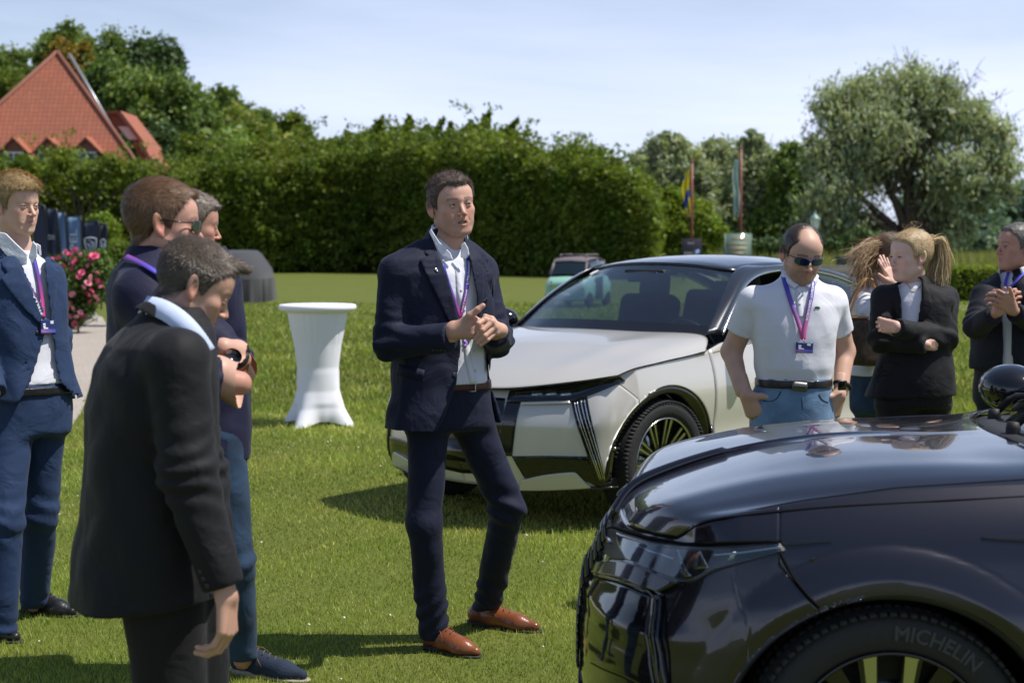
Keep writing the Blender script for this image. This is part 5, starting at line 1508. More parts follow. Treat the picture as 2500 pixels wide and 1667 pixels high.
# centre grille, number-plate field, slats
gr = W.patch('grille', [(0.0, .76), (0.29, .755)], [(0.0, .30), (0.33, .32)], M['gloss_black'], off=0.006, px=False)
gr2 = W.patch('grille', [(0.0, .76), (0.29, .755)], [(0.0, .30), (0.33, .32)], M['gloss_black'], off=0.006, px=False, side=-1)
for k in range(7):
    z = .40 + k * .048
    q = [W.P(l, z, sd, .012) for sd, l in ((-1, .25), (-1, .12), (1, .0), (1, .12), (1, .25))]
    tube('grille_slat', crm(q, np.linspace(0, 4, 16)), .006, M['matt_black'] if k % 2 else M['gloss_black'], W.root, 6)
# windscreen, roof, pillars, side glass
wb = [(-.60, -.76, 1.065), (-.43, -.38, 1.085), (-.36, 0, 1.092), (-.43, .38, 1.085), (-.60, .76, 1.065)]
wt_ = [(-1.265, -.575, 1.462), (-1.17, -.30, 1.497), (-1.135, 0, 1.507), (-1.17, .30, 1.497), (-1.265, .575, 1.462)]
wl_ = [(-.60, .76, 1.065), (-.91, .685, 1.282), (-1.265, .575, 1.462)]
wr_ = [(x, -y, z) for x, y, z in wl_]
Gw = coons(wb, wt_, wr_, wl_, 40, 24); grid_obj('windscreen', Gw, M['screen_glass'], W.root)
tube('screen_edge', crm(wt_, np.linspace(0, 4, 30)), .012, M['gloss_black'], W.root, 6)
fr = coons([tuple(np.array(p) + (0.0, 0, 0.004)) for p in wb], [tuple(Gw[i, 3] + (0, 0, .003)) for i in (0, 10, 20, 30, 39)], [Gw[0, 0], Gw[0, 3]], [Gw[-1, 0], Gw[-1, 3]], 40, 4); fr[..., 2] += .003
grid_obj('screen_frit', fr, M['gloss_black'], W.root)
box('sensor_housing', (-1.12, 0, 1.452), (.09, .16, .018), M['matt_black'], W.root, bevel=.01)
st = [(-1.13, 1.507, 1.455, .585), (-1.30, 1.532, 1.462, .60), (-1.6, 1.553, 1.478, .60), (-1.95, 1.557, 1.482, .60), (-2.4, 1.540, 1.455, .60), (-2.9, 1.475, 1.38, .60), (-3.4, 1.365, 1.27, .62), (-3.85, 1.22, 1.13, .66), (-4.05, 1.14, 1.07, .70)]
G = []
for x, zc, ze_, hw_ in st:
    e = x - (.13 if x > -1.2 else 0)
    G.append([(x + (e - x) * abs(a) ** 2, a * hw_, ze_ + (zc - ze_) * (1 - abs(a) ** 2.4)) for a in np.linspace(-1, 1, 13)])
grid_obj('roof', resample(np.array(G), 5), M['roof_paint'], W.root, thick=0.01)
# tail deck under the fast back
G = coons([(-3.8, -.72, 1.10), (-3.9, 0, 1.17), (-3.8, .72, 1.10)], [(-4.20, -.66, 1.0), (-4.27, 0, 1.02), (-4.20, .66, 1.0)], [(-3.8, -.72, 1.10), (-4.0, -.72, 1.08), (-4.20, -.66, 1.0)], [(-3.8, .72, 1.10), (-4.0, .72, 1.08), (-4.20, .66, 1.0)], 20, 8)
grid_obj('tailgate', G, WP, W.root, thick=0.01)
for sd in (1, -1):
    up = [(-.72, .800, 1.068), (-.98, .745, 1.262), (-1.24, .685, 1.395), (-1.55, .655, 1.452), (-2.0, .645, 1.462), (-2.5, .655, 1.412), (-2.95, .69, 1.302), (-3.35, .745, 1.17), (-3.55, .79, 1.10)]
    lo = [(-.72, .86, 1.035), (-1.0, .872, 1.043), (-1.3, .874, 1.048), (-1.6, .874, 1.052), (-2.0, .872, 1.058), (-2.5, .868, 1.064), (-2.95, .856, 1.07), (-3.35, .835, 1.078), (-3.55, .82, 1.082)]
    up = [(x, sd * y, z) for x, y, z in up]; lo = [(x, sd * y, z) for x, y, z in lo]
    t = np.linspace(0, 8, 60); A, B = crm(up, t), crm(lo, t); vv = np.linspace(0, 1, 8)[None, :, None]
    Gs = A[:, None] * (1 - vv) + B[:, None] * vv; Gs[..., 1] += sd * .03 * np.sin(PI * vv[..., 0])
    if sd < 0: grid_obj('side_window', Gs, M['side_glass'], W.root)
    else:
        grid_obj('side_window', Gs[33:], M['side_glass'], W.root)     # the driver's window is lowered
        tube('window_seal', [Gs[32, 0], Gs[32, 4], Gs[32, 7]], .022, M['matt_black'], W.root, 8)
    # pillar + roof rail in black, then the bright strip
    pil = [(-.60, .77, 1.068), (-.92, .695, 1.285), (-1.27, .60, 1.462), (-1.6, .615, 1.478), (-2.0, .615, 1.482), (-2.5, .62, 1.44), (-2.95, .65, 1.345), (-3.4, .70, 1.21), (-3.8, .74, 1.11)]
    pil = [(x, sd * y, z) for x, y, z in pil]; Cc = crm(pil, np.linspace(0, 8, 60))
    out = crm(up + [(-3.8, sd * .80, 1.06)], np.linspace(0, 9, 60)); 
    Gp = np.stack([Cc + (Cc - out) * .15, (Cc + out) / 2 + np.array([0, sd * .018, .012]), out], 1); Gp = resample(Gp.transpose(1, 0, 2), 4)
    grid_obj('roof_pillar', Gp, M['roof_paint'], W.root, thick=.012, flip=sd > 0)
    tube('chrome_strip', crm(up, np.linspace(0, 8, 80)) + np.array([0, sd * .006, 0]), .011, M['chrome'], W.root, 8)
    tube('belt_seal', crm(lo, np.linspace(0, 8, 30)), .012, M['gloss_black'], W.root, 6)
    # door mirror
    mc_ = np.array([-.78, sd * 1.02, 1.115])
    mm = sdf_obj('door_mirror', lambda p, c=mc_, sd=sd: smax(ell(p, c + (0.02, 0, 0), (.10, .135, .085)), (c[0] - .05) - p[:, 0], .02), mc_ - .2, mc_ + .2, .011, M['gloss_black'], W.root)
    tube('mirror_foot', [(-.74, sd * .88, 1.05), (-.76, sd * .95, 1.07), (-.77, sd * 1.0, 1.09)], [.03, .022, .03], M['gloss_black'], W.root, 8)
    tube('mirror_trim', [(-.70, sd * .92, 1.06), (-.69, sd * 1.05, 1.045), (-.72, sd * 1.13, 1.07)], .007, M['chrome'], W.root, 6)
    W.patch('tail_lamp', [(W.L - .62, .95), (W.L - .2, .95)], [(W.L - .62, .86), (W.L - .2, .86)], mat('tail_red', (.25, .01, .01), .15, coat=1), off=.01, side=sd, px=False)
    W.strip('rear_diffuser', W.L - .95, W.L, M['gloss_black'], 20, 6, sd, .008, zb=lambda l: .28, zt=lambda l: .50)
cabin_fit(W.root, -.0, 0.02)
G = coons([(-.37, -.60, 1.073), (-.36, 0, 1.085), (-.45, .5, 1.075)], [(-.60, -.62, 1.03), (-.62, 0, 1.045), (-.68, .5, 1.04)], [(-.42, -.60, 1.073), (-.60, -.62, 1.03)], [(-.45, .5, 1.07), (-.68, .5, 1.04)], 12, 5)
box('number_plate', (.875, 0, .43), (.006, .26, .055), M['gloss_black'], W.root)
box('floor_pan', (-1.7, 0, .27), (2.2, .80, .03), M['matt_black'], W.root)
# inspection sticker in the far upper corner of the screen
p = Gw[3, 21]; n_ = nrm(np.cross(Gw[5, 21] - Gw[3, 21], Gw[3, 22] - Gw[3, 21]))
a = np.linspace(0, 2 * PI, 25)[:-1]; e1 = nrm(Gw[5, 21] - Gw[3, 21]); e2 = nrm(np.cross(n_, e1))
me = bpy.data.meshes.new('sticker'); me.from_pydata([tuple(p + e1 * (.03 + .035 * math.cos(t)) - e2 * .02 + e2 * .035 * math.sin(t) + np.array([.01, 0, .008])) for t in a], [], [list(range(24))])
link_mesh('sticker', me, W.root, M['white_paint'], smooth=False)
# ------------------------------------------------------------------ the dark car in the right foreground
plan = [(0.825, 0), (0.82, .20), (0.80, .40), (0.755, .58), (0.70, .70), (0.625, .79), (0.56, .845), (0.47, .885), (0.30, .92), (0, .935), (-.6, .925), (-1.4, .92), (-2.2, .93), (-2.8, .925), (-3.3, .87), (-3.55, .72), (-3.62, .4), (-3.64, 0)]
def d_inset(l, z, x):
    fr = np.clip((x - .42) / .25, 0, 1)
    fl = 0.022 * np.exp(-(((z - .80) / .07) ** 2)) * np.clip((x + .9) / .4, 0, 1)                  # hollow under the shoulder line
    arch = -0.022 * np.clip(1 - np.abs(np.sqrt(((x - .03) / 1.0) ** 2 + (z - .36) ** 2) - .445) / .075, 0, 1) ** 0.6 * (z > .2)   # flared wheel arch
    side = 0.20 * np.clip((z - .70) / .36, 0, 1) ** 2.1 + 0.03 * np.clip((.45 - z) / .25, 0, 1) + fl * .4 + arch
    nose = 0.135 * np.clip((z - .50) / .36, 0, 1) ** 1.6 - 0.012 * np.clip(1 - np.abs(z - .62) / .05, 0, 1) + 0.08 * np.clip((.34 - z) / .2, 0, 1) ** 1.2
    return side * (1 - fr) + nose * fr
D = Body(1.04, 4.74, 176.0, plan, d_inset,
         lambda l, x: np.interp(x, [-3.7, -3.3, -2.6, -1.2, -.75, -.4, 0, .25, .42, .52, .62, .72, .80, .9], [1.0, 1.06, 1.06, 1.05, 1.04, 1.035, 1.01, .978, .948, .922, .89, .86, .838, .83]),
         lambda l, x: np.interp(x, [-3.6, -3.2, -.6, .6, .9], [.36, .27, .26, .25, .20]),
         [(0.03, .36, .425, .405), (-2.71, .36, .42, .40)])
D.prep()
D.root = empty('dark_grey_car', D.o, rad(176), label='glossy anthracite car with its bonnet and front wheel in the right foreground', cat='car')
ls = lambda x: D.lx(x)
DP = M['grey_car_paint']
for sd in (1, -1):
    D.strip('inner_shell', 0, D.L, M['seam_dark'], 220, 14, sd, -0.028, thick=0.002)
    D.strip('front_bumper', 0.0, ls(.3125), DP, 190, 44, sd, slant=1)
    D.strip('gap_filler', ls(.40), ls(.22), DP, 30, 8, sd, -.0015, zb=lambda l: .836, thick=.001)  # paint-coloured filler behind the seam, added to hide its dark gap
    D.strip('front_fender', ls(.310), ls(-.53), DP, 110, 44, sd, slant=-1)
    D.strip('front_door', ls(-.537), ls(-1.55), DP, 30, 24, sd)
    D.strip('rear_door', ls(-1.557), ls(-2.40), DP, 30, 24, sd)
    D.strip('rear_quarter', ls(-2.407), D.L, DP, 80, 24, sd)
    for cx in (.03, -2.71):
        th = np.linspace(rad(-12), rad(192), 60); G = []
        for q in (0.0, .012):
            xx = cx + (.425 - q) * np.cos(th); zz = .36 + (.405 - q) * np.sin(th)
            G.append([D.P(ls(float(x)), max(float(z), .15), sd, -0.002 - q) * (0, 1, 0) + (x, 0, z) for x, z in zip(xx, zz)])
        G.append([np.array([x, y - sd * .34, z]) for x, y, z in G[1]])
        grid_obj('arch_liner', np.array(G), M['matt_black'], D.root, thick=0.003)
        wheel(D.root, cx, sd * .805, .36, .36, .225, .258, 'bold', 2 if cx > 0 else 0, sd, 'MICHELIN' if (cx > 0 and sd > 0) else None)
# bonnet: side gap follows the curve seen in the photograph
gap_px = [(1655, 1311), (1721, 1272), (1827, 1253), (2027, 1236), (2280, 1220), (2499, 1207)]
gl = []
for (u_, v_) in gap_px:
    a_, z_ = D.find(u_, v_); gl.append(D.P(a_, z_, 1, 0.001))
side = np.array([gl[0], gl[1], gl[2], gl[3], gl[4], gl[5]])
print('bonnet gap', np.round(side, 3).tolist())
fe = []
for (u_, v_) in [(1655, 1311), (1595, 1300), (1540, 1283), (1498, 1258), (1480, 1232)]:
    a_, z_ = D.find(u_, v_); fe.append(D.P(a_, z_, 1, 0.001))
print('front edge', np.round(fe, 3).tolist())
fe.append(np.array([fe[-1][0] + .012, 0, fe[-1][2] + .004]))
fr = np.array(fe[::-1]); fr = np.concatenate([fe_[None] * np.array([1, -1, 1]) for fe_ in fe[:-1]] + [fe_[None] for fe_ in fe[::-1]])
wbk = [(-.68, .845, 1.045), (-.60, .74, 1.062), (-.50, .55, 1.062), (-.44, .30, 1.066), (-.42, 0, 1.07)]
bk = np.concatenate([np.array([p]) * (1, -1, 1) for p in wbk[:-1]] + [np.array([p]) for p in wbk[::-1]])
sl = np.concatenate([side[:-1], [(-.45, side[-1][1], side[-1][2] + .006)], [wbk[0]]])
nu, nv = 121, 70
def rs(P, n):
    L_ = np.concatenate([[0], np.cumsum(np.linalg.norm(np.diff(P, axis=0), axis=1))]); Q = crm(P, np.linspace(0, len(P) - 1, 400)); L2 = np.concatenate([[0], np.cumsum(np.linalg.norm(np.diff(Q, axis=0), axis=1))])
    return np.stack([np.interp(np.linspace(0, L2[-1], n), L2, Q[:, k]) for k in range(3)], 1)
G = coons(rs(fr, 41), rs(bk, 41), rs(sl * np.array([1, -1, 1]), 31), rs(sl, 31), nu, nv)
u = np.linspace(-1, 1, nu)[:, None]; v = np.linspace(0, 1, nv)[None]
q = 1 - np.abs(u)
G[..., 2] += (0.074 * (1 - np.abs(u) ** 2.4) * np.sin(PI * v ** 1.18)
              + 0.004 * np.exp(-((np.abs(u) - .70) / .09) ** 2) * np.sin(PI * v ** .7) ** .7 - 0.007 * np.exp(-((np.abs(u) - .90) / .05) ** 2) * np.sin(PI * v ** .7))
grid_obj('bonnet', G, DP, D.root, thick=0.009)
for e in (fr, sl, sl * np.array([1, -1, 1])):
    Q = rs(e, 70); tube('bonnet_gap', Q - np.array([0, 0, .003]), .0035, M['seam_dark'], D.root, 6)
# front lamp: dark housing, prism reflectors, light strips, clear lens
for sd in (1, -1):
    hl = D.patch('headlight', [(1464, 1286), (1500, 1290), (1545, 1303), (1600, 1320), (1660, 1328), (1720, 1330), (1800, 1328), (1904, 1321)],
                 [(1471, 1341), (1502, 1361), (1545, 1368), (1600, 1391), (1656, 1413), (1690, 1420), (1760, 1386), (1920, 1341)], M['lamp_black'], off=0.004, n=60, nv=20, side=sd)
    D.patch('lens', [(1515, 1297), (1569, 1315), (1622, 1328), (1690, 1334), (1780, 1332), (1900, 1326)], [(1542, 1364), (1588, 1384), (1640, 1404), (1688, 1416), (1760, 1384), (1910, 1341)], M['lamp_lens'], off=0.016, n=50, nv=10, side=sd, thick=.002, par=hl)
    for (ax, ay, bx1, bx2, by) in ((1659, 1340, 1670, 1690, 1408), (1711, 1344, 1694, 1733, 1386)):
        pr = D.patch('reflector', [(ax - 2, ay), (ax + 2, ay)], [(bx1, by), (bx2, by - 4)], M['machined'], off=.0085, n=4, nv=6, side=sd, thick=.004, par=hl)
        if sd > 0:
            for k in range(9):
                f_ = (k + 1) / 10; xa = ax + (bx1 - ax) * f_; xb = ax + (bx2 - ax) * f_; yy = ay + (by - ay) * f_
                D.line('reflector_rib', [(xa, yy), (xb, yy - 3 * f_)], .0016, M['gloss_black'], off=.0135, par=hl, n=3)
    D.line('light_strip', [(1748, 1352), (1780, 1350), (1860, 1341), (1905, 1334)], .003, M['chrome'], off=.010, side=sd, par=hl)
    D.line('light_strip', [(1560, 1330), (1600, 1345), (1650, 1362)], .003, M['chrome'], off=.009, side=sd, par=hl)
    D.patch('light_unit', [(1775, 1350), (1798, 1345)], [(1778, 1366), (1792, 1360)], M['chrome'], off=.008, side=sd, par=hl, n=3, nv=3)
    D.patch('light_unit', [(1478, 1305), (1496, 1312)], [(1482, 1320), (1498, 1328)], M['gloss_black'], off=.010, side=sd, par=hl, n=3, nv=3)
    D.line('lamp_gap', [(1464, 1284), (1500, 1288), (1545, 1301), (1600, 1318), (1660, 1326), (1720, 1328), (1800, 1326), (1904, 1319)], .006, M['seam_dark'], off=.001, side=sd)
    # painted blade under the lamp, then the gloss-black side panel and pillar
    D.patch('bumper_blade', [(1470, 1370), (1540, 1370), (1616, 1397), (1660, 1416)], [(1460, 1394), (1520, 1408), (1580, 1430), (1616, 1440)], DP, off=.020, n=30, nv=12, side=sd, thick=.02)
    pn = D.patch('bumper_panel', [(1460, 1402), (1520, 1418), (1596, 1450)], [(1444, 1615), (1520, 1650), (1607, 1700)], M['gloss_black'], off=.006, n=30, nv=20, side=sd)
    D.line('panel_frame', [(1459, 1400), (1520, 1415), (1599, 1448), (1604, 1520), (1610, 1600), (1614, 1667)], .0045, M['gloss_black'], off=.012, side=sd, n=60, par=pn)
    D.patch('corner_pillar', [(1601, 1447), (1620, 1452)], [(1618, 1690), (1638, 1692)], M['gloss_black'], off=.014, n=6, nv=24, side=sd)
    D.line('fender_gap', [(1904, 1350), (1935, 1403), (1966, 1446), (1999, 1484)], .0040, M['seam_dark'], off=.0012, side=sd)
    D.line('bumper_corner_gap', [(1622, 1450), (1630, 1560), (1640, 1680)], .0025, M['seam_dark'], off=.001, side=sd)
    D.patch('fender_trim', [(1905, 1321), (1960, 1318), (2030, 1318)], [(1912, 1331), (1960, 1326), (2032, 1319)], M['gloss_black'], off=.005, n=12, nv=4, side=sd)
    D.patch('fender_trim', [(2395, 1310), (2450, 1309), (2560, 1309)], [(2396, 1312), (2450, 1318), (2560, 1322)], M['gloss_black'], off=.005, n=12, nv=4, side=sd)
# mesh grille across the nose
for sd in (1, -1):
    L0 = D.find(1452, 1390)[0]
    gr = D.patch('grille', [(0, .77), (L0 * .5, .77), (L0, .75)], [(0, .34), (L0 * .5, .34), (L0 * .95, .36)], M['matt_black'], off=.004, n=30, nv=10, side=sd, px=False)
    for k in range(15):
        z = .37 + k * .027
        for j in range(16):
            l_ = (j + .5) / 16 * L0 * .96 + (.5 / 16 * L0 if k % 2 else 0)
            p = D.P(l_, z, sd, .010); p2 = D.P(l_ + .018, z + .016, sd, .012)
            tube('grille_dot', [p, p2], .0045, M['gloss_black'], gr, 4, kind=None)
    D.patch('air_intake', [(0, .33), (L0, .33)], [(0, .21), (L0, .23)], M['matt_black'], off=.006, n=20, nv=4, side=sd, px=False)
    for k in range(8): D.line('intake_slat', [(L0 * k / 8, .32), (L0 * (k + .6) / 8, .21)], .004, M['gloss_black'], off=.012, side=sd, px=False, n=4)
# cowl, wipers, windscreen
wb = [(-.72, -.76, 1.035), (-.56, -.40, 1.06), (-.50, 0, 1.07), (-.56, .40, 1.06), (-.72, .76, 1.035)]
wt_ = [(-1.45, -.60, 1.50), (-1.35, -.3, 1.545), (-1.32, 0, 1.555), (-1.35, .3, 1.545), (-1.45, .60, 1.50)]
wl_ = [(-.72, .76, 1.035), (-1.07, .69, 1.285), (-1.45, .60, 1.50)]
Gw = coons(wb, wt_, [(x, -y, z) for x, y, z in wl_], wl_, 40, 24); grid_obj('windscreen', Gw, M['screen_glass'], D.root)
cw = coons([(-.40, -.78, 1.02), (-.36, 0, 1.035), (-.40, .78, 1.02)], [(-.74, -.78, 1.02), (-.52, 0, 1.05), (-.74, .78, 1.02)], [(-.40, -.78, 1.02), (-.55, -.78, 1.0), (-.74, -.78, 1.02)], [(-.40, .78, 1.02), (-.55, .78, 1.0), (-.74, .78, 1.02)], 30, 8)
grid_obj('cowl', cw, M['matt_black'], D.root, thick=.004)
def on_screen(a, b, h=.02):
    i = (a * .5 + .5) * 39; j = b * 23; i0, j0 = int(min(i, 38)), int(min(j, 22)); p = Gw[i0, j0] * (1 - (i - i0)) + Gw[i0 + 1, j0] * (i - i0); q_ = Gw[i0, j0 + 1] * (1 - (i - i0)) + Gw[i0 + 1, j0 + 1] * (i - i0)
    n_ = nrm(np.cross(Gw[i0, j0 + 1] - Gw[i0, j0], Gw[i0 + 1, j0] - Gw[i0, j0])); n_ = n_ if n_[2] > 0 else -n_
    return p * (1 - (j - j0)) + q_ * (j - j0) + n_ * h
for (pv, arm, b0, b1) in ((( -.50, .02), [(.10, .05, .05), (.30, .07, .05), (.48, .08, .035)], (.12, .03), (.86, .12)), ((-.45, -.02), [(-.62, .04, .05), (-.40, .08, .05), (-.22, .12, .035)], (-.58, .03), (.02, .20))):
    w = empty('wiper', (0, 0, 0)); w.parent = D.root
    pts = [on_screen(*a) for a in arm]; pts = [pts[0] - np.array([-.05, 0, .05])] + pts
    tube('arm', pts, [.013, .012, .009, .008], M['matt_black'], w, 8)
    tube('blade', [on_screen(b0[0] + (b1[0] - b0[0]) * t, b0[1] + (b1[1] - b0[1]) * t, .012) for t in np.linspace(0, 1, 8)], [.004, .010, .011, .012, .012, .011, .010, .004], M['rubber'], w, 6)
    tube('spray_pipe', [on_screen(b0[0] + (b1[0] - b0[0]) * t, b0[1] + (b1[1] - b0[1]) * t, .028) for t in np.linspace(.2, .6, 5)], .005, M['gloss_black'], w, 6)
    p = pts[0]; V, F = lathe_arrays([(0, .02), (.018, .018), (.022, 0), (.022, -.03)], 16); link_mesh('pivot', fix_mesh('pivot', V + p, F), w, M['matt_black'])
# roof, pillars and windows (mostly outside the frame)
st = [(-1.32, 1.555, 1.50, .60), (-1.7, 1.60, 1.545, .61), (-2.3, 1.60, 1.545, .61), (-2.9, 1.55, 1.50, .60), (-3.3, 1.46, 1.42, .57)]
grid_obj('roof', resample(np.array([[(x + (-.13 if x > -1.4 else 0) * abs(a) ** 2, a * hw_, ze_ + (zc - ze_) * (1 - abs(a) ** 2.4)) for a in np.linspace(-1, 1, 13)] for x, zc, ze_, hw_ in st]), 5), M['gloss_black'], D.root, thick=.01)
for sd in (1, -1):
    up = [(-.80, .79, 1.06), (-1.15, .72, 1.28), (-1.5, .66, 1.455), (-2.0, .66, 1.50), (-2.6, .67, 1.48), (-3.1, .70, 1.36), (-3.45, .76, 1.10)]
    lo = [(-.80, .84, 1.045), (-1.15, .855, 1.05), (-1.5, .86, 1.052), (-2.0, .865, 1.056), (-2.6, .86, 1.06), (-3.1, .84, 1.062), (-3.45, .79, 1.062)]
    up = np.array(up) * (1, sd, 1); lo = np.array(lo) * (1, sd, 1); A, B = crm(up, np.linspace(0, 6, 40)), crm(lo, np.linspace(0, 6, 40)); vv = np.linspace(0, 1, 8)[None, :, None]
    grid_obj('side_window', A[:, None] * (1 - vv) + B[:, None] * vv, M['side_glass'], D.root)
    pil = crm(np.array([(-.72, .77, 1.04), (-1.07, .70, 1.29), (-1.45, .61, 1.50), (-2.0, .62, 1.545), (-2.6, .62, 1.53), (-3.1, .63, 1.45), (-3.45, .68, 1.2)]) * (1, sd, 1), np.linspace(0, 6, 40))
    grid_obj('roof_pillar', np.stack([pil, (pil + A) / 2 + (0, sd * .01, .01), A], 1), M['gloss_black'], D.root, thick=.012, flip=sd > 0)
    tail = coons([(-3.3, sd * 0, 1.46), (-3.3, sd * .57, 1.42)], [(-3.62, 0, 1.0), (-3.56, sd * .66, 1.0)], [(-3.3, 0, 1.46), (-3.5, 0, 1.25), (-3.62, 0, 1.0)], [(-3.3, sd * .57, 1.42), (-3.5, sd * .64, 1.2), (-3.56, sd * .66, 1.0)], 8, 12)
    grid_obj('tailgate', tail, DP, D.root, thick=.01, flip=sd < 0)
    # mirror: shell, lower trim and foot
    mc_ = np.array([-.80, sd * 1.02, 1.125]) if sd > 0 else np.array([-.74, -1.035, 1.108])
    Rm_ = np.eye(3)
    mo = sdf_obj('door_mirror', lambda p, c=mc_: smax(ell(p, c + (.01, 0, 0), (.115, .145, .088)), (c[0] - .045) - p[:, 0], .02), mc_ - .2, mc_ + .2, .009, M['gloss_black'], D.root)
    tube('mirror_trim', [(mc_[0] + .085, mc_[1] + .105 * t * 1.0, mc_[2] - .045 - .004 * t * t) for t in np.linspace(-1, 1, 8)], .006, DP, mo, 6)
    tube('mirror_foot', [(mc_[0] + .0, sd * .86, 1.045), (mc_[0] + .01, sd * .93, 1.06), mc_ + (0.01, -sd * .03, -.07)], [.03, .022, .035], M['gloss_black'], D.root, 8)
cabin_fit(D.root, -.12, 0.04)
box('floor_pan', (-1.5, 0, .25), (1.9, .80, .03), M['matt_black'], D.root)
# ------------------------------------------------------------------ people: shared parts
def cloth(name, col, rough=0.85, fold=0.35, fs=7.0, weave=0.25, sheen=0.04, **k):
    return mat(name, col, rough, sheen=sheen, fold=fold, fold_scale=fs, bump=weave, bump_scale=900, bump_dist=0.0006, spec=0.3, **k)
M['skin'] = mat('skin', (0.5, 0.3, 0.22), 0.48, sss=0.12, attr='tint', bump=0.12, bump_scale=350, bump_dist=0.001, spec=0.4)
M['hairs'] = mat('hairs', (0.1, 0.07, 0.05), 0.42, attr='tint', spec=0.5, bump=0.25, bump_scale=700, bump_dist=0.001)
M['eye'] = mat('eye', (0.7, 0.7, 0.7), 0.5, attr='tint', spec=0.15)
M['teeth'] = mat('teeth', (0.34, 0.30, 0.25), 0.3)
M['mouth'] = mat('mouth', (0.12, 0.03, 0.03), 0.5)
M['shirt_white'] = cloth('shirt_white', (0.70, 0.71, 0.78), 0.8, 0.5, 9)
M['shirt_pale'] = cloth('shirt_pale', (0.52, 0.60, 0.80), 0.8, 0.3, 9)
M['polo_white'] = cloth('polo_white', (0.70, 0.70, 0.75), 0.85, 0.5, 6, 0.5)
M['suit_navy'] = cloth('suit_navy', (0.007, 0.010, 0.029), 0.72, 0.8, 8)
M['suit_blue'] = cloth('suit_blue', (0.017, 0.037, 0.095), 0.75, 0.7, 8)
M['suit_black'] = cloth('suit_black', (0.008, 0.008, 0.010), 0.72, 0.8, 7)
M['suit_dark'] = cloth('suit_dark', (0.011, 0.012, 0.020), 0.75, 0.45, 6)
M['shirt_navy'] = cloth('shirt_navy', (0.010, 0.011, 0.036), 0.7, 0.5, 8)
M['jeans_light'] = cloth('jeans_light', (0.14, 0.235, 0.37), 0.85, 0.5, 9, 0.6, var=0.35, var_scale=7)
M['jeans_dark'] = cloth('jeans_dark', (0.022, 0.045, 0.085), 0.85, 0.5, 9, 0.6, var=0.4, var_scale=7)
M['leather_tan'] = mat('leather_tan', (0.21, 0.065, 0.024), 0.28, coat=0.3, var=0.25, var_scale=14, bump=0.15, bump_scale=120)
M['leather_black'] = mat('leather_black', (0.012, 0.012, 0.014), 0.35, coat=0.2, bump=0.2, bump_scale=150)
M['leather_brown'] = mat('leather_brown', (0.07, 0.02, 0.015), 0.35)
M['suede_navy'] = mat('suede_navy', (0.014, 0.025, 0.05), 0.85, bump=0.4, bump_scale=200)
M['sole'] = mat('sole', (0.02, 0.018, 0.016), 0.7)
M['sole_light'] = mat('sole_light', (0.35, 0.30, 0.24), 0.7)
M['lace_brown'] = mat('lace_brown', (0.14, 0.09, 0.06), 0.8)
M['lanyard'] = mat('lanyard', (0.1, 0.1, 0.5), 0.5, attr='tint')
M['badge'] = mat('badge', (0.02, 0.035, 0.13), 0.3, attr='tint')
M['button'] = mat('button', (0.02, 0.02, 0.03), 0.3)
M['button_white'] = mat('button_white', (0.6, 0.58, 0.5), 0.3)

def frame(az, pitch=0.0, roll=0.0):
    a, p, r = rad(az), rad(pitch), rad(roll)
    f = np.array([math.cos(a) * math.cos(p), math.sin(a) * math.cos(p), -math.sin(p)])
    right = np.array([math.sin(a), -math.cos(a), 0.0]); up = np.cross(right, f)
    R2 = right * math.cos(r) + up * math.sin(r); U2 = up * math.cos(r) - right * math.sin(r)
    return np.stack([R2, f, U2], 1)             # columns: right, forward, up

def loft(p, rows, az, grow=0.0, n=2.4):
    """rows (z, x, y, half width, half depth) of a torso turned to face az"""
    r = np.asarray(rows, float); r = r[np.argsort(r[:, 0])]; z = p[:, 2]
    cx, cy, a, b = (np.interp(z, r[:, 0], r[:, i]) for i in (1, 2, 3, 4))
    t = rad(az); dx, dy = p[:, 0] - cx, p[:, 1] - cy
    X = (dx * math.sin(t) - dy * math.cos(t)) / (a + grow); Yy = (dx * math.cos(t) + dy * math.sin(t)) / (b + grow)
    f = (np.abs(X) ** n + np.abs(Yy) ** n + 1e-9) ** (1 / n)
    return np.maximum((f - 1) * np.minimum(a, b) * 1.05, z - r[-1, 0] - grow)

def rows_px(lst, Y):
    """(v, u, a, b[, dY]) -> torso rows"""
    out = []
    for q in lst:
        p = at(q[1], q[0], Y + (q[4] if len(q) > 4 else 0)); out.append((p[2], p[0], p[1], q[2], q[3]))
    return out

def hp(p, pt, n_):  # signed distance to a plane, positive on the side n_ points to
    return (p - np.asarray(pt, np.float32)) @ nrm(n_).astype(np.float32)

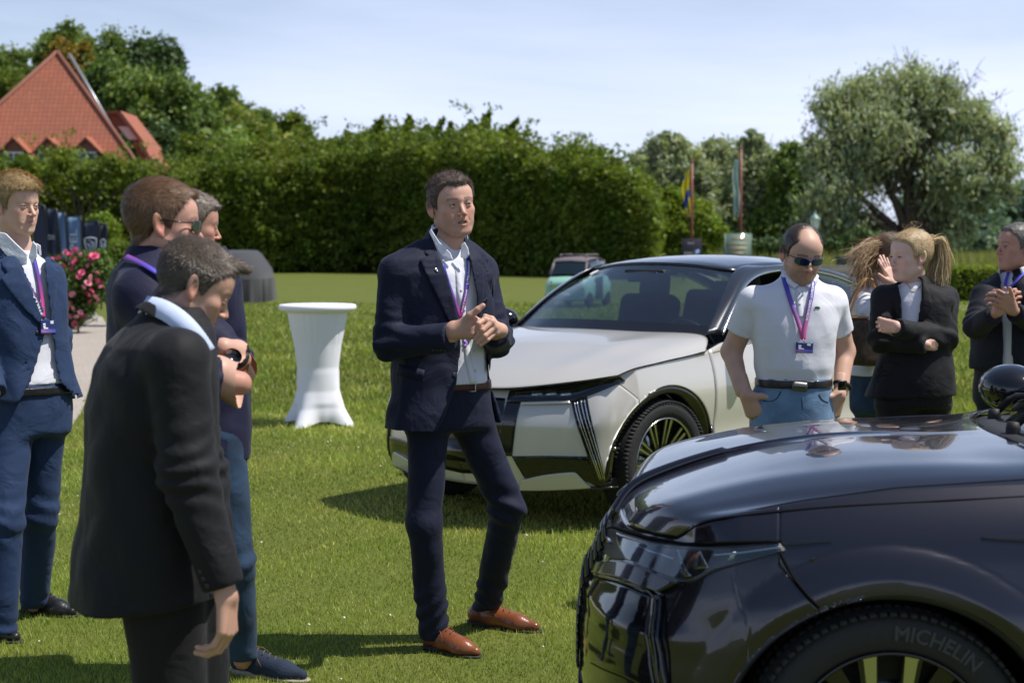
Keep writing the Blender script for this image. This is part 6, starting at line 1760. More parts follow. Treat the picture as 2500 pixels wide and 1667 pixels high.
# ---- head
def head_sdf(q0, o):
    q = q0.copy(); x = q[:, 0].copy(); q[:, 0] = np.abs(q[:, 0])
    w = o.get('wide', 1.0); jaw = o.get('jaw', 1.0)
    d = ell(q, (0, -.014, .036), (.0765 * w, .098, .087))
    d = smin(d, ell(q, (0, .028, -.030), (.0600 * w, .060, .083)), .032)
    d = smin(d, rc(q, (.050 * w * jaw, -.004, -.050), (.024 * jaw, .060, -.090), .019, .017), .028)
    d = smin(d, ell(q, (0, .068, -.096), (.023 * jaw, .019, .017)), .018)
    d = smin(d, ell(q, (0, .048, .045), (.056, .040, .044)), .03)
    br = o.get('brow', 1.0)
    d = smin(d, rc(q, (0, .0850, .0235), (.041, .0700, .0225), .0085 * br, .0075 * br), .014)
    d = smin(d, ell(q, (.044 * w, .056, -.016), (.019, .020, .016)), .02)
    d = smax(d, -ell(q, (.032, .0965, .003), (.019, .017, .0125)), .012)
    n = o.get('nose', 1.0)
    d = smin(d, rc(q, (0, .0855, .010), (0, .085 + .0225 * n, -.027), .0062, .0092), .009)
    d = smin(d, ell(q, (.0115, .0965, -.0315), (.0075, .0105, .0070)), .006)
    d = smax(d, -ell(q, (.0062, .101, -.0395), (.0036, .0065, .0042)), .003)
    d = smin(d, ell(q, (0, .074, -.060), (.027, .018, .022)), .016)
    d = smin(d, ell(q, (.036 * w, .050, -.046), (.020, .024, .030)), .02)
    op = o.get('open', 0.0)
    d = smin(d, rc(q, (.002, .0925, -.0535), (.0215, .0815, -.0575), .0042, .0018), .003)
    d = smin(d, rc(q, (.0, .0905, -.0655 - op), (.0185, .0815, -.0605 - op * .4), .0055, .0020), .004)
    if op > 0: d = smax(d, -ell(q, (0, .0925, -.0598 - op * .4), (.0195, .016, .0028 + op * .75)), .0015)
    else: d = smax(d, -rc(q, (0, .0985, -.0592), (.0235, .0835, -.0590), .0013, .0010), .002)
    d = smax(d, -rc(q, (.021, .089, -.033), (.032, .081, -.056), .0010, .0014), .006)   # fold beside the mouth
    # eyelids round the eyeball
    ec = np.array([.0315, .0755, .0045], np.float32); e = q - ec
    lid = np.linalg.norm(e, axis=1) - .0140
    gap = o.get('eye', .0040)
    zo = e[:, 2] + o.get('gaze', 0.0) - 0.0005
    opening = np.abs(zo) - gap * np.sqrt(np.clip(1 - (e[:, 0] / .0142) ** 2, 0, 1))
    opening = np.maximum(opening, -(e[:, 1] - .002))
    lid = smax(lid, -opening, .0012)
    d = smin(d, lid, .003)
    # ear
    ca, sa = math.cos(rad(24)), math.sin(rad(24))
    ez, ey = q[:, 2] - .000, q[:, 1] + .012
    tz = ez * math.cos(rad(10)) + ey * -math.sin(rad(10)) * -1; ty = ey * math.cos(rad(10)) - ez * math.sin(rad(10)) * -1
    exx = q[:, 0] - .0765 * w
    ex = exx * ca - ty * -sa * 1.0; ey2 = ty * ca - exx * sa
    E = np.stack([ex, ey2, tz], 1).astype(np.float32)
    ear = ell(E, (.006, -.004, .000), (.0075, .0175, .0315))
    ear = smin(ear, ell(E, (.004, .002, -.026), (.005, .009, .010)), .006)
    ear = smax(ear, -ell(E, (.0155, .000, .002), (.009, .0110, .0205)), .003)
    ear = smin(ear, rc(E, (.0065, .002, .012), (.0065, -.007, -.010), .0022, .0026), .003)
    d = smin(d, ear, .004)
    return d

def skull_sdf(q0, o):
    q = q0.copy(); q[:, 0] = np.abs(q[:, 0]); w = o.get('wide', 1.0)
    d = ell(q, (0, -.014, .036), (.0765 * w, .098, .087))
    d = smin(d, ell(q, (0, .028, -.030), (.0600 * w, .060, .083)), .032)
    d = smin(d, ell(q, (0, .048, .045), (.056, .040, .044)), .03)
    return smin(d, rc(q, (0, -.028, -.06), (0, -.045, -.19), .054 * o.get('neck', 1), .058 * o.get('neck', 1)), .02)

def wing(P, pts, Y, m, th=.009):
    n = len(pts); V = [at(u, v, Y) - P.base for u, v in pts]; V += [q + np.array([0, th, 0]) for q in V]
    me = bpy.data.meshes.new('collar_wing'); me.from_pydata([tuple(v) for v in V], [], [list(range(n)), list(range(n, 2 * n))[::-1]] + [[i, n + i, n + (i + 1) % n, (i + 1) % n] for i in range(n)])
    o = link_mesh('collar_wing', me, P.root, m, smooth=False); b = o.modifiers.new('bevel', 'BEVEL'); b.width = .003; b.segments = 2

class Head:
    def __init__(s, c, az, pitch=0, roll=0, k=1.0, **o):
        s.c = np.asarray(c, float); s.R = frame(az, pitch, roll); s.k = k; s.o = o
    def loc(s, p): return (((p - s.c.astype(np.float32)) @ s.R.astype(np.float32)) / s.k).astype(np.float32)
    def w(s, q): return s.c + (np.asarray(q, float) * s.k) @ s.R.T
    def skin_arrays(s, neck_to, res=.0026, neck_r=(.056, .062)):
        """head and neck down to the point neck_to (world)"""
        nt = s.loc(np.asarray([neck_to], np.float32))[0]; o = s.o; nk = o.get('neck', 1)
        def f(q):
            d = head_sdf(q, o)
            nd = rc(q, (0, -.026, -.055), nt, neck_r[0] * nk, neck_r[1] * nk)
            nd = smin(nd, rc(q, (.0, .018, -.085), nt + np.array([0, .02, 0], np.float32), .022, .030), .03)
            return smin(d, nd, .018)
        lo = np.minimum([-.095, -.13, -.13], nt - .07); hi = np.maximum([.095, .125, .135], nt + .07)
        V, F = sdf_arrays(f, lo, hi, res)
        C = s.paint(V.astype(np.float32))
        return s.w(V), F, C
    def paint(s, q):
        o = s.o; base = np.array(o.get('skin', (0.50, 0.27, 0.19))); n = len(q); x = np.abs(q[:, 0]); y, z = q[:, 1], q[:, 2]
        C = np.tile(base, (n, 1)) * (1 + 0.06 * wob(q, 60)[:, None])
        def blend(m, col, amt=1.0):
            nonlocal C
            m = np.clip(m, 0, 1)[:, None] * amt; C = C * (1 - m) + np.array(col) * m
        g = lambda cx, cy, cz, r: np.exp(-((x - cx) ** 2 + (y - cy) ** 2 + (z - cz) ** 2) / r ** 2)
        red = base * np.array([1.10, .74, .70])
        blend(g(.042, .07, -.022, .024), red, .4); blend(g(0, .108, -.028, .014), red, .45); blend(((x > .076) & (y < .03)).astype(float), red * 1.0, .6)
        blend(g(0, .06, .08, .05), base * 1.08, .4)
        blend((g(.032, .085, .004, .016) > .45) * 1.0, base * .72, .35)  # skin darkened round the eyes, socket shade put into the colour
        st = o.get('stubble', 0)
        if st: blend(np.clip((-.030 - z) / .012, 0, 1) * np.clip((y + .005) / .02, 0, 1) * np.clip((z + .125) / .02, 0, 1) * (1 - .7 * g(.045, .06, -.035, .018)), o.get('beard', (.12, .08, .06)), st)
        lips = np.exp(-(((z + .0590 + o.get('open', 0) * .4) / (.0105 + o.get('open', 0) * .5)) ** 2) - (x / .021) ** 4) * (y > .078)
        blend(lips, o.get('lip', base * np.array([.92, .52, .50])), .75)
        if o.get('open', 0): blend((np.exp(-((z + .0598 + o['open'] * .4) / (.0026 + o['open'] * .6)) ** 2 - (x / .018) ** 4) > .5) * (y < .0905) * (y > .06) * 1.0, (.06, .015, .015), 1)
        hc = np.array(o.get('hair_col', (.06, .04, .03)))
        brow = np.exp(-((z - .0285 - .10 * (x - .03) * (x < .034) + .25 * np.clip(x - .036, 0, 1)) / .0042) ** 2) * (x > .012) * (x < .052) * (y > .05)
        blend(brow, hc * 1.1, o.get('brow_amt', .7))
        hm = s.hair_mask(q)
        blend(np.clip(hm / .012 + .5, 0, 1), hc * 1.2, o.get('scalp', .85))
        return np.clip(C, 0, 1)
    def hair_mask(s, q):
        """positive where hair grows (metres inside the hairline)"""
        x = np.abs(q[:, 0]); y, z = q[:, 1], q[:, 2]; o = s.o
        fl = o.get('line', .080); rec = o.get('recede', 0.0)
        zl = np.interp(y, [-.12, -.07, -.035, -.018, .004, .022, .034, .045, .060, .09], [-.078, -.068, -.045, -.002, .000, -.012, .030, .050, .066, fl])
        zl = zl + np.where(y > .045, rec * np.clip(1 - np.abs(x - .040) / .022, 0, 1), 0)
        m = z - zl + .0028 * wob(q, 170) * (y > .0)
        if o.get('bald'):
            b = np.sqrt((x / .050) ** 2 + ((y - .078) / .075) ** 2 + ((z - .098) / .055) ** 2) - 1 + .05 * wob(q, 60)
            m = np.minimum(m, b * .06)
        return m.astype(np.float32)
    def hair_arrays(s, res=.0032, nstrand=5000, seed=1):
        o = s.o; th = o.get('thick', (.012, .007)); hc = np.array(o.get('hair_col', (.06, .04, .03)))
        tip = o.get('quiff')
        rg = np.random.default_rng(seed)
        def f(q):
            m = s.hair_mask(q)
            t = th[1] + (th[0] - th[1]) * np.clip((q[:, 2] - .02) / .07, 0, 1)
            t = t + o.get('curl', .0014) * wob(q, 330, seed) + .0012 * wob(q, 70, seed)
            t = t * np.clip(m / .018, -.4, 1) - .0004
            d = skull_sdf(q, o) - t
            d = smax(d, -(m + .001), .005)
            if tip is not None:
                for (a, b, r1, r2) in tip: d = smin(d, rc(q, a, b, r1, r2) + .0012 * wob(q, 260, 1), .012)
            return d
        V, F = sdf_arrays(f, (-.11, -.13, -.10), (.11, .15, .165), res)
        q = V.astype(np.float32)
        N_ = np.zeros_like(V)
        e1 = V[F[:, 1]] - V[F[:, 0]]; e2 = V[F[:, 3]] - V[F[:, 0]]; fn = np.cross(e1, e2)
        for k in range(4): np.add.at(N_, F[:, k], fn)
        N_ /= np.linalg.norm(N_, axis=1)[:, None] + 1e-12
        c0 = hc * (1 + .35 * wob(q, 330, seed)[:, None] + .15 * wob(q, 90, 2)[:, None] + .15 * rg.normal(size=(len(q), 1)))
        side_dark = o.get('side', 1.0); c0 = c0 * np.where(q[:, 2:3] < .05, side_dark, 1.0)
        gy = o.get('grey', 0)
        if gy: c0 = c0 + gy * np.clip(wob(q, 230, 4)[:, None], 0, 1) * np.array([.3, .29, .27])
        # strands
        ok = np.flatnonzero(s.hair_mask(q) > .003); ix = rg.choice(ok, nstrand)
        P = V[ix] - N_[ix] * .001; Nn = N_[ix]
        flow = np.asarray(o.get('flow', (0, 1, .1)), float); down = np.array([0, -.35, -1.0])
        w_ = np.clip((P[:, 2:3] - .03) / .06, 0, 1); D = flow * w_ + down * (1 - w_) + rg.normal(size=P.shape) * o.get('mess', .28)
        D -= (D * Nn).sum(1)[:, None] * Nn; D /= np.linalg.norm(D, axis=1)[:, None] + 1e-9
        L_ = (o.get('len', .014) * rg.uniform(.5, 1.3, nstrand))[:, None] * (0.55 + .45 * w_)
        B = np.cross(D, Nn); wd = .0007
        lift = o.get('lift', .25)
        T = P + (D + Nn * lift * rg.uniform(.2, 1.4, nstrand)[:, None]) * L_
        Vs = np.stack([P - B * wd, P + B * wd, T + B * wd * .2, T - B * wd * .2], 1).reshape(-1, 3)
        Fs = np.arange(4 * nstrand).reshape(-1, 4)
        cs = np.repeat(hc * rg.uniform(.55, 1.7, nstrand)[:, None] * np.where(P[:, 2:3] < .05, side_dark, 1.0) + (gy * (rg.random(nstrand) < .3) * .3)[:, None], 4, axis=0)
        return s.w(np.concatenate([V, Vs])), np.concatenate([F, Fs + len(V)]), np.clip(np.concatenate([c0, cs]), 0.002, 1)
    def eyes(s, parent, base, look=(0, 1, 0)):
        for sx in (-1, 1):
            V, F = lathe_arrays([(.0125 * math.sin(t), .0125 * math.cos(t)) for t in np.linspace(0, PI, 25)], 24)
            L_ = nrm(look); up = nrm(np.cross(L_, (1, 0, 0.01))); rt = np.cross(up, L_)
            V2 = V[:, :1] * rt + V[:, 1:2] * up + V[:, 2:] * L_
            a = np.arccos(np.clip(V[:, 2] / .0125, -1, 1)); C = np.where((a < .17)[:, None], (.005, .005, .005), np.where((a < .50)[:, None], s.o.get('iris', (.03, .04, .045)), (.20, .17, .16)))
            o = link_mesh('eye', None_mesh('eye', s.w(V2 + np.array([sx * .0315, .0755, .0045])) - base, F, C), parent, M['eye'])

def None_mesh(name, V, F, C):
    return np_mesh(name, V, F, cols=C)

# ---- hands
def finger(p, pts, r, k=.004):
    n = len(pts); rr = np.linspace(r * 1.05, r * .80, n); return chain(p, pts, rr, k)

def hand_fk(wrist, d, t, n, curl=(25, 30, 20), spread=4, thumb=(0.75, 0.6, 0.15), thumb_bend=15, s=1.0, k_=1.0):
    """joint chains of a hand: d wrist->knuckles, t towards the thumb, n out of the palm"""
    d, t, n = nrm(d), nrm(t), nrm(n); ch = []
    kn = [(.088, .030), (.091, .010), (.087, -.011), (.079, -.030)]; ln = [(.043, .026, .021), (.047, .030, .022), (.044, .028, .021), (.035, .021, .019)]
    for i, ((a, b), L3) in enumerate(zip(kn, ln)):
        k0 = wrist + (d * a + t * b) * s; cur = [wrist + (t * b * .55 + d * .012) * s, k0]
        c = curl if not isinstance(curl[0], (tuple, list)) else curl[i]
        ang = 0; sp = rad(spread * (1.5 - i)); dd = nrm(d * math.cos(sp) + t * math.sin(sp)); q = k0
        for L_, a_ in zip(L3, c):
            ang += rad(a_); v = dd * math.cos(ang) + n * math.sin(ang); q = q + v * L_ * s; cur.append(q)
        ch.append(cur)
    b0 = wrist + (d * .018 + t * .018) * s; v = nrm(t * thumb[0] + d * thumb[1] + n * thumb[2]); v2 = nrm(v + d * rad(thumb_bend)); v3 = nrm(v + d * rad(thumb_bend * 2))
    b1 = b0 + v * .042 * s; b2 = b1 + v2 * .034 * s; b3 = b2 + v3 * .026 * s
    return ch, [b0, b1, b2, b3]

def hand_sdf(ch, th, s=1.0, forearm=None):
    rf = [.0086, .0090, .0085, .0074]
    def f(p):
        d = None
        for i, c in enumerate(ch):
            pal = rc(p, c[0], c[1], .0150 * s, .0115 * s); d = pal if d is None else smin(d, pal, .012 * s)
        d = smin(d, rc(p, th[0], th[1], .017 * s, .0125 * s), .014 * s)
        for i, c in enumerate(ch): d = smin(d, finger(p, c[1:], rf[i] * s), .0045 * s)
        d = smin(d, chain(p, th[1:], np.array([.0125, .0105, .0088]) * s, .004), .006)
        if forearm: d = smin(d, chain(p, forearm[0], forearm[1], .015), .016)
        return d
    pts = np.array([q for c in ch for q in c] + list(th) + (list(forearm[0]) if forearm else []))
    return f, pts.min(0) - .05, pts.max(0) + .05

def skin_paint(col, knuckles=()):
    def f(q):
        C = np.tile(np.array(col), (len(q), 1)) * (1 + .07 * wob(q, 45)[:, None])
        for k in knuckles:
            g = np.exp(-(((q - np.asarray(k)) ** 2).sum(1)) / .009 ** 2)[:, None]; C = C * (1 - .35 * g) + np.array(col) * np.array([1.05, .72, .68]) * .35 * g
        return C
    return f

# ---- a person
class Person:
    def __init__(s, X, Y, az, label, group=None):
        s.base = np.array([X, Y, 0.0]); s.az = az; s.root = empty('person', s.base, 0, label=label, cat='person', group=group)
        s.skin = []; s.obj = {}
    def part(s, name, sdf, lo, hi, res, m, key=None, parent=None, cols=None, **k):
        V, F = sdf_arrays(sdf, lo, hi, res)
        me = np_mesh(name, V - s.base, F, cols=None if cols is None else cols(V))
        o = link_mesh(name, me, parent or s.root, m, **k); s.obj[key or name] = (o, V, F); return o
    def add_skin(s, V, F, C): s.skin.append((V, F, C))
    def skin_sdf(s, f, lo, hi, res, paint):
        V, F = sdf_arrays(f, lo, hi, res); s.add_skin(V, F, paint(V))
    def finish(s):
        Vs, Fs, Cs, n = [], [], [], 0
        for V, F, C in s.skin: Vs.append(V); Fs.append(F + n); Cs.append(C); n += len(V)
        link_mesh('body', np_mesh('body', np.concatenate(Vs) - s.base, np.concatenate(Fs), cols=np.concatenate(Cs)), s.root, M['skin'])
    def arr(s, name, V, F, m, C=None, parent=None, smooth=True):
        return link_mesh(name, np_mesh(name, V - s.base, F, cols=C), parent or s.root, m, smooth=smooth)
    def tube(s, name, pts, r, m, n=8, parent=None): return tube(name, np.asarray(pts) - s.base, r, m, parent or s.root, n)
    def bvh(s, *keys):
        Vs, Fs, n = [], [], 0
        for k in keys: o, V, F = s.obj[k]; Vs.append(V); Fs.append(F + n); n += len(V)
        return BVHTree.FromPolygons([tuple(v) for v in np.concatenate(Vs).tolist()], np.concatenate(Fs).tolist())
    def drape(s, bv, pts, lift=.003, Yd=None):
        out = []
        for q in pts:
            if len(q) == 3: out.append((at(*q), nrm(np.array([0, -1.0, .35])))); continue
            u, v = q; r = ray(u, v); h = bv.ray_cast(Vector((0, 0, CAMH)), Vector(r))
            if h[0] is None: out.append((at(u, v, Yd if Yd else s.base[1]), np.array([0, -1.0, 0]))); continue
            n_ = np.array(h[1]); n_ = n_ if n_ @ r < 0 else -n_
            out.append((np.array(h[0]) + n_ * lift, n_))
        return out
    def ribbon(s, name, bv, pts, width, m, cols, lift=.004, n=40, parent=None, thick=.0016, Yd=None, smooth_n=7):
        P = crm(np.array(pts, float), np.linspace(0, len(pts) - 1, n)) if len(pts) > 2 else np.array([np.array(pts[0]) + (np.array(pts[1]) - np.array(pts[0])) * t for t in np.linspace(0, 1, n)])
        D = s.drape(bv, P, lift, Yd); Q = np.array([d[0] for d in D]); N_ = np.array([d[1] for d in D])
        # keep the strap taut: smooth the depth along its length
        for _ in range(smooth_n): Q[1:-1] = .5 * Q[1:-1] + .25 * (Q[2:] + Q[:-2]); N_[1:-1] = .5 * N_[1:-1] + .25 * (N_[2:] + N_[:-2])
        T = np.gradient(Q, axis=0); T /= np.linalg.norm(T, axis=1)[:, None]; N_ /= np.linalg.norm(N_, axis=1)[:, None]
        B = np.cross(T, N_); B /= np.linalg.norm(B, axis=1)[:, None]
        G = np.stack([Q - B * width / 2, Q + N_ * .001, Q + B * width / 2], 1)
        tt = np.linspace(0, 1, n)[:, None]; cc = np.array(cols, float); C = np.stack([np.interp(tt[:, 0], np.linspace(0, 1, len(cc)), cc[:, k]) for k in range(3)], 1)
        me = np_mesh(name, G.reshape(-1, 3) - s.base, grid_faces(n, 3), cols=np.repeat(C, 3, axis=0))
        o = link_mesh(name, me, parent or s.root, m, smooth=len(cols) > 2); sm = o.modifiers.new('thickness', 'SOLIDIFY'); sm.thickness = thick; sm.offset = 0
        return o, Q, T, B, N_
    def print_on(s, name, txt, size, strap, t0, t1, m, flip=1, parent=None):
        """lettering running along a strap between fractions t0..t1"""
        o, Q, T, B, N_ = strap; V, F = text_arrays(txt, size, 0.0, size * .03)
        if not len(V): return
        x0, x1 = V[:, 0].min(), V[:, 0].max(); u = (V[:, 0] - x0) / (x1 - x0); t = (t0 + (t1 - t0) * u) * (len(Q) - 1)
        g = lambda A: np.stack([np.interp(t, np.arange(len(A)), A[:, k]) for k in range(3)], 1)
        P = g(Q) + g(B) * V[:, 1:2] * flip + g(N_) * .0022
        me = bpy.data.meshes.new(name); me.from_pydata([tuple(map(float, v)) for v in P - s.base], [], F); me.update()
        link_mesh(name, me, parent or o, m, smooth=False)
    def dot(s, name, bv, u, v, r, m, h=.002, n=12, lift=0.0, parent=None):
        P, N_ = s.drape(bv, [(u, v)], lift)[0]; a = nrm(np.cross(N_, (0, 0, 1))); b = np.cross(N_, a)
        V, F = lathe_arrays([(0, h), (r * .8, h), (r, h * .6), (r, -.002)], n); V = P + V[:, :1] * a + V[:, 1:2] * b + V[:, 2:] * N_ - s.base
        return link_mesh(name, fix_mesh(name, V, F), parent or s.root, m)
    def badge(s, bv, corners, parent, Yd=None):
        """name card: corners TL TR BR BL in px"""
        D = s.drape(bv, corners, .012, Yd); P = np.array([d[0] for d in D]); c = P.mean(0); n_ = nrm(np.cross(P[1] - P[0], P[3] - P[0])); n_ = n_ if n_[1] < 0 else -n_
        e = nrm((P[1] - P[0]) + (P[2] - P[3])); f_ = nrm(np.cross(n_, e)); f_ = f_ if f_[2] > 0 else -f_
        w = np.linalg.norm(P[1] - P[0]) / 2; h = np.linalg.norm(P[3] - P[0]) / 2
        nx, nz = 9, 9; G = np.array([[c + e * (w * (2 * i / (nx - 1) - 1)) + f_ * (h * (1 - 2 * j / (nz - 1))) for j in range(nz)] for i in range(nx)])
        t = np.tile(np.linspace(0, 1, nz), nx)[:, None]; sx = np.repeat(np.linspace(0, 1, nx), nz)[:, None]
        C = np.where(t < .68, np.array([.018, .03, .13]), np.array([.32, .16, .50]) * (1 - sx) + np.array([.05, .08, .38]) * sx)
        o = link_mesh('name_badge', np_mesh('name_badge', G.reshape(-1, 3) - s.base, grid_faces(nx, nz), cols=C), parent or s.root, M['badge'], smooth=False); sm = o.modifiers.new('thickness', 'SOLIDIFY'); sm.thickness = .002
        for (x0, y0, ww) in ((-.55, .35, .28), (-.55, .02, .28), (-.35, -.22, .5), (.5, .72, .35), (.5, .5, .35)):
            q = c + e * w * x0 + f_ * h * y0 + n_ * .0028; hh = h * (.09 if ww > .3 else .12)
            me = bpy.data.meshes.new('print_line'); me.from_pydata([tuple(q + e * a * w * ww * .6 + f_ * b * hh - s.base) for a, b in ((-1, -1), (1, -1), (1, 1), (-1, 1))], [], [[0, 1, 2, 3]]); link_mesh('print_line', me, o, M['white_print'], smooth=False)
        return o, c + f_ * h

def shoe(P, heel, toe, m, sole, ankle=None, s=1.0, lace='leather', name='shoe', hz=0.0, high=0.0):
    """low lace-up shoe from heel to toe (ground points)"""
    heel, toe = np.array(heel, float), np.array(toe, float); d = nrm(toe - heel); L_ = np.linalg.norm(toe - heel); n_ = np.array([d[1], -d[0], 0]); up = nrm(np.cross(n_, d)); up = up if up[2] > 0 else -up
    q = lambda a, b, c: heel + d * a * L_ + n_ * b + up * c
    def upper(p):
        r = rc(p, q(.13, 0, .045), q(.34, 0, .043), .034, .036)
        r = smin(r, rc(p, q(.14, 0, .075 + high), q(.10, 0, .05), .030, .033), .02)
        r = smin(r, rc(p, q(.34, 0, .043), q(.68, .004, .028), .036, .040), .03)
        r = smin(r, rc(p, q(.68, .004, .026), q(.90, .002, .022), .040, .022), .03)
        r = smin(r, rc(p, q(.22, 0, .085), q(.52, 0, .052), .024, .024), .03)
        r = smax(r, -hp(p, q(0, 0, .012), up), .004)
        return r
    o = P.part(name, upper, np.minimum(heel, toe) - .08, np.maximum(heel, toe) + np.array([.08, .08, .17]), .0045, m)
    def so(p):
        a = (p - heel.astype(np.float32)) @ d.astype(np.float32) / L_; b = (p - heel.astype(np.float32)) @ n_.astype(np.float32); c = (p - heel.astype(np.float32)) @ up.astype(np.float32)
        w = np.interp(a, [0, .06, .2, .4, .68, .88, .97, 1.0], [.012, .034, .040, .036, .050, .040, .022, .006]); h = np.interp(a, [0, .3, .36, 1.0], [.022, .022, .012, .010])
        return np.maximum(np.maximum(np.abs(b) - w, (np.maximum(-a, a - 1)) * L_), np.maximum(-c, c - h)) * .8
    P.part('sole', so, np.minimum(heel, toe) - .07, np.maximum(heel, toe) + np.array([.07, .07, .08]), .0045, sole, parent=o)
    lm = M['lace_brown'] if lace == 'light' else m
    for i in range(4):
        a = .33 + .075 * i; h = np.interp(a, [.3, .6], [.110, .078]); 
        P.tube('lace', [q(a, -.020, h - .010), q(a + .02, 0, h + .001), q(a + .03, .020, h - .010)], .0024, lm, 5, parent=o)
    P.tube('lace', [q(.33, 0, .112), q(.34, .03, .100), q(.42, .042, .070), q(.46, .045, .05)], .0020, lm, 5, parent=o)
    P.tube('lace', [q(.33, 0, .112), q(.36, -.03, .100), q(.44, -.040, .075)], .0020, lm, 5, parent=o)
    # toe-cap seam
    P.tube('cap_seam', [q(.70, b, .026 + .041 * math.sqrt(max(0, 1 - (b / .0405) ** 2)) ) for b in np.linspace(-.039, .039, 9)], .0014, sole, 5, parent=o)
    return o
# ------------------------------------------------------------------ the speaker
Y0 = 6.2
P = Person((1090 - 1250) / FPX * Y0, Y0, -62, 'man in a dark navy suit and brown shoes speaking at the centre, hands clasped')
SK = (0.56, 0.325, 0.245)
A = lambda u, v, Y=Y0: at(u, v, Y)
az = -62
rj = rows_px([(560, 1092, .05, .05), (592, 1090, .085, .085, .02), (612, 1084, .150, .105, .02), (632, 1078, .205, .125, .01), (668, 1076, .232, .140), (720, 1080, .222, .148), (800, 1082, .208, .145), (880, 1080, .200, .140), (940, 1082, .210, .145), (1000, 1086, .236, .155), (1062, 1090, .258, .165)], Y0)
fwd = frame(az)[:, 1]; rgt = frame(az)[:, 0]
sR, eR, wR = A(968, 662, 6.10), A(950, 838, 6.06), A(1108, 822, 5.90)
sL, eL, wL = A(1176, 664, 6.32), A(1214, 830, 6.27), A(1208, 812, 6.02)
open_l = [(1040, 556), (1060, 600), (1091, 671), (1112, 740), (1122, 790), (1125, 850), (1114, 938), (1098, 985), (1080, 1030), (1062, 1058), (1050, 1090)]
open_r = [(1300, 1090), (1236, 1048), (1222, 1010), (1206, 960), (1194, 916), (1184, 840), (1168, 770), (1163, 724), (1156, 680), (1146, 635), (1134, 600), (1120, 560)]
def px_poly(pts, Yp): return [(float(at(u, v, Yp)[0]), float(at(u, v, Yp)[2])) for u, v in pts]
OP = px_poly(open_l + open_r, 6.06)
cy_of = lambda p: np.interp(p[:, 2], [r[0] for r in sorted(rj)], [r[2] for r in sorted(rj)])
def front(p): return (p - np.array([P.base[0], P.base[1], 0], np.float32)) @ fwd.astype(np.float32)
def torso(p, g): return loft(p, rj, az, g)
def sleeve(p, s_, e_, w_, r, ph):
    d = chain(p, [s_, e_, w_], r, .03)
    h = np.exp(-(((p - e_.astype(np.float32)) ** 2).sum(1)) / .10 ** 2)
    return d + .008 * h * np.sin((p @ nrm(e_ - s_).astype(np.float32)) * 130 + 4 * wob(p, 12, ph)) + .0035 * wob(p, 22, ph)
def jacket(p):
    d = torso(p, .0) + .006 * wob(p, 11, 1) + .005 * wob(p, 24, 3)
    d = smin(d, rc(p, A(1030, 618, 6.16), sR, .055, .066), .05); d = smin(d, rc(p, A(1140, 618, 6.26), sL, .05, .062), .05)
    hem = hp(p, A(1065, 1050), np.array([.06, 0, -1])); d = smax(d, hem, .004)
    d = smax(d, -(torso(p, -.016)), .004)
    op = np.maximum(poly2(p[:, 0], p[:, 2], OP), -front(p) + .01)
    d = smax(d, -op, .004)
    a = sleeve(p, sR, eR, wR, [.066, .064, .054], 1); a = smax(a, hp(p, A(1102, 820, 5.91), nrm(wR - eR)), .003)
    b = sleeve(p, sL, eL, wL, [.062, .062, .055], 2); b = smax(b, hp(p, wL - nrm(wL - eL) * .008, nrm(wL - eL)), .003)
    d = smin(d, a, .014); return smin(d, b, .012)
P.part('jacket', jacket, A(890, 1080, 5.7) * [1, 0, 1] + [0, 5.75, 0], A(1260, 540, 6.5) * [1, 0, 1] + [0, 6.55, 0], .0072, M['suit_navy'])
# lapels and collar
LPr = px_poly([(1044, 560), (1024, 592), (1027, 612), (1046, 624), (1024, 634), (1058, 706), (1096, 786), (1114, 812), (1121, 786), (1092, 672), (1062, 602)], 6.06)
LPl = px_poly([(1130, 598), (1146, 604), (1162, 636), (1178, 652), (1182, 700), (1176, 770), (1170, 800), (1164, 770), (1164, 724), (1147, 636)], 6.06)
for nm, pl in (('lapel', LPr), ('lapel', LPl)):
    def lap(p, pl=pl):
        d = smax(torso(p, .0125) + .003 * wob(p, 11, 1), poly2(p[:, 0], p[:, 2], pl), .003); return smax(smax(d, -torso(p, -.004), .002), -(front(p)) - .02, .002)
    P.part(nm, lap, A(1000, 830, 5.9) * [1, 0, 1] + [0, 5.85, 0], A(1200, 545, 6.5) * [1, 0, 1] + [0, 6.4, 0], .005, M['suit_navy'], key=nm + str(id(pl)))
nb = A(1093, 590, 6.24)
def collar_ring(p, c, r0, r1, h, th, az_, tilt, gap):
    """band round a neck: cone shell, open at the front by gap (metres)"""
    R = frame(az_, tilt); q = (p - np.asarray(c, np.float32)) @ R.astype(np.float32)
    rr = np.sqrt(q[:, 0] ** 2 + (q[:, 1] * .92) ** 2); z = q[:, 2]; r = r0 + (r1 - r0) * np.clip(z / h, 0, 1)
    d = np.maximum(np.abs(rr - r) - th, np.maximum(-z, z - h))
    return smax(d, np.minimum(q[:, 1], 1) - np.sqrt(np.maximum(1e-6, (q[:, 0]) ** 2)) * 0 - (r1 - gap), .004)
P.part('jacket_collar', lambda p: collar_ring(p, nb + [0, .01, .0], .092, .072, .048, .007, az, 16, .052), nb - .13, nb + .14, .005, M['suit_navy'])
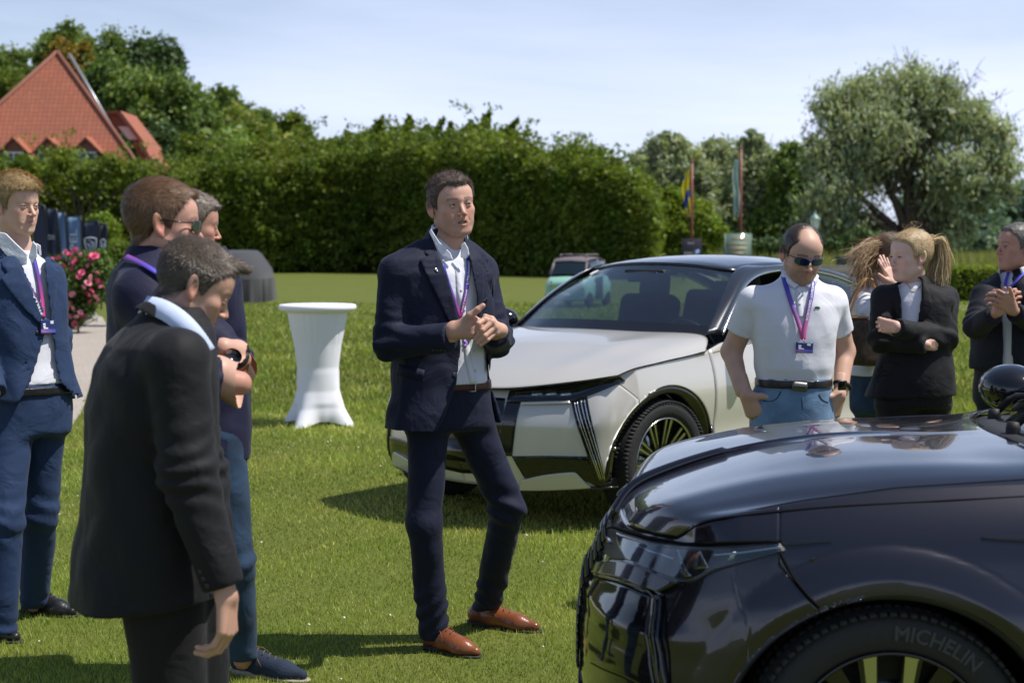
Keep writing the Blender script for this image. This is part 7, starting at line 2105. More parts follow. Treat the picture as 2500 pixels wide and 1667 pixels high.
# shirt
def shirt(p):
    d = torso(p, -.020) + .0035 * wob(p, 18, 5) + .003 * np.sin(p[:, 0] * 60 + 30 * p[:, 2] + 2 * wob(p, 9))
    return smax(d, -hp(p, A(1150, 940, 6.1), (0, 0, 1)), .004)
P.part('shirt', shirt, A(960, 960, 5.9) * [1, 0, 1] + [0, 5.9, 0], A(1220, 570, 6.5) * [1, 0, 1] + [0, 6.5, 0], .0075, M['shirt_white'])
P.part('shirt_collar', lambda p: collar_ring(p, nb + [.002, .0, .008], .078, .066, .052, .0035, az, 14, .030), nb - .13, nb + .14, .0042, M['shirt_white'])
bvS = P.bvh('shirt'); bvJ = P.bvh('jacket', 'shirt')
# collar wings
wing(P, [(1047, 566), (1062, 596), (1086, 640), (1106, 634), (1100, 618), (1072, 590), (1052, 558)], 6.085, M['shirt_white'])
wing(P, [(1126, 598), (1124, 628), (1137, 633), (1146, 622), (1143, 606), (1134, 590)], 6.10, M['shirt_white'])
pk = P.ribbon('placket', bvS, [(1118, 655), (1122, 700), (1127, 745), (1140, 860), (1155, 935)], .030, M['shirt_white'], [(.7, .7, .78)] * 2, .0015, 30)
for (u, v) in ((1125, 709), (1133, 757), (1156, 855), (1160, 905)): P.dot('shirt_button', bvS, u, v, .0055, M['button_white'], lift=.003)
# lanyard, badge edge, pin, buttons, pocket
la = P.ribbon('lanyard', bvS, [(1079, 647), (1092, 690), (1106, 730), (1118, 765), (1122, 772)], .017, M['lanyard'], [(.05, .055, .42), (.08, .07, .42), (.35, .06, .30), (.62, .04, .26)], .007)
lb = P.ribbon('lanyard', bvS, [(1141, 632), (1143, 655), (1139, 690), (1133, 725), (1125, 762), (1121, 772)], .017, M['lanyard'], [(.05, .055, .42), (.06, .055, .42), (.14, .07, .40), (.40, .06, .30), (.62, .04, .26)], .007)
P.print_on('print', 'FORWARD', .0135, lb, .43, .07, M['white_print'], -1)
P.print_on('print', 'STELLANTIS', .008, lb, .80, .50, M['white_print'], -1)
P.ribbon('lanyard', bvS, [(1130, 832), (1138, 838), (1132, 846)], .012, M['lanyard'], [(.35, .2, .7), (.4, .25, .7)], .006, 10)
P.dot('lapel_pin', bvJ, 1062, 661, .0065, M['machined'], .003, lift=.012)
P.dot('lapel_pin', bvJ, 1065, 665, .004, M['machined'], .003, lift=.012)
for (u, v) in ((1109, 915),): P.dot('jacket_button', bvJ, u, v, .010, M['button'], .004)
for i in range(4): P.dot('cuff_button', bvJ, 1058 + i * 9, 855 + (i % 2), .0065, M['button'], .003)
P.ribbon('pocket_flap', bvJ, [(970, 900), (1000, 908), (1034, 917)], .045, M['suit_navy'], [(.01, .014, .04)] * 2, .004, 14)
P.ribbon('chest_pocket', bvJ, [(1168, 742), (1180, 736), (1189, 728)], .012, M['suit_navy'], [(.01, .014, .04)] * 2, .003, 10)
# trousers, belt
hR, kR, aR = A(1048, 985, 6.22), A(1036, 1275, 6.14), A(1060, 1560, 6.22)
hL, kL, aL = A(1130, 985, 6.30), A(1240, 1238, 6.36), A(1186, 1490, 6.60)
rp_ = rows_px([(925, 1092, .170, .125), (985, 1092, .180, .128), (1040, 1095, .185, .125)], 6.25)
def trousers(p):
    d = smax(loft(p, rp_, az, 0), hp(p, A(1090, 925, 6.2), (0, 0, 1)), .004); d = smax(d, -hp(p, A(1090, 1050, 6.2), (0, 0, 1)), .03)
    r_ = chain(p, [hR, kR, aR], [.088, .067, .062], .03); l_ = chain(p, [hL, kL, aL], [.090, .070, .060], .03)
    hr = np.exp(-((p[:, 2] - kL[2]) / .10) ** 2); ha = np.exp(-((p[:, 2] - .16) / .09) ** 2); l_ = l_ + (.007 * hr + .006 * ha) * np.sin(p[:, 2] * 85 + 50 * p[:, 0] + 3 * wob(p, 9)); r_ = r_ + .004 * wob(p, 14, 2) + .006 * ha * np.sin(p[:, 2] * 80 - 60 * p[:, 0] + 3 * wob(p, 8))
    d = smin(d, smin(r_, l_, .03), .04) + .003 * wob(p, 17, 6)
    # crease down the front of each leg
    c1 = smax(d, -hp(p, A(1060, 1545, 6.2), (.05, 0, 1)) * 1.0, .003) if False else d
    cut = np.where(p[:, 0] < (kR[0] + kL[0]) / 2 + .0, -hp(p, A(1060, 1560, 6.2), (0, 0, 1)), -hp(p, A(1190, 1483, 6.6), (-.15, 0, 1)))
    return smax(d, cut.astype(np.float32), .003)
P.part('trousers', trousers, A(960, 1600, 6.2) * [1, 0, 0] + [0, 5.95, .0], A(1290, 900, 6.5) * [1, 0, 1] + [0, 6.75, 0], .0078, M['suit_navy'])
def ringband(rows, az_, z0, z1, g0, g1):
    return lambda p: smax(smax(smax(loft(p, rows, az_, g1), -loft(p, rows, az_, g0), .001), p[:, 2] - z1, .001), z0 - p[:, 2], .001)
zb = A(1150, 945, 6.12)[2]
P.part('belt', ringband(rp_, az, zb - .018, zb + .018, -.002, .009), A(950, 990, 5.9) * [1, 0, 1] + [0, 5.95, 0], A(1240, 900, 6.4) * [1, 0, 1] + [0, 6.5, 0], .0045, M['leather_brown'])
bvB = P.bvh('belt'); c = P.drape(bvB, [(1151, 943)], .004)[0][0]
P.tube('belt_buckle', [c + np.array(q) for q in ((-.014, 0, -.02), (-.014, 0, .02), (.014, .004, .02), (.014, .004, -.02), (-.014, 0, -.02))], .0028, M['chrome'], 6)
shoe(P, ground_at(1036, 1580) * [1, 1, 0], ground_at(1175, 1606) * [1, 1, 0], M['leather_tan'], M['sole'])
shoe(P, ground_at(1142, 1522) * [1, 1, 0], ground_at(1325, 1544) * [1, 1, 0], M['leather_tan'], M['sole'])
# head
H_ = Head(A(1104, 505, 6.18), -66, -1, -5, 1.05, skin=SK, hair_col=(.105, .074, .058), grey=.16, side=.6, line=.072, recede=.012, open=.0055, eye=.0034, brow=1.15, wide=1.02, jaw=1.1, thick=(.014, .006), flow=(.3, .8, .1), mess=.8, len=.011, lift=.5, curl=.0034, brow_amt=.8, stubble=.22, beard=(.22, .13, .10), nose=1.05, gaze=-.001)
V, F, C = H_.skin_arrays(A(1096, 640, 6.22)); P.add_skin(V, F, C)
V, F, C = H_.hair_arrays(nstrand=15000, seed=3); P.arr('hair', V, F, M['hairs'], C)
H_.eyes(P.root, P.base, (-.15, 1, -.02))
V, F = box_arrays((0, .0835, -.0570), (.0135, .0035, .0030)); P.arr('teeth', H_.w(V), F, M['teeth'], smooth=False)
V, F = box_arrays((0, .0815, -.0650), (.0125, .0035, .0026)); P.arr('teeth', H_.w(V), F, M['teeth'], smooth=False)
# hands: the right hand lies open, thumb up; the left one closes over it
Q = lambda *l: [A(u, v, y) for u, v, y in l]
def hand_R(p):
    d = smin(rc(p, A(1108, 806, 5.90), A(1158, 784, 5.88), .026, .017), rc(p, A(1108, 812, 5.90), A(1156, 818, 5.87), .026, .016), .02)
    d = smin(d, rc(p, A(1110, 800, 5.90), A(1150, 800, 5.88), .025, .022), .02)
    d = smin(d, chain(p, Q((1125, 795, 5.89), (1148, 770, 5.865), (1166, 756, 5.86), (1179, 746, 5.862)), [.020, .0140, .0118, .0098], .006), .012)
    for (u, v, u2, v2) in ((1160, 778, 1190, 792), (1162, 792, 1190, 806), (1160, 806, 1186, 820), (1156, 820, 1178, 832)):
        d = smin(d, chain(p, Q((u, v, 5.885), (u + 12, v + 6, 5.88), (u2, v2, 5.905)), [.0105, .0098, .009], .005), .008)
    return smin(d, chain(p, [wR - nrm(wR - eR) * .06, A(1104, 808, 5.905)], [.030, .027], .01), .02)
P.skin_sdf(hand_R, A(1060, 870, 5.7) * [1, 0, 1] + [0, 5.78, 0], A(1215, 730, 6.1) * [1, 0, 1] + [0, 6.02, 0], .0024, skin_paint((.54, .31, .225), Q((1160, 780, 5.87), (1163, 800, 5.87), (1160, 818, 5.87))))
LF = [Q((1184, 780, 5.845), (1168, 790, 5.822), (1163, 807, 5.832)), Q((1201, 786, 5.845), (1178, 806, 5.818), (1161, 827, 5.828)), Q((1208, 799, 5.850), (1184, 820, 5.822), (1166, 836, 5.830)), Q((1210, 812, 5.858), (1190, 829, 5.832), (1173, 842, 5.836))]
def hand_L(p):
    d = None
    for c_, r in zip(LF, (.0112, .0112, .0108, .0095)):
        m_ = rc(p, A(1222, 806, 5.90), c_[0], .020, .0135); d = m_ if d is None else smin(d, m_, .012)
    for c_, r in zip(LF, (.0106, .0106, .0102, .0090)): d = smin(d, chain(p, c_, [r * 1.08, r, r * .88], .003), .003)
    d = smin(d, chain(p, Q((1215, 800, 5.90), (1200, 780, 5.90), (1184, 772, 5.90)), [.018, .0125, .010], .01), .01)
    return smin(d, chain(p, [wL, A(1222, 808, 5.92)], [.030, .026], .01), .02)
P.skin_sdf(hand_L, A(1140, 870, 5.7) * [1, 0, 1] + [0, 5.76, 0], A(1250, 750, 6.1) * [1, 0, 1] + [0, 6.08, 0], .0021, skin_paint((.56, .33, .24), [c_[0] for c_ in LF] + [c_[1] for c_ in LF]))
for c_ in LF:
    t = c_[2]; d_ = nrm(c_[2] - c_[1]); V, F = sdf_arrays(lambda p: ell(p, t + np.array([0, -.0065, 0]) - d_ * .001, (.0052, .0030, .0062)), t - .02, t + .02, .002); P.arr('fingernail', V, F, mat('nail', (.62, .40, .33), .25) if 'nail' not in M else M['nail']); 
P.part('shirt_cuff', lambda p: smax(smax(chain(p, [eR, wR + nrm(wR - eR) * .01], [.046, .036], .01), hp(p, A(1112, 830, 5.9), nrm(wR - eR)), .002), -chain(p, [eR, wR + nrm(wR - eR) * .05], [.046, .036], .01), .002), A(1060, 880, 5.8) * [1, 0, 1] + [0, 5.8, 0], A(1140, 760, 6.0) * [1, 0, 1] + [0, 6.05, 0], .0045, M['shirt_white'])
# what is inside the clothes, so that the figure is one body
P.skin_sdf(lambda p: smin(smin(smax(smax(torso(p, -.05), hp(p, A(1090, 640, 6.2), (0, 0, 1)), .05), -hp(p, A(1090, 925, 6.2), (0, 0, 1)), .02), smax(smin(chain(p, [hR, kR, aR], [.07, .05, .04], .03), chain(p, [hL, kL, aL], [.07, .05, .04], .03), .02), hp(p, hR, (0, 0, 1)), .02), .05), smin(chain(p, [sR, eR, wR], [.04, .035, .026], .02), chain(p, [sL, eL, wL], [.04, .035, .026], .02), .02), .03),
           (P.base[0] - .5, 5.8, .06), (P.base[0] + .5, 6.8, 1.65), .018, skin_paint(SK))
P.finish()
# ------------------------------------------------------------------ the other people
def dress(P, c):
    """clothes and hidden body from pixel-placed joints: rows (v, u, half width, half depth), arms / legs [(u, v, distance)...]"""
    Y, az_ = c['Y'], c['az']; rows = rows_px(c['rows'], Y); f_ = frame(az_)[:, 1].astype(np.float32); ph = c.get('ph', 1.0); rs_ = c.get('res', .009)
    J = lambda l: [at(*q) for q in l]; arms = P.arms = [J(a) for a in c['arms']]; legs = [J(a) for a in c['legs']]; am = c.get('amp', 1.0)
    fr_ = lambda p: (p - np.array([P.base[0], P.base[1], 0], np.float32)) @ f_
    T = lambda p, g=0.0: loft(p, rows, az_, g)
    ar = c.get('ar', [(.062, .058, .048)] * len(arms)); cuts = c.get('cut', [0] * len(arms))
    poly = px_poly(c['open'], c.get('Yo', Y - .12)) if c.get('open') else None
    hem = at(c['hem'][0], c['hem'][1], Y); hn = c.get('hemn', (0, 0, -1))
    def top(p):
        d = T(p) + am * (.006 * wob(p, 11, ph) + .0045 * wob(p, 23, ph + 2))
        for a, r in zip(arms, ar): d = smin(d, rc(p, (a[0] + at(c['rows'][1][1], c['rows'][1][0], Y) * 1.0) / 2 + np.array([0, 0, -.02]), a[0], .05, r[0]), .05)
        d = smax(d, hp(p, hem, hn), .004)
        if poly is not None:
            d = smax(d, -T(p, -.016), .004); d = smax(d, -np.maximum(poly2(p[:, 0], p[:, 2], poly), -fr_(p) + .01), .004)
        for a, r, ct in zip(arms, ar, cuts):
            s_, e_, w_ = a; h = np.exp(-(((p - e_.astype(np.float32)) ** 2).sum(1)) / .10 ** 2)
            q = chain(p, a if ct < 1.5 else [s_, e_], r, .03) + am * (.0085 * h * np.sin((p @ nrm(e_ - s_).astype(np.float32)) * 120 + 4 * wob(p, 12, ph)) + .003 * wob(p, 22, ph))
            if ct > 1.5: cp, cn = s_ + (e_ - s_) * (ct - 2), nrm(e_ - s_)       # short sleeve
            else: cp, cn = (w_ if not ct else e_ + (w_ - e_) * ct), nrm(w_ - e_)
            d = smin(d, smax(q, hp(p, cp, cn) if ct <= 1.5 else np.where(hp(p, s_, cn) > 0, hp(p, cp, cn), -.01).astype(np.float32), .003), .014)
        return d
    allp = np.array([q for a in arms for q in a] + [np.array([r[1] + sx * .3, r[2] + sy * .26, r[0]]) for r in rows for sx in (-1, 1) for sy in (-1, 1)])
    lo, hi = allp.min(0) - .09, allp.max(0) + .09
    P.part(c.get('top', 'jacket'), top, lo, hi, rs_, M[c['cloth']], key='top')
    keys = ['top']
    if poly is not None:
        P.part('shirt', lambda p: smax(T(p, -.020) + .003 * wob(p, 18, 5), -hp(p, at(1000, c['waist'], Y), (0, 0, 1)), .004), lo, hi, rs_, M[c['inner']], key='shirt'); keys.append('shirt')
    for pl in c.get('lapels', []):
        q_ = px_poly(pl, c.get('Yo', Y - .12))
        P.part('lapel', lambda p: smax(smax(smax(T(p, .0125) + am * .0045 * wob(p, 11, ph), poly2(p[:, 0], p[:, 2], q_), .003), -T(p, -.004), .002), -fr_(p) - .03, .002), lo, hi, rs_ * .75, M[c['cloth']], key='lapel%d' % len(P.obj))
    for nm, mm, (u, v, yy), r0, r1, h, tl, gp in c.get('collars', []):
        cc = at(u, v, yy); P.part(nm, lambda p: collar_ring(p, cc, r0, r1, h, .0045, az_, tl, gp), cc - .14, cc + .14, .0055, M[mm], key=nm + '1')
    # legs
    if legs:
        pr = c.get('pelvis', (.175, .128)); wz = at(1000, c['waist'], Y)[2]; top_ = [r for r in rows]; wx = np.interp(wz, [r[0] for r in sorted(rows)], [r[1] for r in sorted(rows)]); wy = np.interp(wz, [r[0] for r in sorted(rows)], [r[2] for r in sorted(rows)])
        pr_ = [(wz + .02, wx, wy, pr[0] * .97, pr[1]), (wz - .12, wx, wy, pr[0], pr[1] * 1.03), (wz - .26, wx, wy, pr[0] * 1.02, pr[1])]
        lr = c.get('lr', (.092, .074, .058)); cz = [a[2] for a in legs]
        def tr(p):
            d = smax(smax(loft(p, pr_, az_), p[:, 2] - wz, .004), (wz - .22) - p[:, 2], .03); l_ = None
            for a in legs:
                hk = np.exp(-((p[:, 2] - a[1][2]) / .09) ** 2) + np.exp(-((p[:, 2] - a[2][2]) / .06) ** 2)
                q = chain(p, a, lr, .03) + .0045 * hk * np.sin(p[:, 2] * 85 + 30 * p[:, 0] + 3 * wob(p, 9, ph)); q = smax(q, c.get('cuffz', .035) - p[:, 2] + 0 * q, .003); l_ = q if l_ is None else smin(l_, q, .02)
            return smin(d, l_, .035) + .003 * wob(p, 17, ph)
        ap = np.array([q for a in legs for q in a] + [(wx, wy, wz + .05)])
        P.part('trousers', tr, ap.min(0) - .24, ap.max(0) + .24, rs_, M[c['trousers']])
        if c.get('belt'):
            P.part('belt', ringband(pr_, az_, wz - .045, wz - .008, -.002, .008), ap.min(0) * [1, 1, 0] + [-.25, -.25, wz - .07], ap.max(0) * [1, 1, 0] + [.25, .25, wz + .02], .005, M[c['belt']])
    sk = c.get('skin', (.47, .245, .165))
    def inner(p):
        d = smax(smax(T(p, -.055), hp(p, at(1000, c['rows'][1][0], Y), (0, 0, 1)), .05), -hp(p, at(1000, c['waist'] - 8, Y), (0, 0, 1)), .02)
        for a in arms: d = smin(d, chain(p, a, [.04, .036, .027], .02), .03)
        for a in legs: d = smin(d, smax(chain(p, a, [.06, .05, .038], .02), hp(p, a[0] + np.array([0, 0, .06]), (0, 0, 1)), .02), .03)
        return d
    ap = np.array([q for a in arms + legs for q in a] + list(allp)); P.skin_sdf(inner, ap.min(0) - .08, ap.max(0) + .08, .018, skin_paint(sk))
    for k, a in enumerate(arms):
        if cuts[k] >= 2 or c.get('bare', {}).get(k):          # bare forearm at full resolution
            fr = c.get('fore', (.052, .043, .029)); P.skin_sdf(lambda p: chain(p, [a[0] + (a[1] - a[0]) * .3, a[1], a[2]], fr, .02) + .0015 * wob(p, 30), np.min(a, 0) - .08, np.max(a, 0) + .08, .005, skin_paint(sk))
    return P.bvh(*keys), T

def add_hand(P, wrist, d, t, n, skin, res=.0032, s=1.0, arm=None, **k):
    w_ = at(*wrist) if len(wrist) == 3 else wrist; a_ = min(P.arms, key=lambda a: np.linalg.norm(a[2] - w_)); arm = w_ + nrm(a_[1] - w_) * .09; ch, th = hand_fk(np.asarray(w_, float), d, t, n, s=s, **k)
    f, lo, hi = hand_sdf(ch, th, s, ([w_ - nrm(d) * .07 if arm is None else arm, w_], [.029 * s, .025 * s]))
    P.skin_sdf(f, lo, hi, res, skin_paint(skin, [c_[1] for c_ in ch])); return ch, th

def add_head(P, H, neck, res=.003, hres=.0038, n=5000, seed=1, eyes=(0, 1, 0), look=True):
    V, F, C = H.skin_arrays(at(*neck), res); P.add_skin(V, F, C)
    V, F, C = H.hair_arrays(hres, n, seed); h = P.arr('hair', V, F, M['hairs'], C)
    if look: H.eyes(P.root, P.base, eyes)
    return h

def shades(P, H, lens_m, drop=0.0):
    """wrap sunglasses: two lenses, brow bar, arms over the ears"""
    def f(q):
        q2 = q.copy(); q2[:, 0] = np.abs(q2[:, 0]); e = q2 - np.array([.033, .0, .003 - drop], np.float32)
        r = (np.abs(e[:, 0]) / .030) ** 2.6 + (np.abs(e[:, 2]) / .0175) ** 2.6 - 1
        sh = q2[:, 1] - (.105 - 7.0 * np.abs(q2[:, 0]) ** 2.0)
        return np.maximum(r * .012, np.abs(sh) - .0022)
    V, F = sdf_arrays(f, (-.08, .02, -.04), (.08, .125, .04), .0022); g = P.arr('sunglasses', H.w(V), F, lens_m)
    for sx in (-1, 1):
        pts = [(sx * .010, .104, .013 - drop), (sx * .034, .098, .019 - drop), (sx * .058, .080, .014 - drop), (sx * .0765, .045, .012), (sx * .082, .0, .014), (sx * .083, -.018, .006), (sx * .081, -.030, -.010)]
        P.tube('glasses_arm', H.w(crm(np.array(pts), np.linspace(0, 6, 20))), .0021, M['gloss_black'], 6, parent=g)
    P.tube('glasses_bridge', H.w([(-.012, .103, .006 - drop), (0, .106, .009 - drop), (.012, .103, .006 - drop)]), .002, M['gloss_black'], 6, parent=g)

def locks(name, P, H, curves, n, r, col, seed, wd=.0012, spread=.012):
    """long hair: many thin ribbons following guide curves (head space)"""
    rg = np.random.default_rng(seed); Vs, Fs, Cs, k0 = [], [], [], 0
    for i in range(n):
        c = curves[rg.integers(0, len(curves))]; c2 = curves[rg.integers(0, len(curves))]; m = 14
        t = np.linspace(0, 1, m); w = rg.random() * .5; q = crm(np.array(c, float), t * (len(c) - 1)) * (1 - w) + crm(np.array(c2, float), t * (len(c2) - 1)) * w
        q = q + rg.normal(size=3) * r * (0.4 + .8 * t[:, None]) + spread * np.sin(t * rg.uniform(5, 11) + rg.uniform(0, 6))[:, None] * rg.normal(size=3) * t[:, None]
        q = q[:max(4, int(m * rg.uniform(.65, 1)))]; m = len(q); T_ = np.gradient(q, axis=0); B = np.cross(T_, rg.normal(size=3)); B /= np.linalg.norm(B, axis=1)[:, None] + 1e-9; wv = wd * np.linspace(1, .35, m)[:, None]
        Vs.append(np.stack([q - B * wv, q + B * wv], 1).reshape(-1, 3)); Fs.append(grid_faces(m, 2) + k0); k0 += 2 * m; Cs.append(np.tile(np.array(col) * rg.uniform(.5, 1.7), (2 * m, 1)))
    return P.arr(name, H.w(np.concatenate(Vs)), np.concatenate(Fs), M['hairs'], np.clip(np.concatenate(Cs), 0, 1))

LAN = [(.05, .055, .42), (.10, .07, .42), (.38, .06, .30), (.62, .05, .28)]
# --- man in the black suit, head bowed, nearest the camera
P = Person(at(430, 900, 4.0)[0], 4.0, 22, 'man in a black suit with short hair, head bowed, nearest the camera')
bv, T = dress(P, dict(Y=4.0, az=24, ph=2.2, cloth='suit_black', trousers='suit_black', waist=1180, hem=(300, 1462), hemn=(.10, 0, -1), skin=(.42, .21, .14), res=.0075,
    rows=[(745, 425, .075, .075), (775, 420, .105, .09), (805, 408, .175, .112), (840, 392, .215, .130), (900, 378, .225, .150), (1000, 374, .222, .165), (1120, 366, .215, .165), (1250, 362, .225, .172), (1380, 358, .24, .185), (1480, 356, .245, .192)],
    arms=[[(432, 878, 3.80), (458, 1150, 3.77), (546, 1432, 3.75)], [(420, 860, 4.20), (500, 1150, 4.3), (540, 1400, 4.2)]], ar=[(.078, .070, .052), (.07, .06, .05)],
    legs=[[(395, 1400, 3.93), (425, 1800, 3.95), (420, 2130, 4.0)], [(455, 1400, 4.06), (480, 1800, 4.1), (480, 2110, 4.1)]], lr=(.112, .085, .06), pelvis=(.18, .15),
    collars=[('jacket_collar', 'suit_black', (418, 818, 3.985), .104, .090, .034, 38, .062)]))
P.ribbon('shirt_collar', bv, [(350, 744, 3.98), (392, 752, 3.90), (440, 782, 3.845), (478, 824, 3.83), (503, 862, 3.84)], .050, M['shirt_pale'], [(.5, .5, .5)] * 2, 0, 24, thick=.005)
for i in range(4): P.dot('cuff_button', bv, 488 + i * 9, 1396 + i * 17, .007, M['button'], .003)
add_hand(P, (552, 1450, 3.75), (.02, 0, -1), (.25, .95, 0), (-1, .25, -.1), (.50, .29, .21), .0024, 1.08, curl=(34, 40, 26), thumb=(.5, .85, .3))
H = Head(at(472, 704, 4.03), 18, 28, 0, .985, skin=(.52, .305, .225), hair_col=(.120, .092, .070), grey=.06, side=.5, line=.074, thick=(.008, .002), flow=(0, 1, .35), mess=.30, len=.012, lift=.55, eye=.0012, stubble=.12, scalp=.75,
         quiff=[((0, .062, .100), (0, .098, .108), .020, .012), ((-.025, .06, .096), (-.020, .090, .104), .016, .010), ((.025, .06, .096), (.020, .090, .104), .016, .010)])
add_head(P, H, (408, 850, 4.03), .0028, .0028, 26000, 5, (0, 1, -.4))
P.finish()
# --- man with sunglasses and navy shirt, arms folded
P = Person(at(390, 800, 4.45)[0], 4.45, 12, 'man with light brown hair, sunglasses and navy shirt, arms folded, behind the black suit')
bv, T = dress(P, dict(Y=4.45, az=14, ph=3.3, top='rolled_sleeve_shirt', cloth='shirt_navy', trousers='jeans_dark', waist=1120, hem=(400, 1150), skin=(.50, .25, .18), res=.0085, fore=(.056, .052, .034),
    rows=[(598, 378, .075, .075), (628, 376, .105, .09), (660, 374, .175, .115), (700, 376, .215, .13), (760, 390, .215, .145), (900, 400, .205, .155), (1050, 402, .20, .155), (1160, 402, .205, .155)],
    arms=[[(350, 725, 4.27), (462, 925, 4.16), (585, 935, 4.22)], [(430, 720, 4.66), (560, 880, 4.62), (585, 876, 4.40)]], ar=[(.080, .074, .066), (.07, .066, .058)], cut=[.55, .25], bare={0: 1, 1: 1},
    legs=[[(400, 1130, 4.4), (430, 1560, 4.4), (420, 1960, 4.45)], [(440, 1130, 4.5), (460, 1560, 4.5), (450, 1950, 4.5)]],
    collars=[('shirt_collar', 'shirt_navy', (388, 655, 4.44), .082, .070, .050, 20, .04)]))
P.skin_sdf(lambda p: smin(chain(p, [at(530, 915, 4.20), at(592, 945, 4.24), at(575, 890, 4.36)], [.054, .052, .038], .03), chain(p, [at(590, 900, 4.5), at(578, 862, 4.36), at(545, 850, 4.30)], [.046, .034, .030], .02), .012), at(500, 1010, 4.1) * [1, 0, 1] + [0, 4.05, 0], at(650, 800, 4.7) * [1, 0, 1] + [0, 4.7, 0], .0045, skin_paint((.56, .33, .25)))
lan = P.ribbon('lanyard', bv, [(312, 634), (345, 652), (385, 676), (410, 700)], .019, M['lanyard'], [(.22, .06, .30), (.12, .06, .38), (.06, .06, .55), (.05, .05, .42)], .012, 24)
wc = at(573, 872, 4.29); w_ = empty('watch', (0, 0, 0)); w_.parent = P.root
V, F = lathe_arrays([(0, .011), (.019, .011), (.022, .007), (.022, -.002)], 24); R_ = frame(-60, -35); link_mesh('watch_case', fix_mesh('watch_case', V @ np.stack([R_[:, 0], R_[:, 2], -R_[:, 1]], 1).T * 1.1 + wc + np.array([.0, -.022, .005]) - P.base, F), w_, M['gloss_black'])
ax = nrm(at(590, 900, 4.5) - at(545, 850, 4.30)); e1 = nrm(np.cross(ax, (0, 1, 0))); e2 = np.cross(ax, e1); cc = at(573, 868, 4.345)
P.tube('strap', [cc + (e1 * math.cos(t) + e2 * math.sin(t)) * .034 for t in np.linspace(0, 2 * PI, 20)], .009, M['matt_black'], 6, parent=w_)
H = Head(at(398, 550, 4.44), 13, 5, 0, 1.0, skin=(.55, .30, .23), hair_col=(.15, .082, .043), side=.75, line=.083, recede=.016, thick=(.012, .006), flow=(0, .9, .25), mess=.22, len=.022, lift=.22, eye=.003, scalp=.7, stubble=.1)
add_head(P, H, (378, 690, 4.46), .003, .0032, 18000, 6)
M['shade_green'] = mat('shade_green', (.02, .035, .03), .04, coat=1.0)
shades(P, H, M['shade_green']); P.finish()
# --- man almost hidden behind him, jeans and navy shoes
P = Person(at(520, 1000, 5.75)[0], 5.75, 15, 'man in jeans and navy shoes, almost hidden behind the man with folded arms')
dress(P, dict(Y=5.75, az=15, ph=4.1, top='shirt', cloth='shirt_navy', trousers='jeans_dark', waist=1060, hem=(520, 1098), hemn=(-.2, 0, -1), res=.011, cuffz=.075,
    rows=[(600, 505, .07, .07), (625, 505, .10, .085), (655, 505, .17, .11), (690, 506, .20, .125), (800, 508, .20, .14), (950, 510, .195, .15), (1110, 512, .20, .155)],
    arms=[[(490, 700, 5.55), (500, 860, 5.5), (560, 900, 5.45)], [(510, 690, 5.95), (530, 860, 6.0), (570, 870, 5.8)]],
    legs=[[(535, 1060, 5.65), (572, 1370, 5.66), (592, 1612, 5.80)], [(500, 1060, 5.85), (490, 1380, 5.9), (470, 1570, 6.0)]]))
P.part('undershirt', lambda p: ell(p, at(556, 1170, 5.72), (.035, .05, .10)), at(556, 1170, 5.72) - .15, at(556, 1170, 5.72) + .15, .008, M['shirt_white'])
H = Head(at(468, 553, 5.74), 20, 8, 0, .98, skin=(.48, .25, .18), hair_col=(.14, .105, .08), grey=.12, thick=(.016, .008), flow=(0, 1, .1), mess=.4, len=.02, lift=.35, eye=.003, line=.07)
add_head(P, H, (500, 640, 5.76), .004, .004, 5000, 7)
shoe(P, ground_at(566, 1640) * [1, 1, 0], ground_at(757, 1664) * [1, 1, 0], M['suede_navy'], M['sole_light'], lace='light')
shoe(P, at(470, 1640, 6.0) * [1, 1, 0], at(610, 1640, 5.95) * [1, 1, 0], M['suede_navy'], M['sole_light'], lace='light'); P.finish()
# --- blond man in the blue suit at the left edge
P = Person(at(62, 900, 6.55)[0], 6.55, -38, 'young blond man in a blue suit with open white shirt, cut by the left edge')
bv, T = dress(P, dict(Y=6.55, az=-40, ph=1.6, Yo=6.42, cloth='suit_blue', inner='shirt_white', trousers='suit_blue', waist=935, hem=(160, 985), hemn=(-.12, 0, -1), belt='leather_black', skin=(.55, .30, .215), res=.0085,
    rows=[(600, 52, .06, .06), (625, 50, .095, .085), (650, 48, .175, .11), (690, 46, .205, .13), (780, 54, .195, .14), (880, 66, .19, .14), (940, 74, .205, .15), (1000, 80, .23, .16)],
    open=[(20, 590), (45, 640), (72, 700), (98, 760), (103, 800), (92, 860), (78, 930), (60, 975), (30, 1010), (175, 1010), (160, 975), (130, 930), (120, 880), (112, 800), (106, 740), (100, 690), (92, 640), (84, 600), (75, 590)],
    lapels=[[(10, 600), (2, 640), (22, 665), (10, 680), (62, 755), (100, 800), (100, 760), (72, 700), (45, 640), (25, 605)], [(84, 606), (100, 640), (116, 664), (118, 730), (114, 790), (107, 745), (100, 690), (92, 640)]],
    arms=[[(-22, 700, 6.45), (-50, 860, 6.40), (-12, 960, 6.28)], [(112, 690, 6.72), (140, 830, 6.80), (134, 930, 6.70)]], ar=[(.066, .060, .052)] * 2,
    legs=[[(30, 985, 6.50), (8, 1270, 6.35), (4, 1530, 6.35)], [(108, 985, 6.60), (95, 1250, 6.62), (84, 1475, 6.82)]], lr=(.098, .080, .062), pelvis=(.175, .13),
    collars=[('shirt_collar', 'shirt_white', (52, 622, 6.56), .078, .068, .050, 12, .03), ('jacket_collar', 'suit_blue', (50, 634, 6.57), .092, .078, .04, 14, .05)]))
wing(P, [(-4, 566), (14, 570), (36, 592), (66, 620), (64, 646), (42, 650), (14, 622), (-4, 600)], 6.44, M['shirt_white'])
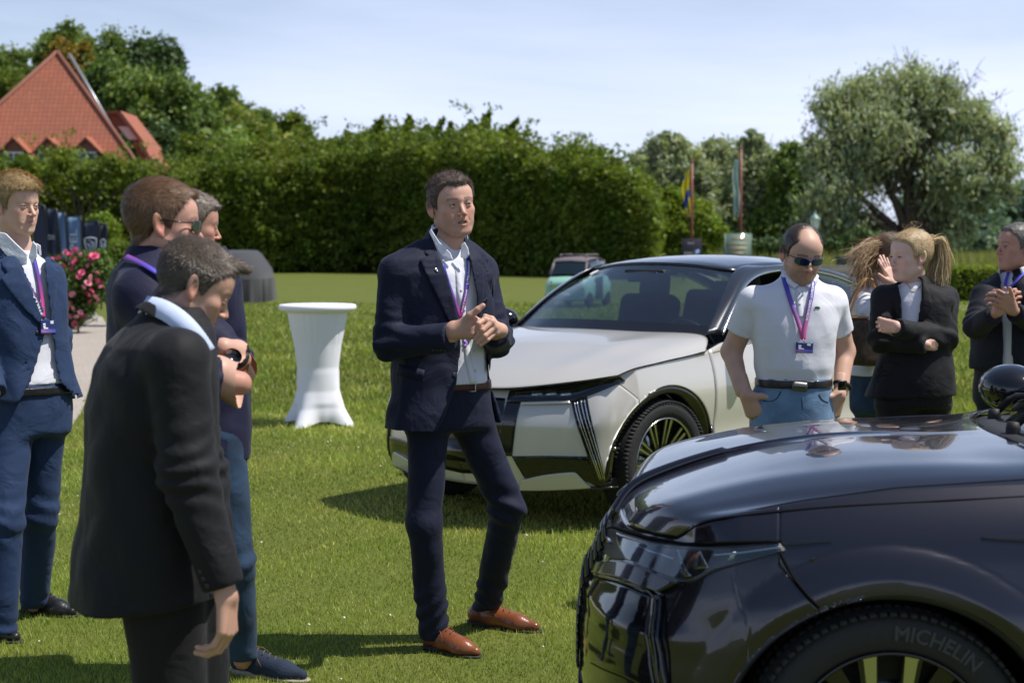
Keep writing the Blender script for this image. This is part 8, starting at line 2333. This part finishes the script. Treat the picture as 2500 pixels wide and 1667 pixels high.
wing(P, [(80, 588), (90, 600), (90, 626), (78, 644), (69, 628)], 6.44, M['shirt_white'])
la = P.ribbon('lanyard', bv, [(22, 612), (45, 660), (70, 705), (90, 745), (101, 775)], .018, M['lanyard'], [(.05, .05, .42), (.05, .05, .42), (.14, .05, .26), (.22, .06, .26), (.45, .05, .24)], .010, Yd=6.42, smooth_n=60)
P.print_on('print', 'STELLANTIS', .012, la, .95, .35, M['white_print'], 1)
P.ribbon('lanyard', bv, [(78, 628), (86, 660), (94, 700), (100, 740), (102, 775)], .018, M['lanyard'], [(.06, .07, .5), (.14, .06, .35), (.45, .05, .24), (.5, .05, .24)], .012, Yd=6.42, smooth_n=60)
o, q = P.badge(bv, [(97, 781), (127, 783), (130, 812), (97, 815)], P.root, 6.4); P.tube('badge_clip', [q, at(102, 774, q[1])], .002, M['chrome'])
P.dot('jacket_button', bv, 91, 812, .009, M['button'], .004); bb = P.bvh('belt')
P.ribbon('belt_buckle', bb, [(94, 932), (108, 936)], .030, M['leather_black'], [(0, 0, 0)] * 2, .005, 6)
H = Head(at(40, 505, 6.54), -33, 3, 0, 1.01, skin=(.62, .38, .29), hair_col=(.42, .30, .15), side=.62, line=.070, thick=(.024, .009), flow=(.35, .9, -.1), mess=.4, len=.03, lift=.3, eye=.0016, brow_amt=.3, scalp=.6, nose=1.1, jaw=.95, wide=.95, lip=(.42, .15, .12))
add_head(P, H, (50, 640, 6.58), .003, .0034, 12000, 8)
shoe(P, ground_at(55, 1490) * [1, 1, 0], ground_at(190, 1506) * [1, 1, 0], M['leather_black'], M['sole'])
shoe(P, ground_at(-80, 1540) * [1, 1, 0], ground_at(52, 1570) * [1, 1, 0], M['leather_black'], M['sole']); P.finish()
# --- man in the white polo shirt between the cars
P = Person(at(1940, 900, 6.9)[0], 6.9, -88, 'man in a white polo shirt, jeans and mirrored sunglasses looking down between the two cars')
SKP = (.56, .34, .25)
bv, T = dress(P, dict(Y=6.9, az=-88, ph=5.2, top='polo_shirt', cloth='polo_white', trousers='jeans_light', waist=918, hem=(1940, 928), belt='leather_black', skin=SKP, res=.0078, amp=.9, fore=(.054, .046, .031),
    rows=[(668, 1950, .07, .07), (690, 1948, .10, .085), (712, 1945, .175, .110), (745, 1942, .212, .132), (790, 1940, .195, .150), (850, 1938, .176, .158), (895, 1937, .172, .160), (918, 1937, .164, .148), (960, 1937, .17, .14)],
    arms=[[(1840, 735, 6.9), (1786, 858, 6.98), (1812, 955, 6.86)], [(2030, 735, 6.92), (2062, 858, 7.0), (2053, 955, 6.88)]], ar=[(.067, .066, .05)] * 2, cut=[2.62, 2.62],
    legs=[[(1888, 985, 6.9), (1876, 1300, 6.88), (1880, 1480, 6.9)], [(1984, 985, 6.92), (1992, 1300, 6.9), (1992, 1480, 6.95)]], lr=(.104, .08, .06), pelvis=(.164, .145),
    collars=[('polo_collar', 'polo_white', (1950, 688, 6.89), .084, .072, .040, 14, .035)]))
for ps in ([(1914, 655), (1925, 685), (1945, 702)], [(1992, 668), (1984, 690), (1966, 700)]): P.ribbon('collar_wing', bv, ps, .032, M['polo_white'], [(.7, .7, .7)] * 2, .010, 12)
P.ribbon('button_placket', bv, [(1950, 700), (1952, 740), (1954, 775)], .030, M['polo_white'], [(.7, .7, .7)] * 2, .002, 16)
for v in (716, 742): P.dot('button', bv, 1952, v, .0055, M['button_white'], lift=.004)
la = P.ribbon('lanyard', bv, [(1912, 668), (1922, 710), (1938, 760), (1954, 805), (1960, 828)], .020, M['lanyard'], [(.06, .06, .42), (.06, .06, .42), (.22, .10, .36), (.55, .14, .34), (.62, .05, .26)], .008)
lb = P.ribbon('lanyard', bv, [(1982, 688), (1980, 720), (1972, 760), (1963, 805), (1960, 828)], .020, M['lanyard'], [(.06, .06, .42), (.10, .08, .44), (.28, .12, .40), (.6, .14, .34), (.62, .05, .26)], .010)
P.print_on('print', 'FORWARD TOGETHER', .0135, lb, .62, .02, M['white_print'], -1)
o, q = P.badge(bv, [(1942, 835), (1983, 836), (1983, 862), (1941, 861)], P.root); P.tube('badge_clip', [q, at(1960, 828, q[1])], .0022, M['chrome'])
P.ribbon('chest_emblem', bv, [(1990, 752), (1995, 749), (2001, 753)], .009, mat('emblem_green', (.03, .12, .03), .7), [(0, 0, 0)] * 2, .002, 8)
bb = P.bvh('belt'); P.ribbon('belt_buckle', bb, [(1934, 941), (1970, 945)], .038, mat('buckle', (.16, .155, .145), .35, metal=.8), [(0, 0, 0)] * 2, .005, 8)
bt = P.bvh('trousers')
for u in (1918, 1992): P.ribbon('belt_loop', bb, [(u, 930), (u - 2, 962)], .012, M['jeans_light'], [(0, 0, 0)] * 2, .007, 6)
P.ribbon('fly_seam', bt, [(1957, 968), (1960, 1010), (1962, 1050)], .005, M['jeans_dark'], [(0, 0, 0)] * 2, .001, 8)
for ps in ([(1862, 978), (1885, 982), (1900, 972), (1906, 955)], [(2022, 982), (2008, 978), (1999, 962)]): P.ribbon('pocket_seam', bt, ps, .004, M['jeans_dark'], [(0, 0, 0)] * 2, .001, 10)
add_hand(P, (1822, 962, 6.84), (.42, -.05, -.9), (.78, -.45, .42), (.55, .8, .2), SKP, .0030, 1.10, curl=(30, 45, 30), thumb=(.95, .35, .05))
add_hand(P, (2050, 962, 6.86), (-.36, -.05, -.93), (-.78, -.45, .38), (-.55, .8, .2), SKP, .0030, 1.10, curl=(30, 45, 30), thumb=(.95, .35, .05))
w_ = empty('watch', (0, 0, 0)); w_.parent = P.root; wc = at(2055, 940, 6.83)
box('watch_case', wc - P.base + np.array([0, -.012, 0]), (.020, .006, .022), M['gloss_black'], w_, R=frame(-70, 10), bevel=.004)
a_, b_ = at(2062, 925, 6.9), at(2052, 955, 6.88); ax = nrm(b_ - a_); e1 = nrm(np.cross(ax, (0, 1, 0))); e2 = np.cross(ax, e1); cc = (a_ + b_) / 2 + np.array([0, .0, 0])
P.tube('strap', [cc + (e1 * math.cos(t) + e2 * math.sin(t)) * .036 for t in np.linspace(0, 2 * PI, 20)], .009, M['matt_black'], 6, parent=w_)
H = Head(at(1958, 622, 6.84), -80, 20, 3, 1.05, skin=SKP, hair_col=(.045, .03, .022), side=.9, bald=True, thick=(.005, .005), line=.085, recede=.02, mess=.3, len=.007, lift=.3, stubble=.35, beard=(.075, .048, .036), scalp=.9, wide=1.0, nose=1.1)
add_head(P, H, (1950, 705, 6.93), .0028, .0035, 5000, 9, look=False)
M['shade_mirror'] = mat('shade_mirror', (.03, .10, .10), .04, metal=.8, coat=1.0, col2=(.03, .05, .30), var_scale=18)
shades(P, H, M['shade_mirror']); P.finish()
# --- blonde woman in the black blazer, arms crossed
P = Person(at(2238, 900, 7.3)[0], 7.3, -112, 'blonde woman with a ponytail and a black blazer over a white top, arms crossed')
SKW = (.64, .40, .32)
bv, T = dress(P, dict(Y=7.3, az=-100, ph=6.1, Yo=7.17, cloth='suit_black', inner='shirt_white', trousers='suit_black', waist=880, hem=(2200, 968), hemn=(.04, 0, -1), skin=SKW, res=.0085,
    rows=[(668, 2232, .05, .05), (690, 2234, .075, .075), (708, 2236, .145, .095), (735, 2238, .178, .115), (790, 2240, .170, .130), (850, 2236, .160, .125), (900, 2232, .185, .130), (975, 2224, .215, .145)],
    open=[(2205, 680), (2204, 720), (2206, 770), (2208, 800), (2240, 800), (2246, 760), (2254, 720), (2258, 680)],
    lapels=[[(2203, 682), (2186, 712), (2182, 745), (2206, 800), (2206, 760)], [(2258, 682), (2274, 712), (2276, 750), (2244, 800), (2250, 745)]],
    arms=[[(2158, 728, 7.28), (2150, 828, 7.22), (2262, 842, 7.10)], [(2308, 728, 7.34), (2306, 826, 7.24), (2190, 800, 7.06)]], ar=[(.060, .056, .042), (.060, .056, .044)],
    legs=[[(2190, 985, 7.3), (2200, 1250, 7.3), (2205, 1440, 7.3)], [(2268, 985, 7.32), (2270, 1250, 7.3), (2270, 1440, 7.35)]], lr=(.10, .08, .07), pelvis=(.17, .13)))
add_hand(P, (2192, 800, 7.06), (-.75, .55, .1), (.1, -.3, 1), (.5, .8, 0), SKW, .0036, .85, curl=(35, 45, 30), thumb=(.2, 1, .3))
add_hand(P, (2258, 842, 7.12), (.8, .5, .05), (0, -.3, 1), (-.4, .8, 0), SKW, .0036, .85, curl=(20, 35, 30), thumb=(.2, 1, .3))
nk = crm(np.array([(2214, 694), (2226, 706), (2240, 706), (2254, 692)], float), np.linspace(0, 3, 14)); P.tube('necklace', [q[0] for q in P.drape(bv, nk, .004, 7.2)], .0016, mat('gold', (.6, .42, .18), .25, metal=1), 5)
H = Head(at(2222, 628, 7.26), -158, 2, 0, .98, skin=(.68, .44, .36), hair_col=(.42, .30, .16), side=.95, line=.078, thick=(.012, .010), flow=(0, -1, .2), mess=.08, len=.03, lift=.05, eye=.0022, brow=.7, brow_amt=.3, nose=.85, jaw=.88, wide=.95, neck=.82, lip=(.42, .14, .13), scalp=.8)
add_head(P, H, (2234, 705, 7.32), .003, .0034, 7000, 10)
tail = [[(sx * .02, -.105, .070), (sx * .03, -.150, .060 + dz), (sx * .035, -.168, -.01), (sx * .03, -.160, -.08), (sx * .03, -.145, -.15 - dz)] for sx in (-1, 0, 1) for dz in (0, .012)]
locks('ponytail', P, H, tail, 2200, .017, (.52, .39, .21), 11, wd=.0017)
P.part('hair_tie', lambda p: ell(p, H.w((0, -.112, .070)), (.018, .018, .018)), H.w((0, -.112, .070)) - .03, H.w((0, -.112, .070)) + .03, .004, M['gloss_black'])
locks('loose_hair', P, H, [[(0, -.02, .135), (.02, -.06, .150), (.03, -.10, .140)], [(0, .03, .125), (.01, 0, .145), (0, -.05, .150)]], 16, .015, (.46, .33, .17), 12, wd=.0006, spread=.03); P.finish()
# --- long-haired woman behind her, hand at her face, tote bag
P = Person(at(2140, 900, 8.2)[0], 8.2, -60, 'woman with long wind-blown brown hair, hand at her face, behind the blonde woman')
dress(P, dict(Y=8.2, az=-60, ph=7.7, top='blouse', cloth='shirt_white', trousers='jeans_dark', waist=905, hem=(2140, 915), skin=SKW, res=.0105,
    rows=[(676, 2150, .05, .05), (696, 2148, .07, .07), (712, 2146, .135, .09), (740, 2144, .165, .11), (800, 2146, .155, .12), (870, 2146, .15, .12), (920, 2146, .17, .125)],
    arms=[[(2108, 728, 8.1), (2124, 765, 7.96), (2184, 700, 7.92)], [(2190, 725, 8.3), (2200, 800, 8.3), (2200, 860, 8.2)]], ar=[(.058, .052, .036)] * 2,
    legs=[[(2122, 945, 8.2), (2128, 1180, 8.2), (2130, 1340, 8.2)], [(2170, 945, 8.25), (2176, 1180, 8.25), (2178, 1340, 8.3)]], lr=(.085, .062, .05), pelvis=(.155, .12)))
add_hand(P, (2184, 694, 7.92), (-.45, .05, .9), (-.5, -.6, -.3), (.3, .9, .1), SKW, .0036, .92, curl=(12, 22, 16), spread=7)
H = Head(at(2176, 634, 8.12), -50, 6, 0, .98, skin=(.60, .34, .26), hair_col=(.12, .07, .04), line=.078, thick=(.02, .018), flow=(0, -1, 0), mess=.2, len=.03, eye=.003, jaw=.88, neck=.82, nose=.85)
add_head(P, H, (2150, 705, 8.2), .004, .0045, 4000, 13)
lk = [[(.06, -.03, .08), (.10, -.05, 0), (.12, -.06, -.10), (.13 + w * .5, -.05, -.17 - w * .3)] for w in (0, .1, .2)] + [[(.03, -.04, .115), (.10, -.08, .06), (.16, -.08, -.05), (.22, -.06, -.16)], [(.05, -.06, .10), (.14, -.06, .08), (.24, -.05, .03), (.36, -.02, -.02)], [(0, -.09, .08), (.06, -.13, -.02), (.09, -.12, -.14)]]
locks('long_hair', P, H, lk, 1500, .020, (.26, .16, .085), 14, spread=.03)
locks('flying_hair', P, H, [[(.05, -.03, .10), (.18, -.04, .07), (.30, 0, .02), (.42, 0, -.10)], [(.05, -.03, .06), (.2, 0, -.02), (.30, 0, -.14), (.27, 0, -.22)], [(.06, -.02, .08), (.22, 0, .08), (.36, 0, .09)]], 90, .02, (.40, .27, .15), 15, wd=.0008, spread=.05); P.finish()
# tote bag on her arm
bc = at(2112, 832, 7.98); bg = empty('tote_bag', (bc[0], bc[1], 0), label='brown patterned tote bag with tan handles hanging from the long-haired woman', cat='bag')
bmat = mat('bag_canvas', (.040, .024, .018), .55, col2=(.085, .055, .035), var_scale=45, detail=1)
V, F = sdf_arrays(lambda p: rbox(p - np.array([0, 0, bc[2]], np.float32) * 1.0, (0, 0, 0), (.165 + 0, .07, .125), .03) + .5 * .0 + .006 * wob(p, 14), (-.22, -.12, bc[2] - .17), (.22, .12, bc[2] + .16), .008)
V[:, 0] *= 1 + (V[:, 2] - bc[2]) * .9; link_mesh('bag_body', np_mesh('bag_body', V, F), bg, bmat)
tan = mat('tan_leather', (.38, .19, .08), .5)
for yy in (-.05, .05): tube('handle', crm(np.array([(-.10, yy, bc[2] + .06), (-.085, yy, bc[2] + .16), (-.02, yy * .6, bc[2] + .30), (.04, yy * .6, bc[2] + .30), (.08, yy, bc[2] + .16), (.09, yy, bc[2] + .06)]), np.linspace(0, 5, 24)), .007, tan, bg, 8)
tube('rim_trim', [(sx * .18, sy * .066, bc[2] + .123) for sx, sy in ((-1, -1), (1, -1), (1, 1), (-1, 1), (-1, -1))], .006, tan, bg, 6)
# --- man in the dark suit at the right edge
P = Person(at(2470, 900, 8.5)[0], 8.5, -150, 'man in a dark suit rubbing his hands at the right edge')
bv, T = dress(P, dict(Y=8.5, az=-138, ph=8.8, Yo=8.37, cloth='suit_dark', inner='shirt_white', trousers='suit_dark', waist=890, hem=(2400, 902), hemn=(0, 0, -1), skin=(.50, .26, .19), res=.010,
    rows=[(655, 2478, .06, .06), (672, 2476, .10, .09), (690, 2472, .18, .11), (720, 2468, .215, .135), (790, 2466, .21, .155), (860, 2464, .21, .16), (910, 2464, .22, .16)],
    open=[(2458, 650), (2450, 690), (2448, 760), (2450, 860), (2446, 910), (2468, 910), (2464, 860), (2466, 760), (2472, 700), (2484, 650)],
    lapels=[[(2455, 655), (2438, 690), (2442, 720), (2450, 790), (2450, 720)]],
    arms=[[(2404, 722, 8.45), (2384, 795, 8.35), (2428, 768, 8.16)], [(2520, 720, 8.5), (2530, 790, 8.3), (2478, 762, 8.15)]], ar=[(.072, .066, .052)] * 2,
    legs=[[(2430, 950, 8.5), (2424, 1160, 8.5), (2424, 1300, 8.5)], [(2490, 950, 8.55), (2494, 1160, 8.5), (2496, 1300, 8.5)]], lr=(.10, .08, .065), pelvis=(.19, .15),
    collars=[('shirt_collar', 'shirt_white', (2476, 668, 8.48), .08, .07, .045, 14, .03)]))
P.ribbon('lanyard', bv, [(2464, 668), (2458, 690), (2458, 708)], .018, M['lanyard'], LAN[:2], .012, 12, Yd=8.35); P.ribbon('lanyard', bv, [(2498, 672), (2482, 692), (2464, 708)], .018, M['lanyard'], LAN[:2], .014, 12, Yd=8.35)
add_hand(P, (2432, 762, 8.15), (.55, -.3, .6), (-.5, -.1, .75), (.5, .6, 0), (.52, .28, .20), .0045, 1.05, curl=(35, 50, 30), thumb=(.6, .8, .1))
add_hand(P, (2474, 758, 8.14), (-.6, -.3, .5), (.5, -.2, .8), (-.5, .6, -.1), (.52, .28, .20), .0045, 1.05, curl=(30, 50, 35), thumb=(.6, .8, 0))
H = Head(at(2482, 606, 8.48), -166, -3, 0, 1.08, skin=(.50, .26, .19), hair_col=(.10, .09, .08), grey=.45, thick=(.010, .005), line=.088, recede=.01, mess=.3, len=.012, eye=.003, wide=1.06, jaw=1.1, scalp=.7)
add_head(P, H, (2480, 690, 8.54), .0038, .004, 5000, 16); P.finish()
print('OBJECTS', len(bpy.data.objects), 'TRIS', sum(sum(len(p.vertices) - 2 for p in m.polygons) if len(m.polygons) < 2000 else len(m.loops) - 2 * len(m.polygons) for m in bpy.data.meshes))
